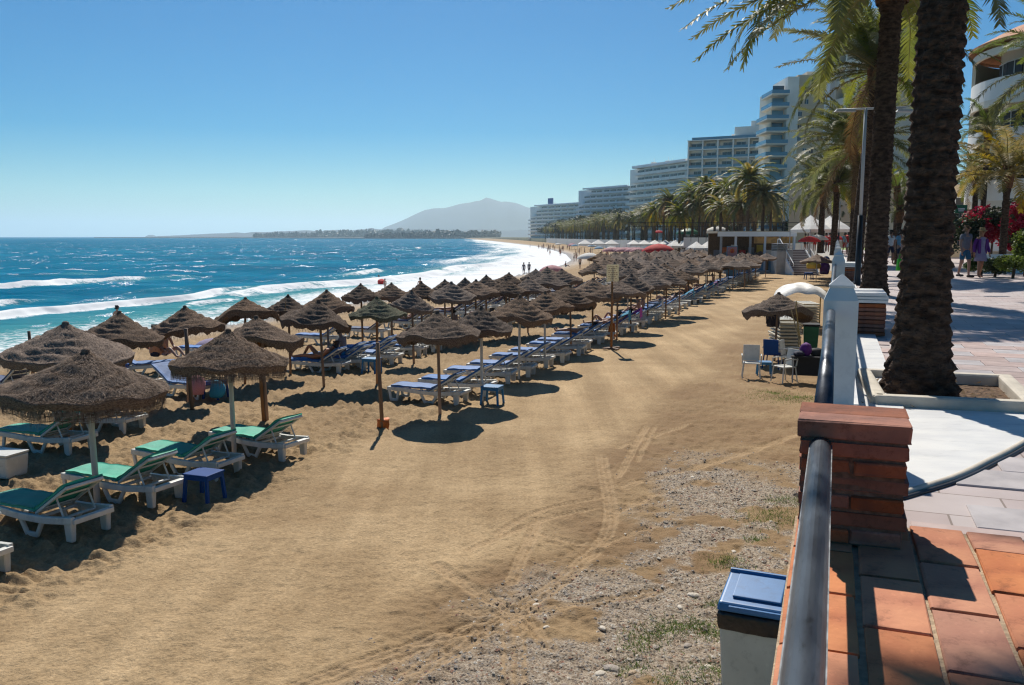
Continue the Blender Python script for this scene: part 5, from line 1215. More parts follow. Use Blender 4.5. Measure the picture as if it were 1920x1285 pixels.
# ================================================================ wheelie bin outside the rail
p = Vector((1.83, 6.02, 0)); bn = thing('litter_bin', 'grey-green litter bin with blue lid and black bag outside the railing', 'bin', (p.x, p.y, .24), -WA - .05)
me = MB().add([(-.20, -.2, 0), (.20, -.2, 0), (.20, .2, 0), (-.20, .2, 0), (-.255, -.25, 1.05), (.255, -.25, 1.05), (.255, .25, 1.05), (-.255, .25, 1.05)], [(3, 2, 1, 0), (4, 5, 6, 7), (0, 1, 5, 4), (1, 2, 6, 5), (2, 3, 7, 6), (3, 0, 4, 7)]).mesh('bin_body', M['bin_body']); bevel_mesh(me, .03, 3); ob('bin_body', me, bn)
mb = MB()
def bagf(r_, z, a): return (r_ * (1 + .02 * math.sin(9 * a) + .02 * math.sin(14 * a + z * 20)), z - (.07 * max(0, math.sin(a * 1 + 4.2)) if z < 1.0 else 0))
sq = lambda a: 1 / max(abs(math.cos(a)), abs(math.sin(a))) ** .85
mb.lathe([(.262, .94), (.272, .98), (.275, 1.05), (.27, 1.075), (.22, 1.08)], 48, fn=lambda r_, z, a: (r_ * sq(a) * (1 + .012 * math.sin(13 * a)), z - (.018 * math.sin(a * 3 + 1) + .012 * math.sin(7 * a) if z < .93 else 0))); ob('bin_bag', mb.mesh('bin_bag', M['bin_bag'], True), bn)
me = MB().add([(-.27, -.28, 1.085), (.27, -.28, 1.085), (.27, .27, 1.085), (-.27, .27, 1.085), (-.255, -.265, 1.15), (.255, -.265, 1.15), (.25, .25, 1.21), (-.25, .25, 1.21)], [(3, 2, 1, 0), (4, 5, 6, 7), (0, 1, 5, 4), (1, 2, 6, 5), (2, 3, 7, 6), (3, 0, 4, 7)]).mesh('lid', M['bin_lid']); bevel_mesh(me, .022, 3); ld = ob('lid', me, bn)
me = MB().box((.0, -.02, 1.192), (.34, .34, .02), rot=Matrix.Rotation(.12, 3, 'X')).mesh('lid_panel', M['bin_lid']); bevel_mesh(me, .008, 2); ob('lid_panel', me, ld); me = MB().box((0, .215, 1.205), (.50, .03, .05)).mesh('hinge_bar', M['bin_lid']); bevel_mesh(me, .01, 2); ob('hinge_bar', me, ld); me = MB().box((0, -.275, 1.12), (.36, .03, .03)).mesh('handle', M['bin_lid']); ob('handle', me, ld)
# ================================================================ gravel, stones, grass on the sand
def octa(c, a, b, h, rz, mb_v, mb_f):
    k = len(mb_v); cz, sz = math.cos(rz), math.sin(rz)
    for x, y, z in ((a, 0, 0), (0, b, 0), (-a, 0, 0), (0, -b, 0), (0, 0, h), (0, 0, -h)):
        j = 1 + R.uniform(-.25, .25); x *= j; y *= j
        mb_v.append((c[0] + x * cz - y * sz, c[1] + x * sz + y * cz, c[2] + z))
    for f in ((0, 1, 4), (1, 2, 4), (2, 3, 4), (3, 0, 4), (1, 0, 5), (2, 1, 5), (3, 2, 5), (0, 3, 5)): mb_f.append((f[0] + k, f[1] + k, f[2] + k))
SM = [mat('stone grey', (.34, .29, .24), .8, var=.2), mat('stone brown', (.40, .29, .19), .8, var=.2), mat('stone pale', (.60, .53, .43), .8, var=.15), mat('stone dark', (.22, .17, .13), .8, var=.2), mat('stone red', (.33, .17, .11), .8, var=.2)]
def gravel():
    cand = 42000; r = np.random.RandomState(4)
    Yc = 6.2 + 11 * r.rand(cand) ** 1.25; Xc = np.array([W(y / WC, 0).x for y in Yc]) - .1 - r.rand(cand) * (5.2)
    z, A = sand_fields(Xc, Yc); keep = r.rand(cand) < (A['gravel'] * .95 + .006 * (wof(Xc, Yc) > -3.6))
    V, F, Mi = [], [], []
    for X, Y, Z in zip(Xc[keep], Yc[keep], z[keep]):
        a = .008 + .017 * r.rand() ** 2.5 + .001 * (Y > 10); octa((X, Y, Z + a * .05), a * r.uniform(.8, 1.5), a, a * .55, r.uniform(0, 3), V, F); Mi += [int(r.choice(5, p=[.3, .26, .2, .14, .10]))] * 8
    me = bpy.data.meshes.new('gravel'); me.from_pydata(V, [], F); [me.materials.append(m_) for m_ in SM]; me.polygons.foreach_set('material_index', Mi); ob('gravel', me, kind='stuff')
    return len(F)
print('gravel faces', gravel())
for k, (px, py, s_, mi) in enumerate([(1147, 1252, .085, 0), (1125, 1262, .06, 2), (1300, 1112, .07, 2), (1005, 1131, .05, 2), (1024, 1178, .04, 2), (1130, 1178, .045, 2), (1329, 1248, .05, 2), (1230, 1212, .045, 0), (1290, 1212, .05, 0), (1299, 898, .05, 2), (1060, 1290, .05, 3), (1376, 1034, .045, 2), (1275, 1140, .045, 2), (1186, 1262, .05, 1), (1240, 1168, .045, 0)]):
    p = at(px, py, 0); zz = float(sand_fields(np.array([p.x]), np.array([p.y]))[0][0])
    me = MB(); bm = bmesh.new(); bmesh.ops.create_icosphere(bm, subdivisions=2, radius=1.0)
    rs = random.Random(k)
    for v in bm.verts: v.co *= 1 + .18 * (float(vn(v.co.x * 1.7 + 5 * k, v.co.y * 1.7 + v.co.z * 2, k)) - .5) * 2
    mm = bpy.data.meshes.new('stone'); bm.to_mesh(mm); bm.free(); mm.materials.append(SM[mi])
    o = ob('stone', mm, None, (p.x, p.y, zz + s_ * .12), (0, 0, rs.uniform(0, 3)), (s_, s_ * .7, s_ * .4))
    tag(o, ['largest flat grey stone near the bottom of the gravel patch', 'pale stone touching the largest grey stone', 'pale wedge-shaped stone left of the bin lid', 'small pale stone where the tyre tracks meet'][k] if k < 4 else 'fist-sized loose stone lying on the gravel patch', 'stone', 'loose stones on the gravel')
def tufts():
    r = random.Random(8); V = []; F = []
    spots = [(1455, 970, .50, 260), (1470, 940, .3, 120), (1360, 1055, .25, 110), (1270, 1175, .28, 150), (1220, 1190, .25, 110), (1380, 1110, .15, 60), (1350, 1185, .2, 80), (1470, 745, .9, 330), (1500, 747, .5, 200), (1200, 1215, .2, 60), (1340, 1262, .3, 110), (1260, 1275, .2, 60), (1415, 1010, .15, 50), (1448, 735, .4, 110), (1310, 1170, .2, 70), (1180, 1250, .2, 50), (1342, 1130, .15, 50)]
    for px, py, sp, n in spots:
        c = at(px, py, 0)
        for _ in range(int(n * 2.6)):
            x, y = c.x + r.gauss(0, sp * .55), c.y + r.gauss(0, sp * .45); h = r.uniform(.02, .065); a = r.uniform(0, 6.28); wd = .004
            k = len(V); V += [(x - wd * math.cos(a), y - wd * math.sin(a), 0), (x + wd * math.cos(a), y + wd * math.sin(a), 0), (x + r.gauss(0, .03), y + r.gauss(0, .03), h)]; F.append((k, k + 1, k + 2))
    VV = np.array(V); z = sand_fields(VV[:, 0], VV[:, 1])[0]; VV[:, 2] += z
    me = bpy.data.meshes.new('grass_tufts'); me.from_pydata(VV.tolist(), [], F); me.materials.append(M['grass']); ob('grass_tufts', me, kind='stuff')
tufts()
# ================================================================ buildings
WIN = {}
def win_mesh(wd, ht, m_='glass'):
    k = (wd, ht, m_)
    if k not in WIN:
        mb = MB(); mb.box((0, 0, 0), (wd, .06, ht), 0); mb.box((0, -.04, 0), (.06, .04, ht), 1); mb.box((0, -.04, ht / 2 - .03), (wd, .04, .06), 1); mb.box((0, -.04, -ht / 2 + .03), (wd, .04, .06), 1); WIN[k] = mb.mesh('window', [M[m_], M['wall_grey']])
    return WIN[k]
def hotel(label, A, B, ztop, fl, depth, wallm, bays, glassy=True, step=0, pitch=None, piers=True, awn=0, z0=2.3, cat='building', rec=2.1, name='hotel_block', seed=1):
    """A, B: ends of the front, (px, distance)"""
    r = random.Random(seed)
    a = Vector(((A[0] - 960) / 1600 * A[1], A[1], 0)); b = Vector(((B[0] - 960) / 1600 * B[1], B[1], 0)); d = b - a; L = d.length; th = math.atan2(d.y, d.x)
    t = thing(name, label, cat, (a.x, a.y, z0), th); fh = (ztop - z0) / fl; wm = M[wallm]
    mb = MB(); mb.box((L / 2, rec + depth / 2, (fl * fh) / 2), (L - .3, depth, fl * fh - .05)); ob('wall', mb.mesh('wall', wm), t)
    bw = L / bays
    for f in range(fl):
        z = f * fh; x0 = step * max(0, f - (fl - 4)) * 1.0
        mb = MB(); mb.box(((x0 + L) / 2, rec / 2 + .0, z + .14), (L - x0, rec + .02, .28), 0)
        if glassy: mb.box(((x0 + L) / 2, .03, z + .28 + .02), (L - x0 - .1, .12, .06), 0); mb.box(((x0 + L) / 2, .05, z + .28 + .45), (L - x0 - .2, .05, .82), 1)
        else: mb.box(((x0 + L) / 2, .06, z + .28 + .42), (L - x0, .14, .86), 0)
        ob('balcony', mb.mesh('balcony', [wm, M['glass_blue']]), t)
        for k in range(bays):
            xc = (k + .5) * bw
            if xc < x0 + 1: continue
            w_ = bw * (r.choice([.5, .6, .72]) if glassy else r.choice([.7, .8, .88])); o = ob('window', win_mesh(round(w_, 1), round(fh * .62, 1)), t, (xc + r.uniform(-.1, .1) * bw, rec - .02, z + fh * .45))
            if r.random() < awn: m_ = MB(); m_.add([(xc - bw * .4, 0, z + fh * .86), (xc + bw * .4, 0, z + fh * .86), (xc + bw * .4, rec - .1, z + fh * .97), (xc - bw * .4, rec - .1, z + fh * .97)], [(0, 1, 2, 3)]); ob('awning', m_.mesh('awning', M['tent']), t)
    if piers:
        for k in range(bays + 1):
            x = min(max(k * bw, .2), L - .2); h = fl * fh - (step * .0)
            if x < step * 3: h -= fh * 3
            mb = MB(); mb.box((x, rec / 2 - .02, h / 2), (.45, rec + .1, h)); ob('pier', mb.mesh('pier', wm), t)
    mb = MB(); mb.box(((L + step * 3) / 2, depth / 2 + .4, fl * fh + .15), (L - step * 3 + .3, depth + 1.4, .3)); ob('roof', mb.mesh('roof', wm), t)
    mb = MB(); mb.box((L * .5, .3, fl * fh + .75), (L * .9 - step * 2, .06, .9)); ob('roof_railing', mb.mesh('roof_railing', M['glass_blue' if glassy else 'wall_grey']), t)
    for k in range(5):
        mb = MB(); x = L * r.uniform(.2, .9); hh = r.uniform(.8, 2.4); mb.box((0, 0, hh / 2), (r.uniform(.3, 2.5), 1.5, hh)).box((.4, 0, hh + .8), (.08, .08, 1.6)); ob('chimney', mb.mesh('chimney', wm), t, (x, depth * r.uniform(.2, .6), fl * fh + .3))
    return t, L, fl * fh
t, L, H = hotel('white hotel with dark blue balcony bands left of the cream tower block', (1283, 300), (1424, 288), 36.5, 11, 16, 'wall_white', 5, True, 0, awn=.3, seed=3)
mb = MB(); mb.box((L * .78, 6, H + 2.2), (9.5, 8, 4)).box((L * .88, 6, H + 5), (4.5, 5, 2.2)); ob('penthouse', mb.mesh('penthouse', M['wall_white']), t)
t, L, H = hotel('curving white hotel with solid balcony bands left of the blue-banded one', (1170, 380), (1290, 335), 33.0, 10, 18, 'wall_white', 8, False, 2.0, piers=False, awn=.1, seed=4)
hotel('pale stepped hotel above the palm line, third of the far blocks', (1078, 560), (1186, 510), 33.5, 10, 20, 'wall_grey', 9, False, 4.0, piers=False, seed=5)
t, L, H = hotel('farthest stepped hotel with a blue sign on its roof', (990, 790), (1098, 700), 31.0, 9, 22, 'wall_white', 9, False, 5.5, piers=False, seed=6)
mb = MB(); mb.box((L * .36, 3, H + 4), (9, .5, 5)); ob('roof_sign', mb.mesh('roof_sign', mat('blue sign', (.01, .09, .30), .5)), t)
# cream tower block
D = 214; xa, xb, xc_, xd = [(p - 960) / 1600 * D for p in (1422, 1462, 1483, 1625)]
t = thing('tower_block', 'tall cream tower block with glazed balconies on its left side, behind the slim palms', 'building', (xb, D, 2.3)); FH = 2.95; NF = 13; HH = FH * NF + 2
mb = MB(); mb.box(((xc_ - xb) / 2, 6, HH / 2), (xc_ - xb, 12, HH)); ob('stair_wall', mb.mesh('stair_wall', M['wall_white']), t)
mb = MB(); mb.box((xc_ - xb + (xd - xc_) / 2, 8, (HH + .6) / 2), (xd - xc_, 14, HH + .6)); ob('wall', mb.mesh('wall', M['wall_beige']), t)
mb = MB(); mb.box((-(xb - xa) * .30, 7, HH / 2 - 1.5), ((xb - xa) * .6, 10, HH - 3)); ob('side_wall', mb.mesh('side_wall', M['wall_cream']), t)
for f in range(NF):
    z = f * FH + .5; wdt = (xb - xa) * (1.0 if f < NF - 2 else .8)
    mb = MB(); mb.box((-wdt / 2, 2.5, z), (wdt, 9, .35), 0).box((-wdt / 2, -1.95, z + .62), (wdt, .06, .85), 1).box((-wdt + .03, 2.5, z + .62), (.06, 8.9, .85), 1); ob('balcony', mb.mesh('balcony', [M['wall_cream'], M['glass_blue']]), t)
    mb = MB(); mb.box((-(xb - xa) * .30, 1.95, z + 1.75), ((xb - xa) * .52, .1, 1.7)); ob('window', mb.mesh('window', M['glass_blue' if f % 3 else 'glass']), t)
    for q, x in enumerate((1489, 1500, 1512, 1528, 1545, 1560, 1580, 1600)):
        if (f * 3 + q * 5) % 7 < 2: continue
        o = ob('window', win_mesh(.9 if q < 3 else 1.6, 1.2, 'shade' if (f + q) % 2 else 'glass'), t, ((x - 960) / 1600 * D - xb, .98, z + 1.6))
    mb = MB(); mb.box(((1560 - 960) / 1600 * D - xb + 1, .6, z + .2), (9, 1.4, .9)); ob('balcony', mb.mesh('balcony', M['wall_beige']), t)
mb = MB(); mb.box((9, 8, HH + 1.2), (5, 5, 2)).box((12, 6, HH + 1), (1.2, 1.2, 2.5)); ob('roof_hut', mb.mesh('roof_hut', M['wall_cream']), t)
# big cream block behind the palm crowns
t, L, H = hotel('very tall pale cream block filling the gap between the palm crowns', (1548, 150), (1655, 136), 38, 12, 8, 'wall_cream', 5, False, 0, piers=True, seed=8, name='tower_block')
mb = MB(); mb.box((-.6, 4, H / 2), (1.5, 10, H + .5)); ob('end_wall', mb.mesh('end_wall', M['wall_grey']), t)
mb = MB(); mb.box((L * .55, -3, 5.5), (22, 6, 11)); ob('podium', mb.mesh('podium', M['wall_beige']), t)
# rounded white block at the right edge
def tower_round():
    cx, cy, r_ = 33.4, 50.5, 6.2
    t = thing('rounded_block', 'rounded cream apartment block with curved balcony openings at the right edge', 'building', (cx, cy, PZ)); n = 72; fh = 2.85
    def ring(mb, z0, z1, ra, rb, k0, k1, mi=0):
        for k in range(k0, k1):
            a0, a1 = 2 * math.pi * k / n, 2 * math.pi * (k + 1) / n
            P_ = [(ra * math.cos(a0), ra * math.sin(a0)), (ra * math.cos(a1), ra * math.sin(a1)), (rb * math.cos(a1), rb * math.sin(a1)), (rb * math.cos(a0), rb * math.sin(a0))]
            mb.prism(P_, z0, z1, mi)
    def K(deg): return int(round(deg / 360 * n)) 
    mb = MB(); mb.lathe([(r_ - 1.5, -.5), (r_ - 1.5, fh * 4 + 1.2)], n, cap=True); ob('inner_wall', mb.mesh('inner_wall', M['wall_cream']), t)
    for f in range(4):
        z = f * fh + .6
        mb = MB(); ring(mb, z, z + 1.15, r_, r_ - .2, 0, n); ob('parapet', mb.mesh('parapet', M['wall_white']), t)
        mb = MB(); ring(mb, z - .02, z + .2, r_ - .21, r_ - 1.45, 0, n); ob('floor_slab', mb.mesh('floor_slab', M['wall_cream']), t)
        mb = MB(); ring(mb, z + 1.15, z + fh, r_ - .003, r_ - .2, K(217), n + K(150)); ring(mb, z + 2.45, z + fh, r_ - .002, r_ - .2, K(150), K(217)); ob('outer_wall', mb.mesh('outer_wall', M['wall_cream']), t)
        for a in (168, 184, 202): aa = rad(a); ob('window', win_mesh(1.3, 1.9, 'shade'), t, ((r_ - 1.45) * math.cos(aa), (r_ - 1.45) * math.sin(aa), z + 1.35), (0, 0, aa + rad(90)))
    mb = MB(); mb.lathe([(r_ + .25, fh * 4 + .75), (r_ + .25, fh * 4 + .95), (r_ - 1.6, fh * 4 + 1.9), (0, fh * 4 + 2.2)], n); ob('roof', mb.mesh('roof', M['orange_tile']), t)
    mb = MB(); mb.box((3, 2, fh * 4 + 2.4), (2, 2, 1.8)); ob('chimney', mb.mesh('chimney', M['wall_cream']), t)
    mb = MB(); mb.box((7.4, -1.2, 5.9), (9, 9, 11.8)); ob('wing', mb.mesh('wing', M['wall_cream']), t)
tower_round()
q = Vector(atD(1890, 430, 62)); t = thing('garden_house', 'low cream house behind the golden palm and the flowering hedge', 'building', (q.x, 64, PZ)); mb = MB(); mb.box((0, 0, 2.5), (15, 8, 5)); ob('wall', mb.mesh('wall', M['wall_beige']), t)
for k in range(4): ob('window', win_mesh(1.2, 1.5, 'shade'), t, (-5 + k * 3.2, -4.05, 3.4))
# ================================================================ beach bar, stairs, tents
z_r = 4.62
a = Vector(((1343 - 960) / 1600 * 97, 97, 0)); bar = thing('beach_bar', 'low beach bar with flat beige roof built against the promenade, left of the stairs', 'beach bar', (a.x, 97, 0)); LB = (1484 - 1343) / 1600 * 97
mb = MB(); mb.box((LB / 2, 2.2, z_r - .12), (LB + .4, 5.4, .24), 0).box((LB / 2, -.56, z_r - .35), (LB + .3, .12, .5), 1); ob('roof', mb.mesh('roof', [M['wall_beige'], M['wall_white']]), bar)
mb = MB(); mb.box((LB / 2, 4.6, 2.2), (LB, .3, 4.4)); ob('back_wall', mb.mesh('back_wall', M['soil']), bar)
mb = MB(); mb.box((LB * .72, -.3, z_r - 1.0), (LB * .5, .14, .75)); ob('fascia', mb.mesh('fascia', mat('amber fascia', (.50, .26, .07), .7, var=.3, vscale=2)), bar)
for k in range(6): mb = MB(); mb.box((.3 + k * LB / 5.2, -.35, 2.2), (.22, .22, 4.2)); ob('pillar', mb.mesh('pillar', M['wall_grey' if k % 2 else 'concrete']), bar)
for k, x in enumerate((4.6, 6.6)): mb = MB(); mb.box((x, -.1, .65), (1.4, .7, 1.2)); ob('counter', mb.mesh('counter', M['c_lblue']), bar)
for k in range(7): mb = MB(); mb.box((.8 + k * 1.0, 3.6, 2.0 + .3 * (k % 3)), (.7, .2, .9)); ob('shelf_goods', mb.mesh('shelf_goods', M[['c_grey', 'c_orange', 'c_white', 'c_red', 'c_grey', 'c_yellow', 'c_white'][k]]), bar)
mb = MB(); mb.box((LB / 2, -1.6, .12), (LB, 3.2, .24)); ob('deck', mb.mesh('deck', M['concrete']), bar)
# dark roof railing line & terrace above
t = thing('terrace_railing', 'long dark railing of the terrace above the beach bar', 'railing', (a.x - 9, 98, 0)); mb = MB(); mb.box((12, 0, z_r + .95), (26, .06, .08)); mb.box((12, 0, z_r + .5), (26, .04, .05)); ob('rail', mb.mesh('rail', M['black_iron']), t)
for k in range(14): mb = MB(); mb.box((k * 1.95 - .8, 0, z_r + .45), (.05, .05, 1.0)); ob('post', mb.mesh('post', M['black_iron']), t)
t = thing('white_fence', 'white panelled terrace fence behind the trunks of the distant grove', 'fence', ((1286 - 960) / 1600 * 127, 127, 0))
for k in range(12): me = bpy.data.meshes.get('fence_panel') or MB().box((0, 0, 0), (1.02, .08, 1.4)).mesh('fence_panel', M['wall_white']); ob('panel', me, t, (k * 1.12, 0, PZ + .6))
mb = MB(); mb.box((6.2, .06, PZ + 1.38), (13.6, .1, .12)); ob('rail', mb.mesh('rail', M['black_iron']), t)
mb = MB(); mb.box((6.2, .3, 1.0), (13.6, .4, 2.2)); ob('base_wall', mb.mesh('base_wall', M['concrete']), t)
# grey block with louvres
a = Vector(((1454 - 960) / 1600 * 92, 92, 0)); t = thing('service_block', 'grey concrete block with louvred top beside the stairs', 'concrete block', (a.x, 92, 0)); wd = (1484 - 1454) / 1600 * 92
mb = MB(); mb.box((wd / 2, 1, 1.2), (wd, 2, 2.5)); ob('base', mb.mesh('base', M['concrete']), t)
for k in range(5): mb = MB(); mb.box((wd / 2, 1, 2.55 + k * .17), (wd, 2, .05)); ob('louvre', mb.mesh('louvre', M['mast']), t)
mb = MB(); mb.box((.04, .03, 2.85), (.06, .06, .8)).box((wd - .04, .03, 2.85), (.06, .06, .8)).box((wd / 2, 1.9, 2.8), (wd, .05, .75)); ob('frame', mb.mesh('frame', M['mast']), t)
# stairs
a = Vector(((1488 - 960) / 1600 * 89.5, 89.5, 0)); st = thing('beach_stairs', 'straight white-edged stairs from the sand up to the promenade', 'stairs', (a.x, 89.5, 0)); sw = (1532 - 1488) / 1600 * 89.5
sm_ = MB().box((0, 0, 0), (sw, .36, .16), 0).box((0, -.165, .088), (sw, .05, .03), 1).mesh('step', [mat('stair riser', (.20, .15, .15), .8), M['wall_white']])
for k in range(15): ob('step', sm_, st, (sw / 2, .18 + k * .31, .085 + k * .172))
for x in (-.12, sw + .12):
    mb = MB(); mb.prism([(0, 0), (4.8, 0), (4.8, .1)], 0, .1); mb = MB()
    mb.add([(x - .07, 0, 0), (x + .07, 0, 0), (x + .07, 4.8, 0), (x - .07, 4.8, 0), (x - .07, 0, .35), (x + .07, 0, .35), (x + .07, 4.8, PZ + .3), (x - .07, 4.8, PZ + .3)], [(3, 2, 1, 0), (4, 5, 6, 7), (0, 1, 5, 4), (1, 2, 6, 5), (2, 3, 7, 6), (3, 0, 4, 7)]); ob('string_wall', mb.mesh('string_wall', M['wall_white']), st)
    mb = MB(); mb.tube([(x, 0, .9), (x, 0, 1.2), (x, 4.8, PZ + 1.15), (x, 5.6, PZ + 1.15), (x, 5.7, PZ)], .045, 8); [mb.tube([(x, q * 1.2, .3 + q * .65), (x, q * 1.2, 1.2 + q * .6)], .03, 6) for q in range(1, 4)]; ob('rail', mb.mesh('rail', M['wall_white']), st)
mb = MB(); mb.box((sw / 2 + .2, 5.6, PZ / 2 - .02), (sw + 1.2, 2.2, PZ)); ob('landing', mb.mesh('landing', M['concrete']), st)
for k, (px, py) in enumerate(((1519, 452), (1541, 452))):
    q = atD(px, py, 88); t = thing('pipe_arch', ['white curved pipe rail at the head of the stairs', 'thicker white curved pipe rail just right of the stair head'][k], 'rail', (q.x, 88, PZ)); mb = MB(); mb.tube([(0, 0, 0), (0, 0, 1.0), (.12, .1, 1.25), (.45, .3, 1.32), (.8, .5, 1.25), (.9, .6, .9)], .07 + .03 * k, 10); ob('pipe', mb.mesh('pipe', M['wall_white'], True), t)
# tents and marquees
def tent(px0, px1, D, ze, zp, dp, label, m_='tent', bays=3, legs=True, zg=None):
    x0, x1 = (px0 - 960) / 1600 * D, (px1 - 960) / 1600 * D; L = x1 - x0; zg = gz(x0, D) if zg is None else zg
    t = thing('canvas_tent', label, 'tent', (x0, D, zg)); bw = L / bays
    for k in range(bays):
        mb = MB(); c = (k + .5) * bw; n = 16; ring = []
        for lv in range(5):
            f = lv / 4; hw = bw / 2 * (1 - f) ; hd = dp / 2 * (1 - f); z = ze - zg + (zp - ze) * (f ** .8) - .08 * math.sin(f * math.pi)
            ring.append([(c - hw, dp / 2 - hd, z), (c + hw, dp / 2 - hd, z), (c + hw, dp / 2 + hd, z), (c - hw, dp / 2 + hd, z)])
        vs = sum(ring, []); fs = [(i * 4 + j, i * 4 + (j + 1) % 4, i * 4 + 4 + (j + 1) % 4, i * 4 + 4 + j) for i in range(4) for j in range(4)]; mb.add(vs, fs)
        v2 = ring[0] + [(x, y, z - .28) for x, y, z in ring[0]]; mb.add(v2, [(j, j + 4, (j + 1) % 4 + 4, (j + 1) % 4) for j in range(4)]); ob('canopy', mb.mesh('canopy', M[m_]), t)
    if legs:
        for k in range(bays + 1):
            for y in (0, dp): mb = MB(); mb.box((k * bw, y, (ze - zg) / 2), (.07, .07, ze - zg)); ob('leg', mb.mesh('leg', M['mast']), t)
    return t
tent(1300, 1385, 118, 2.45, 3.35, 5, 'row of white peaked tents at the right end of the far parasols', bays=4)
tent(1180, 1300, 160, 2.6, 3.4, 5, 'long low white tent behind the tiny distant parasols', bays=6)
tent(1258, 1330, 140, 2.5, 3.4, 5, 'white tents beside the red canvas parasol', bays=4)
tent(1085, 1160, 210, 2.2, 3.3, 5, 'flat white awnings farther along the beach, left of the long low tent', bays=3)
tent(1515, 1592, 82, 4.7, 6.1, 6, 'white vaulted marquee among the palms above the promenade', bays=2, zg=PZ)
tent(1640, 1705, 70, 5.1, 5.8, 5, 'white awning above the walkers between the two dark trunks', bays=1, zg=PZ)
def sunshade(px, py, D, m_, label, group=None, r=1.5, zg=None):
    q = atD(px, py, D); zg = gz(q.x, D) if zg is None else zg; t = thing('canvas_parasol', label, 'parasol', (q.x, D, zg), 0, group); h = q.z - zg
    key = 'shade_' + m_; me = bpy.data.meshes.get(key)
    if not me:
        mb = MB(); mb.lathe([(0, 0), (.35, -.06), (.7, -.2), (1, -.42), (1.0, -.52)], 10, fn=lambda q_, z, a: (q_ * (1 + .03 * math.cos(a * 8)), z)); me = mb.mesh(key, M[m_], True)
    ob('canopy', me, t, (0, 0, h), None, r); ob('pole', POLE['pole_white'], t, None, None, (.8, .8, h))
sunshade(1235, 457, 125, 'red_canvas', 'large red canvas parasol above the brown mass of distant parasols', r=2.4)
sunshade(1105, 474, 120, 'tent', 'white canvas parasol among the distant thatched ones', r=1.7)
sunshade(398, 634, 33, 'c_lilac', 'small pale patterned parasol by the water right of the thin brown pole', r=.7)
sunshade(1035, 497, 70, 'pink_canvas', 'pink parasol peeping between the seaward thatched parasols', r=1.0)
rr = random.Random(77)
for k in range(14): D_ = rr.uniform(135, 190); sunshade(rr.uniform(1140, 1200), 464, D_, 'pink_canvas', 'small pink parasol in the cluster beyond the thatched mass', 'pink parasols beyond the thatched ones', 1.4)
for k in range(16): D_ = rr.uniform(230, 380); x = float(shore(D_)) + rr.uniform(6, 16); X_ = 960 + x / D_ * 1600; sunshade(X_, 444 + 1600 * (4 - 1.2) / D_, D_, ['c_lblue', 'tent', 'pink_canvas', 'tent'][k % 4], 'tiny far parasol on the crowded far beach', 'far parasols of the crowded beach', 1.3)
for k in range(6): sunshade(1518 + k * 15, 443 - (k % 2) * 3, 74 + k * 2, 'red_canvas' if k % 3 != 1 else 'tent', ['red terrace parasol right above the stair head', 'white terrace parasol between the red ones', 'red terrace parasol in the middle of the group', 'second red terrace parasol in the middle of the group', 'white terrace parasol at the right of the group', 'red terrace parasol at the right end of the group'][k], 'terrace parasols above the stairs', .95, PZ)
sunshade(1235, 432, 200, 'red_canvas', 'small red parasol behind the distant palm trunks', r=1.2, zg=PZ)
sunshade(1290, 428, 190, 'bin_green', 'green canvas parasol behind the distant palm trunks', r=2.6, zg=PZ)
sunshade(1345, 424, 150, 'tent', 'white parasol on the terrace behind the distant grove', r=2.2, zg=PZ)
# ================================================================ the attendant's corner by the wall
p = at(1452, 676, 0); hut = parasol(p.x, p.y, 1.12, 2.22, 'd', 'pole_wood', 'worn drooping parasol beside the stacked loungers near the wall', None, (.05, .08), 2.2)
def stack(px, py, n, rz, label, w_=.72, L=.22, pit=.115, standing=True):
    global SLM
    p = at(px, py, 0)
    for k in range(n):
        t = thing('stacked_lounger', '%s %s' % (['lowest', 'second lowest', 'third lowest', 'fourth lowest', 'fifth lowest', 'sixth', 'seventh', 'eighth', 'ninth', 'tenth', 'eleventh', 'topmost'][k if k < n - 1 else 11], label), 'sun lounger', (p.x + R.uniform(-.02, .02), p.y, .06 + k * pit), rz + R.uniform(-.02, .02), label)
        me = bpy.data.meshes.get('stack_frame')
        if not me:
            mb = MB(); mb.box((0, 0, 0), (w_, .06, .06)).box((0, 1.8, 0), (w_, .06, .06)).box((-w_ / 2 + .02, .9, 0), (.05, 1.8, .06)).box((w_ / 2 - .02, .9, 0), (.05, 1.8, .06)); me = bevel_mesh(mb.mesh('stack_frame', mat('cream resin', (.60, .55, .42), .5, var=.1)), .01, 1)
            m2 = MB(); [m2.box((0, .2 + q * .2, .01), (w_ - .1, .12, .02)) for q in range(8)]; SLM = m2.mesh('stack_slats', M['plastic'])
        ob('frame', me, t); ob('slats', SLM, t)
stack(1481, 668, 11, -.10, 'lounger of the tall stack under the worn parasol')
stack(1520, 612, 9, -.1, 'lounger of the stack under the cream tarpaulin', w_=.72)
q = at(1500, 618, 0); t = thing('tarpaulin', 'cream tarpaulin domed over stacked loungers against the wall', 'tarpaulin', (q.x, q.y, 0), -.25)
nx, ny = 22, 16; vs = []; 
for i in range(nx + 1):
    for j in range(ny + 1):
        u, v = i / nx * 2 - 1, j / ny * 2 - 1; z = 1.98 - .42 * abs(u) ** 2.4 - .25 * abs(v) ** 2.5 + .05 * (float(vn(u * 3 + 4, v * 3 + 4, 2)) - .5) + .03 * math.sin(u * 9 + v * 3)
        if abs(u) > .97 or abs(v) > .97: z -= .12
        vs.append((u * 1.1, v * 1.3 + .6, z))
mb = MB(); mb.add(vs, [(i * (ny + 1) + j, (i + 1) * (ny + 1) + j, (i + 1) * (ny + 1) + j + 1, i * (ny + 1) + j + 1) for i in range(nx) for j in range(ny)]); ob('sheet', mb.mesh('sheet', M['tarp'], True), t)
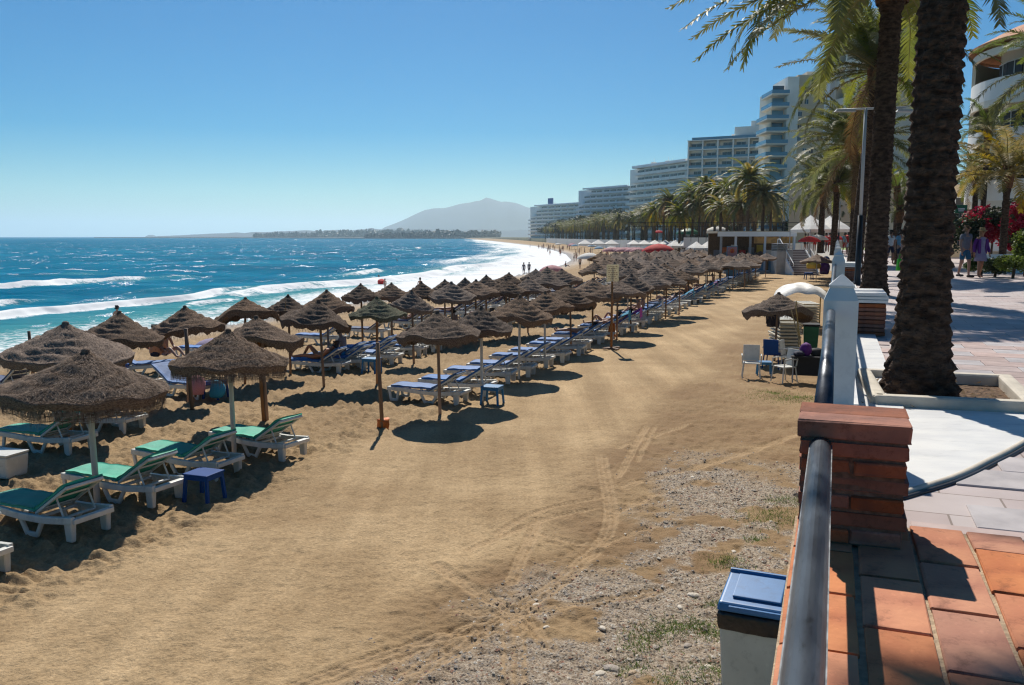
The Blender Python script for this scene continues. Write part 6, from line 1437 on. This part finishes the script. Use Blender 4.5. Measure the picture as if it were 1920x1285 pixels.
for x, y in ((-.95, -.5), (.95, -.5), (-.95, 1.7), (.95, 1.7)): mb = MB(); mb.lathe([(.03, 0), (.028, 1.5)], 8, cap=True); ob('pole', mb.mesh('pole', M['bamboo']), t, (x, y, 0))
def chair(px, py, m_, label, rz, sticker=False, armed=True):
    p = at(px, py, 0); t = thing('plastic_chair', label, 'chair', (p.x, p.y, 0), rz)
    me = MB().box((0, 0, .43), (.46, .44, .035)).mesh('seat', M[m_]); bevel_mesh(me, .012, 2); ob('seat', me, t)
    RB = Matrix.Rotation(-.16, 3, 'X')
    me = MB().box((0, .26, .68), (.46, .03, .46), rot=RB).mesh('backrest', M[m_]); bevel_mesh(me, .012, 2); b_ = ob('backrest', me, t)
    if sticker: mb = MB(); mb.box((.0, .285, .80), (.11, .006, .11), rot=RB); ob('sticker', mb.mesh('sticker', M['orange']), b_)
    for sx in (-1, 1):
        for sy in (-1, 1): mb = MB(); mb.tube([(sx * .21, sy * .20, .42), (sx * .25, sy * .25, 0)], .02, 6); ob('leg', mb.mesh('leg', M['mast' if m_ == 'c_white' else m_]), t)
        if armed: mb = MB(); mb.tube([(sx * .25, .24, .64), (sx * .27, 0, .67), (sx * .26, -.2, .65), (sx * .25, -.22, .42)], .02, 6); ob('armrest', mb.mesh('armrest', M['plastic']), t)
chair(1408, 708, 'plastic', 'white armchair with an orange sticker on its back, standing free on the sand', 2.9 + 3.14, True)
chair(1470, 716, 'plastic', 'white plastic armchair turned sideways in front of the blue chair', -1.2)
chair(1448, 690, 'blue_plastic', 'blue plastic armchair between the two white chairs', 2.6)
chair(1482, 694, 'plastic', 'second white armchair partly behind the sideways one', 1.0)
p = at(1432, 700, 0); stool(1432, 702, 'lblue_plastic', 'small blue stool between the sticker chair and the blue chair', -.2, .9)
# dark jacket hanging on the hut pole
p = at(1447, 668, 0); t = thing('hanging_jacket', 'dark jacket hanging from the worn parasol', 'jacket', (p.x, p.y, 1.85)); mb = MB(); mb.lathe([(.04, 0), (.16, -.06), (.2, -.3), (.19, -.6), (.2, -.85), (.0, -.84)], 12, fn=lambda r_, z, a: (r_ * (1 + .15 * math.sin(4 * a + z * 3)) * (.5 + .5 * abs(math.cos(a))), z)); ob('cloth', mb.mesh('cloth', M['c_navy'], True), t)
for s_ in (-1, 1): mb = MB(); mb.tube([(s_ * .15, 0, -.06), (s_ * .2, .02, -.4), (s_ * .19, 0, -.75)], [.06, .055, .05], 8); ob('sleeve', mb.mesh('sleeve', M['c_navy'], True), t)
# black table with bags
p = at(1515, 716, 0); t = thing('folding_table', 'dark folding table with bags on it beside the wall', 'table', (p.x, p.y, 0), -.3); mb = MB(); mb.box((0, 0, .72), (.95, .7, .04)); ob('tabletop', mb.mesh('tabletop', M['c_black']), t)
for sx in (-1, 1):
    for sy in (-1, 1): mb = MB(); mb.box((sx * .42, sy * .3, .35), (.035, .035, .7)); ob('leg', mb.mesh('leg', M['mast']), t)
mb = MB(); mb.box((0, -.2, .45), (.9, .03, .5)); ob('cloth_front', mb.mesh('cloth_front', M['c_black']), t)
pos = p
def blob(name, label, cat, loc, sx, sy, sz, m_, seed=0):
    bm = bmesh.new(); bmesh.ops.create_icosphere(bm, subdivisions=3, radius=1.0)
    for v in bm.verts:
        v.co *= 1 + .3 * (float(fbm(v.co.x * 2 + seed, v.co.y * 2 + v.co.z * 1.5, 3, seed)) - .5) * 2
        v.co.z = max(v.co.z, -.75)
    me = bpy.data.meshes.new(name); bm.to_mesh(me); bm.free(); me.materials.append(M[m_]); me.polygons.foreach_set('use_smooth', [True] * len(me.polygons))
    o = ob(name, me, None, loc, (0, 0, seed), (sx, sy, sz)); return tag(o, label, cat)
blob('rucksack', 'purple-black rucksack on the dark folding table', 'bag', (p.x - .1, p.y, .74 + .15), .17, .14, .2, 'c_purple', 2)
blob('shoulder_bag', 'dark bag lying beside the rucksack on the folding table', 'bag', (p.x + .2, p.y - .05, .74 + .09), .2, .14, .12, 'c_black', 3)
blob('towel_heap', 'dark blue towels heaped on the left end of the folding table', 'towel', (p.x - .32, p.y - .1, .74 + .06), .16, .14, .08, 'c_navy', 4)
for k, (px, py, ln, lean_) in enumerate([(1507, 690, 1.9, -.12), (1512, 690, 1.8, -.25), (1500, 686, 2.0, -.05)]):
    q = at(px, py, 0); t = thing('cane_pole', ['cane pole leaning by the stack, longest', 'cane pole leaning by the stack, most slanted', 'cane pole leaning by the stack, most upright'][k], 'cane', (q.x, q.y, 0), 0, 'cane poles leaning by the stack'); mb = MB(); mb.tube([(0, 0, 0), (lean_ * ln, .3, ln)], .018, 7); ob('cane', mb.mesh('cane', M['bamboo']), t)
q = at(1527, 664, 0); q.x -= .15; t = thing('wheelie_bin', 'green wheeled bin between the tarpaulin and the marble post', 'bin', (q.x, q.y, 0), -.3); me = MB().box((0, 0, .5), (.42, .5, .95), taper=1.18).mesh('bin_body', M['bin_green']); bevel_mesh(me, .03, 2); ob('bin_body', me, t); me = MB().box((0, 0, 1.02), (.56, .64, .06)).mesh('lid', M['c_black']); bevel_mesh(me, .02, 2); ob('lid', me, t)
# second attendant's spot farther on
p = at(1530, 527, 0); parasol(p.x, p.y, 1.5, 2.45, 'h', 'pole_white', 'faded flat parasol with blue cloths by the wall, before the stairs', None, (0, 0), 1)
for k, (px, py, m_, lb) in enumerate([(1516, 524, 'blue_plastic', 'blue table under the faded flat parasol'), ]):
    stool(px, py, m_, lb, 0, 1.5)
q = at(1524, 522, 0); blob('towel_pile', 'heap of yellow and brown towels under the faded flat parasol', 'towels', (q.x, q.y, 1.25), .9, .5, .42, 'c_yellow', 5); 
blob('clothes_heap', 'dark purple clothes beside the yellow towels', 'clothes', (q.x + 1.1, q.y, .9), .45, .4, .7, 'c_purple', 6)
blob('cloth_bundle', 'bright blue cloth hanging at the right side of the faded flat parasol', 'cloth', (q.x + 1.2, q.y - .1, 1.85), .35, .3, .25, 'blue_plastic', 7)
# ================================================================ people
def skin(name, V, E, rads, m_, root=0, sub=1):
    me = bpy.data.meshes.new(name + '_src'); me.from_pydata([tuple(v) for v in V], E, []); o = bpy.data.objects.new(name, me); C.objects.link(o)
    md = o.modifiers.new('s', 'SKIN'); md.use_smooth_shade = True
    for i, r_ in enumerate(rads):
        sv_ = me.skin_vertices[0].data[i]; sv_.radius = r_ if isinstance(r_, tuple) else (r_, r_); sv_.use_root = (i == root)
    if sub: s2 = o.modifiers.new('u', 'SUBSURF'); s2.levels = sub; s2.render_levels = sub
    dg = bpy.context.evaluated_depsgraph_get(); out_ = bpy.data.meshes.new_from_object(o.evaluated_get(dg)); out_.name = name
    out_.materials.clear(); out_.materials.append(M[m_]); bpy.data.objects.remove(o)
    out_.polygons.foreach_set('use_smooth', [True] * len(out_.polygons)); return out_
def pose(kind):
    """joint positions of a 1.72 m figure facing -Y (standing) or lying along X with the head at +X"""
    if kind in ('stand', 'walk', 'walk2', 'wade'):
        st = {'stand': 0, 'walk': .12, 'walk2': -.10, 'wade': .1}[kind]; ar = st * .8
        J = dict(pelvis=(0, 0, .95), spine=(0, .01, 1.12), chest=(0, 0, 1.32), nb=(0, .01, 1.45), neck=(0, 0, 1.51), h0=(0, -.015, 1.58), h1=(0, -.01, 1.66))
        for s_, n_ in ((-1, 'l'), (1, 'r')):
            J[n_ + 'sh'] = (s_ * .165, .0, 1.41); J[n_ + 'el'] = (s_ * .24, .02 + s_ * ar * .35, 1.14); J[n_ + 'wr'] = (s_ * .255, -.05 + s_ * ar * .7, .90); J[n_ + 'ha'] = (s_ * .255, -.07 + s_ * ar * .8, .81)
            J[n_ + 'hi'] = (s_ * .088, 0, .90); J[n_ + 'kn'] = (s_ * .10, -.02 - s_ * st * .55, .50); J[n_ + 'an'] = (s_ * .10, .03 - s_ * st * 1.0, .085 + (.05 if s_ * st < 0 else 0)); J[n_ + 'to'] = (s_ * .115, -.12 - s_ * st * 1.0, .03 + (.0 if s_ * st < 0 else 0))
    elif kind == 'recline':
        J = dict(pelvis=(.10, 0, .50), spine=(.26, 0, .57), chest=(.43, 0, .68), nb=(.55, 0, .76), neck=(.60, 0, .81), h0=(.64, 0, .86), h1=(.70, 0, .92))
        for s_, n_ in ((-1, 'l'), (1, 'r')):
            J[n_ + 'sh'] = (.50, s_ * .17, .70); J[n_ + 'el'] = (.34, s_ * .27, .55); J[n_ + 'wr'] = (.14, s_ * .20, .58); J[n_ + 'ha'] = (.07, s_ * .16, .59)
            k_ = s_ > 0
            J[n_ + 'hi'] = (.03, s_ * .09, .48); J[n_ + 'kn'] = (-.30 if k_ else -.36, s_ * .10, .80 if k_ else .52); J[n_ + 'an'] = (-.52 if k_ else -.76, s_ * .11, .46 if k_ else .46); J[n_ + 'to'] = (-.66 if k_ else -.80, s_ * .12, .44 if k_ else .60)
    elif kind == 'lie':
        J = dict(pelvis=(.0, 0, .50), spine=(.16, 0, .51), chest=(.35, 0, .55), nb=(.48, 0, .62), neck=(.53, 0, .67), h0=(.58, 0, .72), h1=(.65, 0, .78))
        for s_, n_ in ((-1, 'l'), (1, 'r')):
            J[n_ + 'sh'] = (.42, s_ * .17, .58); J[n_ + 'el'] = (.25, s_ * .29, .48); J[n_ + 'wr'] = (.02, s_ * .30, .46); J[n_ + 'ha'] = (-.06, s_ * .29, .46)
            J[n_ + 'hi'] = (-.07, s_ * .09, .49); J[n_ + 'kn'] = (-.47, s_ * .11, .52); J[n_ + 'an'] = (-.88, s_ * .12, .47); J[n_ + 'to'] = (-.93, s_ * .15, .60)
    elif kind == 'sit':     # sitting upright on a lounger, facing -X
        J = dict(pelvis=(0, 0, .50), spine=(.02, 0, .66), chest=(-.02, 0, .86), nb=(-.06, 0, .98), neck=(-.08, 0, 1.04), h0=(-.11, 0, 1.11), h1=(-.12, 0, 1.19))
        for s_, n_ in ((-1, 'l'), (1, 'r')):
            J[n_ + 'sh'] = (-.03, s_ * .17, .94); J[n_ + 'el'] = (-.06, s_ * .27, .68); J[n_ + 'wr'] = (-.28, s_ * .20, .58); J[n_ + 'ha'] = (-.36, s_ * .18, .57)
            J[n_ + 'hi'] = (-.06, s_ * .09, .48); J[n_ + 'kn'] = (-.42, s_ * .14, .66); J[n_ + 'an'] = (-.72, s_ * .14, .43); J[n_ + 'to'] = (-.84, s_ * .15, .42)
    return {k: Vector(v) for k, v in J.items()}
BE = [('pelvis', 'spine'), ('spine', 'chest'), ('chest', 'nb'), ('nb', 'neck'), ('neck', 'h0'), ('h0', 'h1'), ('chest', 'lsh'), ('lsh', 'lel'), ('lel', 'lwr'), ('lwr', 'lha'), ('chest', 'rsh'), ('rsh', 'rel'), ('rel', 'rwr'), ('rwr', 'rha'),
      ('pelvis', 'lhi'), ('lhi', 'lkn'), ('lkn', 'lan'), ('lan', 'lto'), ('pelvis', 'rhi'), ('rhi', 'rkn'), ('rkn', 'ran'), ('ran', 'rto')]
BR = dict(pelvis=(.135, .10), spine=(.125, .09), chest=(.145, .10), nb=.065, neck=.052, h0=.073, h1=.086, sh=.055, el=.040, wr=.028, ha=.032, hi=.088, kn=.056, an=.036, to=.030)
def rr_(n): return BR.get(n, BR.get(n[1:], .05))
def body_mesh(kind, wide=1.0):
    J = pose(kind); names = list(J); idx = {n: i for i, n in enumerate(names)}
    me = skin('body_' + kind, [J[n] for n in names], [(idx[a], idx[b]) for a, b in BE], [tuple(x * (wide if n in ('pelvis', 'spine', 'chest', 'lhi', 'rhi') else 1) for x in (rr_(n) if isinstance(rr_(n), tuple) else (rr_(n),) * 2)) for n in names], 'skin')
    # fingers, nose, ears joined to the same figure
    mb = MB()
    for s_ in ('l', 'r'):
        d = (J[s_ + 'ha'] - J[s_ + 'wr']).normalized(); a = d.cross(Vector((0, 1, 0) if abs(d.y) < .8 else (1, 0, 0))).normalized(); b = d.cross(a)
        for q, (o_, l_) in enumerate(((-.024, .06), (-.008, .072), (.008, .068), (.022, .055))):
            p = J[s_ + 'ha'] + b * o_ + d * .01; mb.tube([p, p + d * l_ * .55, p + d * l_ * .9 + a * .012], [.009, .008, .006], 5)
        p = J[s_ + 'ha'] - b * .028 - d * .03; mb.tube([p, p - b * .02 + d * .03, p - b * .018 + d * .055], [.010, .009, .007], 5)
    up = (J['h1'] - J['h0']).normalized(); side = Vector((1, 0, 0)) if kind in ('stand', 'walk', 'walk2', 'wade') else Vector((0, 1, 0)); fwd = up.cross(side).normalized()
    if (kind in ('stand', 'walk', 'walk2', 'wade') and fwd.y > 0) or (kind in ('sit',) and fwd.x > 0) or (kind in ('recline', 'lie') and fwd.z < 0): fwd = -fwd
    hc = J['h1'] * .6 + J['h0'] * .4
    mb.tube([hc + fwd * .075 + up * .02, hc + fwd * .105 - up * .015, hc + fwd * .08 - up * .025], [.008, .014, .010], 6)
    for s_ in (-1, 1): mb.tube([hc + side * s_ * .078 + up * .02, hc + side * s_ * .092, hc + side * s_ * .078 - up * .025], [.010, .014, .008], 6, flat=.6)
    bm = bmesh.new(); bm.from_mesh(me); m2 = mb.mesh('tmp', M['skin'], True); bm.from_mesh(m2); bm.to_mesh(me); bm.free()
    return me, J, dict(up=up, side=side, fwd=fwd, hc=hc)
PP = {}
def cloth_meshes(kind, J, H):
    out_ = {}
    def part(name, nm, E, rads, m_='c_grey', root=0): out_[name] = skin(name, [Vector(v) for v in nm], E, rads, m_, root)
    L = lambda a, b, t: J[a].lerp(J[b], t)
    d = (J['spine'] - J['pelvis']).normalized()
    part('shorts', [J['pelvis'] + d * .06, J['pelvis'] - d * .01, J['lhi'], L('lhi', 'lkn', .45), L('lhi', 'lkn', .82), J['rhi'], L('rhi', 'rkn', .45), L('rhi', 'rkn', .82)], [(0, 1), (1, 2), (2, 3), (3, 4), (1, 5), (5, 6), (6, 7)], [(.135, .105), (.145, .112), .105, .092, .088, .105, .092, .088], 'c_teal', 1)
    part('shirt', [J['pelvis'] - d * .09, J['spine'], J['chest'], L('chest', 'nb', .7), J['lsh'], L('lsh', 'lel', .55), J['rsh'], L('rsh', 'rel', .55)], [(0, 1), (1, 2), (2, 3), (2, 4), (4, 5), (2, 6), (6, 7)], [(.160, .125), (.150, .115), (.165, .12), .075, .075, .062, .075, .062], 'c_grey', 2)
    part('swimsuit', [J['pelvis'] + d * .05, J['pelvis'] - d * .03, L('pelvis', 'lhi', .8), L('pelvis', 'rhi', .8)], [(0, 1), (1, 2), (1, 3)], [(.142, .108), (.146, .112), .10, .10], 'c_black', 1)
    part('hair', [H['hc'] + H['up'] * .035 - H['fwd'] * .012, H['hc'] + H['up'] * .015 - H['fwd'] * .03, H['hc'] - H['up'] * .05 - H['fwd'] * .045], [(0, 1), (1, 2)], [.088, .090, .06], 'hair_dark', 1)
    part('hair_long', [H['hc'] + H['up'] * .035 - H['fwd'] * .012, H['hc'] + H['up'] * .01 - H['fwd'] * .035, H['hc'] - H['up'] * .10 - H['fwd'] * .06, H['hc'] - H['up'] * .22 - H['fwd'] * .07], [(0, 1), (1, 2), (2, 3)], [.090, .095, .075, .05], 'hair_dark', 1)
    return out_
for kd in ('stand', 'walk', 'walk2', 'recline', 'lie', 'sit'):
    me, J, H = body_mesh(kd); PP[kd] = (me, cloth_meshes(kd, J, H), J, H)
def dress_mesh():
    mb = MB(); mb.lathe([(.10, 1.44), (.155, 1.38), (.16, 1.28), (.15, 1.10), (.175, .95), (.21, .78), (.24, .60), (.235, .598)], 20, fn=lambda r_, z, a: (r_ * (1 - .25 * abs(math.sin(a)) + (.05 * math.sin(a * 6) if z < .9 else 0)), z)); return mb.mesh('dress', M['c_lilac'], True)
DR = dress_mesh()
HAT = MB().lathe([(0, .10), (.07, .095), (.09, .05), (.095, .0), (.17, -.02), (.175, -.028), (.09, -.015)], 18).mesh('hat', M['wicker'], True)
PCOUNT = [0]
def person(kd, loc, rz, label, wear, group=None, s_=1.0, hair='hair', hairm='hair_dark', extra=None):
    t = thing('person', label, 'person', loc, rz, group, s_); me, CL, J, H = PP[kd]
    ob('body', me, t)
    def add(nm, mesh, m_):
        o = ob(nm, mesh, t); o.material_slots[0].link = 'OBJECT'; o.material_slots[0].material = M[m_]; return o
    for k_, m_ in wear: add(k_, DR if k_ == 'dress' else CL[k_], m_)
    if hair: add('hair', CL[hair], hairm)
    if extra: extra(t, J, H)
    return t
def hat_on(t, J, H): ob('hat', HAT, t, H['hc'] + H['up'] * .06)
def shoes(t, J, H):
    for s_ in ('l', 'r'): me = MB().box((J[s_ + 'an'] + J[s_ + 'to']) / 2 + Vector((0, -.01, -.012)), (.10, .27, .075)).mesh('shoe', M['c_black']); bevel_mesh(me, .03, 2); ob('shoe', me, t)
def shades(t, J, H):
    mb = MB(); c = H['hc'] + H['fwd'] * .088 + H['up'] * .018; mb.box(c + Vector((-.032, 0, 0)), (.045, .012, .028)).box(c + Vector((.032, 0, 0)), (.045, .012, .028)).box(c, (.03, .01, .008)); ob('sunglasses', mb.mesh('sunglasses', M['c_black']), t)
def cap_on(t, J, H): shades(t, J, H); mb = MB(); mb.lathe([(0, .075), (.06, .06), (.09, .015), (.092, 0)], 16); mb.box((0, -.12, .005), (.12, .10, .01)); ob('cap', mb.mesh('cap', M['c_orange'], True), t, H['hc'] + H['up'] * .045)
p = at(1807, 520, PZ); person('walk', (p.x, p.y, PZ - .01), .25, 'grey-haired man in grey polo shirt and teal shorts walking beside the woman in lilac', [('shorts', 'c_teal'), ('shirt', 'c_grey')], s_=1.04, hairm='hair_light', extra=lambda t, J, H: (shades(t, J, H), shoes(t, J, H)))
def cardigan(t, J, H): shades(t, J, H); hat_on(t, J, H)
p = at(1836, 521, PZ); person('walk2', (p.x, p.y, PZ - .01), .15, 'woman in straw hat, lilac dress and dark cardigan beside the man in teal shorts', [('dress', 'c_lilac')], s_=.98, hair='hair_long', hairm='hair_light', extra=cardigan)
o_ = [x for x in C.objects if x.get('label', '').startswith('woman in straw hat')][0]
J = PP['walk2'][2]
for s_ in ('l', 'r'): o = ob('cardigan_sleeve', skin('sleeve', [J[s_ + 'sh'], J[s_ + 'el'], J[s_ + 'wr']], [(0, 1), (1, 2)], [.075, .06, .05], 'c_purple'), o_)
for s_ in (-1, 1): mb = MB(); mb.box((s_ * .125, -.01, 1.12), (.07, .24, .52), taper=.95); me = mb.mesh('cardigan_side', M['c_purple']); bevel_mesh(me, .03, 2); ob('cardigan_side', me, o_)
W_ = [(1668, 497, 'walk', 'man in white T-shirt and dark shorts walking between the dark trunks', [('shorts', 'c_navy'), ('shirt', 'c_white')]), (1686, 500, 'walk2', 'person in light blue shirt partly hidden by the thick trunk', [('shorts', 'c_navy'), ('shirt', 'c_lblue')]),
      (1660, 492, 'stand', 'person in red top behind the man in white T-shirt', [('shorts', 'c_red'), ('shirt', 'c_red')])]
for px, py, kd, lb, we in W_: p = at(px, py, PZ); person(kd, (p.x, p.y, PZ), .2, lb, we)
# green carrier bag held by a person hidden behind the thick trunk
p = at(1700, 520, PZ); person('stand', (p.x, p.y, PZ), .1, 'person almost hidden behind the thick trunk, holding a green carrier bag', [('shorts', 'c_navy'), ('shirt', 'c_grey')])
q = p + Vector((-.27, -.08, 0)); t = thing('carrier_bag', 'bright green carrier bag showing left of the thick trunk', 'bag', (q.x, q.y, PZ + .22)); me = MB().box((0, 0, .22), (.30, .16, .42), taper=.8).mesh('bag_body', M['c_green']); bevel_mesh(me, .03, 2); ob('bag_body', me, t); mb = MB(); mb.tube([(-.08, 0, .42), (-.04, 0, .58), (.04, 0, .58), (.08, 0, .42)], .012, 6); ob('handles', mb.mesh('handles', M['c_green']), t)
# crowd on the promenade above the stairs
for k, (px, py, D, kd, sh_, st_) in enumerate([(1506, 462, 93, 'stand', 'c_yellow', 'c_black'), (1512, 462, 92, 'walk', 'c_black', 'c_olive'), (1470, 452, 99, 'walk', 'c_white', 'c_navy'), (1476, 452, 99, 'walk2', 'c_white', 'c_navy'), (1524, 460, 86, 'stand', 'c_red', 'c_red'), (1532, 460, 84, 'stand', 'c_pink', 'c_navy'), (1545, 462, 80, 'walk', 'c_red', 'c_navy'), (1552, 462, 78, 'stand', 'c_white', 'c_red'), (1563, 463, 74, 'stand', 'c_navy', 'c_grey'), (1580, 466, 70, 'walk', 'c_lblue', 'c_red'), (1587, 466, 66, 'walk2', 'c_red', 'c_white'), (1596, 468, 62, 'stand', 'c_pink', 'c_navy')]):
    X = (px - 960) / 1600 * D; person(kd, (X, D, PZ if D < 95 else PZ), R.uniform(-1, 1), ['person in yellow top at the head of the stairs', 'person in black top starting down the stairs', 'left one of two people in white above the bar', 'right one of two people in white above the bar', 'person in red right of the stair head', 'person in pink beside the person in red', 'person in red and navy below the terrace parasols', 'person in white and red below the terrace parasols', 'person in navy beside a slim palm trunk', 'person in light blue left of the dark trunk', 'person in red and white left of the dark trunk', 'person in pink left of the dark trunk'][k], [('shorts', st_), ('shirt', sh_)])
# swimmers and walkers at the water
BT = 'people along the distant water line'
def wade(px, py, label, kd='stand', wear=(('swimsuit', 'c_navy'),), dz=-.15, s_=1.0, rz=0, z=SEA, group=None):
    p = at(px, py, z); return person(kd, (p.x, p.y, z + dz), rz, label, list(wear), group, s_)
wade(982, 514, 'left one of the two dark figures standing in the surf', 'walk', (('shorts', 'c_navy'), ('shirt', 'c_grey'))); wade(992, 513, 'right one of the two dark figures standing in the surf', 'walk2', (('shorts', 'c_navy'), ('shirt', 'c_grey')))
wade(788, 545, 'dark-haired person standing in the foam above the parasols', 'stand', (('swimsuit', 'c_black'),), -.5); wade(722, 540, 'child in the foam right of the red inflatable', 'stand', (('swimsuit', 'c_red'),), -.3, .7)
wade(712, 528, 'bather in the wave above the red inflatable', 'sit', (('swimsuit', 'c_navy'),), -.5)
p = at(715, 533, SEA); blob('inflatable', 'red and white inflatable in the breaking wave', 'inflatable', (p.x, p.y, SEA + .25), .8, .4, .3, 'red_canvas', 8)
wade(745, 490, 'lone swimmer with arms raised beyond the breakers', 'sit', (('swimsuit', 'c_black'),), -.75)
wade(222, 627, 'person in the shallows right behind the parasol by the seated couple', 'stand', (('swimsuit', 'c_navy'),), -.2, rz=3.0)
rr = random.Random(55)
for k in range(34):
    px = rr.uniform(1005, 1062); D = rr.uniform(215, 420); X = float(shore(D)) + rr.uniform(-6, 7); zz = max(SEA - .2, gz(X, D))
    person(['stand', 'walk', 'walk2'][k % 3], (X, D, zz), rr.uniform(0, 6), 'tiny figure in the far crowd where the surf meets the sand', [(('shorts', 'swimsuit')[k % 2], ['c_navy', 'c_red', 'c_black', 'c_cyan'][k % 4])], 'tiny figures of the far crowd by the water', 1.0)
for k in range(14):
    D = rr.uniform(120, 200); X = float(shore(D)) + rr.uniform(2, 14)
    person(['stand', 'walk', 'walk2', 'sit'][k % 4], (X, D, gz(X, D) - (.35 if k % 4 == 3 else 0)), rr.uniform(0, 6), 'small figure on the open sand beyond the seaward parasols', [('shorts', ['c_navy', 'c_red', 'c_olive', 'c_cyan'][k % 4])], 'small figures on the open sand', 1.0)
# people on the loungers
LR = RZ
def onl(px, py, kd, label, wear, drz=0.0, dx=0, s_=1.0, dz=-.03, **kw): p = at(px, py, 0); return person(kd, (p.x, p.y, dz), LR + drz, label, wear, s_=s_, **kw)
onl(292, 694, 'sit', 'broad tanned man seen from behind, sitting on a lounger under the parasol by the water', [('swimsuit', 'c_navy')], rad(-65), s_=1.08)
p = at(310, 690, 0); person('sit', (p.x, p.y, .0), rad(150), 'long-haired woman bending forward beside the seated tanned man', [('swimsuit', 'c_black')], hair='hair_long')
PEO = PEOPLE_AT
spec = {8: ('lie', 'person lying with feet towards the sea on a blue lounger left of the orange bag', 'c_red'), 9: None, 10: ('recline', 'person in dark clothes reclining on a teal towel near the purple towel', 'c_teal'), 11: ('recline', 'dark-haired woman with raised knee reclining on the purple towel', 'c_black'),
        14: ('sit', 'person sitting up on a lounger right of the notice board pole', 'c_red'), 15: ('sit', 'second person sitting up on a lounger right of the notice board pole', 'c_navy'), 18: ('recline', 'person reclining further along the path row', 'c_red'), 20: ('lie', 'person lying near the blue towels of the path row', 'c_navy'), 22: ('sit', 'person sitting up near the end of the path row', 'c_pink'), 24: ('recline', 'person in blue reclining near the end of the path row', 'c_cyan'), 26: ('recline', 'person reclining third from the end of the path row', 'c_red'), 28: ('lie', 'person lying second from the end of the path row', 'c_orange'), 30: ('sit', 'person sitting at the far end of the path row', 'c_navy')}
for (X, Y, k, s_) in PEO:
    if spec.get(k): kd, lb, cm = spec[k]; person(kd, (X, Y, -.03), LR, lb, [('swimsuit', cm)], hair='hair_long' if k in (11, 15) else 'hair')
def towel(X, Y, m_, label, back=True):
    t = thing('beach_towel', label, 'towel', (X, Y, 0), LR, None); RB = Matrix.Rotation(-rad(33), 3, 'Y'); mb = MB(); n = 12; vs = []
    for i in range(n + 1):
        for j in range(5):
            y = -.32 + .16 * j; x = -.5 + i * .15
            if x < .22: z = .412
            else: dlt = (x - .22); x, z = .22 + dlt * math.cos(rad(33)), .40 + dlt * math.sin(rad(33)) + .03
            if j in (0, 4): z -= .10 + .03 * math.sin(i * 1.7)
            vs.append((x, y * 1.02, z + .008 * math.sin(i * 2 + j)))
    # over the top of the backrest
    mb.add(vs, [(i * 5 + j, (i + 1) * 5 + j, (i + 1) * 5 + j + 1, i * 5 + j + 1) for i in range(n) for j in range(4)]); e = [vs[n * 5 + j] for j in range(5)]
    mb.add(e + [(x + .03, y, z - .42) for x, y, z in e], [(j, j + 5, j + 6, j + 1) for j in range(4)]); ob('cloth', mb.mesh('cloth', M[m_], True), t)
for k, m_, lb in ((11, 'c_magenta', 'magenta towel draped over the backrest of the reclining woman'), (10, 'c_cyan', 'teal towel on the lounger before the purple towel'), (14, 'c_white', 'white and blue towel on a lounger right of the notice board pole'), (20, 'c_cyan', 'blue towel draped on a lounger of the path row, two thirds along'), (23, 'c_lblue', 'pale blue towel near the end of the path row'), (26, 'c_purple', 'purple towel near the end of the path row'), (25, 'c_cyan', 'bright blue towel near the end of the path row'), (29, 'c_navy', 'navy towel at the far end of the path row')):
    for (X, Y, kk, s_) in PEO:
        if kk == k: towel(X, Y, m_, lb)
for (X, Y, kk, s_) in PEO:
    if kk == 9: t = thing('beach_bag', 'orange cloth bag hanging from a backrest in the path row', 'bag', (X + .78, Y - .25, .10)); me = MB().box((0, 0, .3), (.34, .12, .52), taper=.55).mesh('bag_body', M['orange']); bevel_mesh(me, .035, 2); ob('bag_body', me, t, None, (0, .1, LR)); mb = MB(); mb.tube([(-.06, 0, .55), (0, 0, .68), (.06, 0, .55)], .012, 6); ob('strap', mb.mesh('strap', M['orange']), t)
rr = random.Random(91)
for j, (rw, wd) in enumerate(((r2, 'second row from the path'), (r3, 'third row with navy backs'), (r4, 'group near the water'))):
    for i, (X, Y, s_) in enumerate(rw):
        if rr.random() < .34: kd = ['lie', 'recline', 'recline', 'sit'][rr.randrange(4)]; person(kd, (X, Y, gz(X, Y) - .03), LR, ('%s sunbather %s in the %s' % (ORD[min(i, 49)], {'lie': 'lying flat', 'recline': 'reclining with one knee up', 'sit': 'sitting up'}[kd], wd)), [('swimsuit', ['c_red', 'c_navy', 'c_cyan', 'c_black', 'c_pink', 'c_orange'][rr.randrange(6)])], 'sunbathers on the loungers', hair='hair_long' if rr.random() < .4 else 'hair')
# things left under the second shaggy parasol: bright towels and bags
p = at(372, 752, 0); blob('towel_bundle', 'bundle of red, white and blue towels behind the second shaggy parasol', 'towels', (p.x, p.y, .38), .22, .2, .28, 'c_pink', 11)
p = at(383, 752, 0); blob('beach_bag', 'blue beach bag beside the towel bundle behind the second shaggy parasol', 'bag', (p.x + .3, p.y + .1, .25), .22, .15, .25, 'c_cyan', 12)
# unused prototypes leave the scene
for o in list(C.objects):
    if o.parent is None and o.get('label') == 'x':
        for c in list(o.children_recursive): bpy.data.objects.remove(c)
        bpy.data.objects.remove(o)
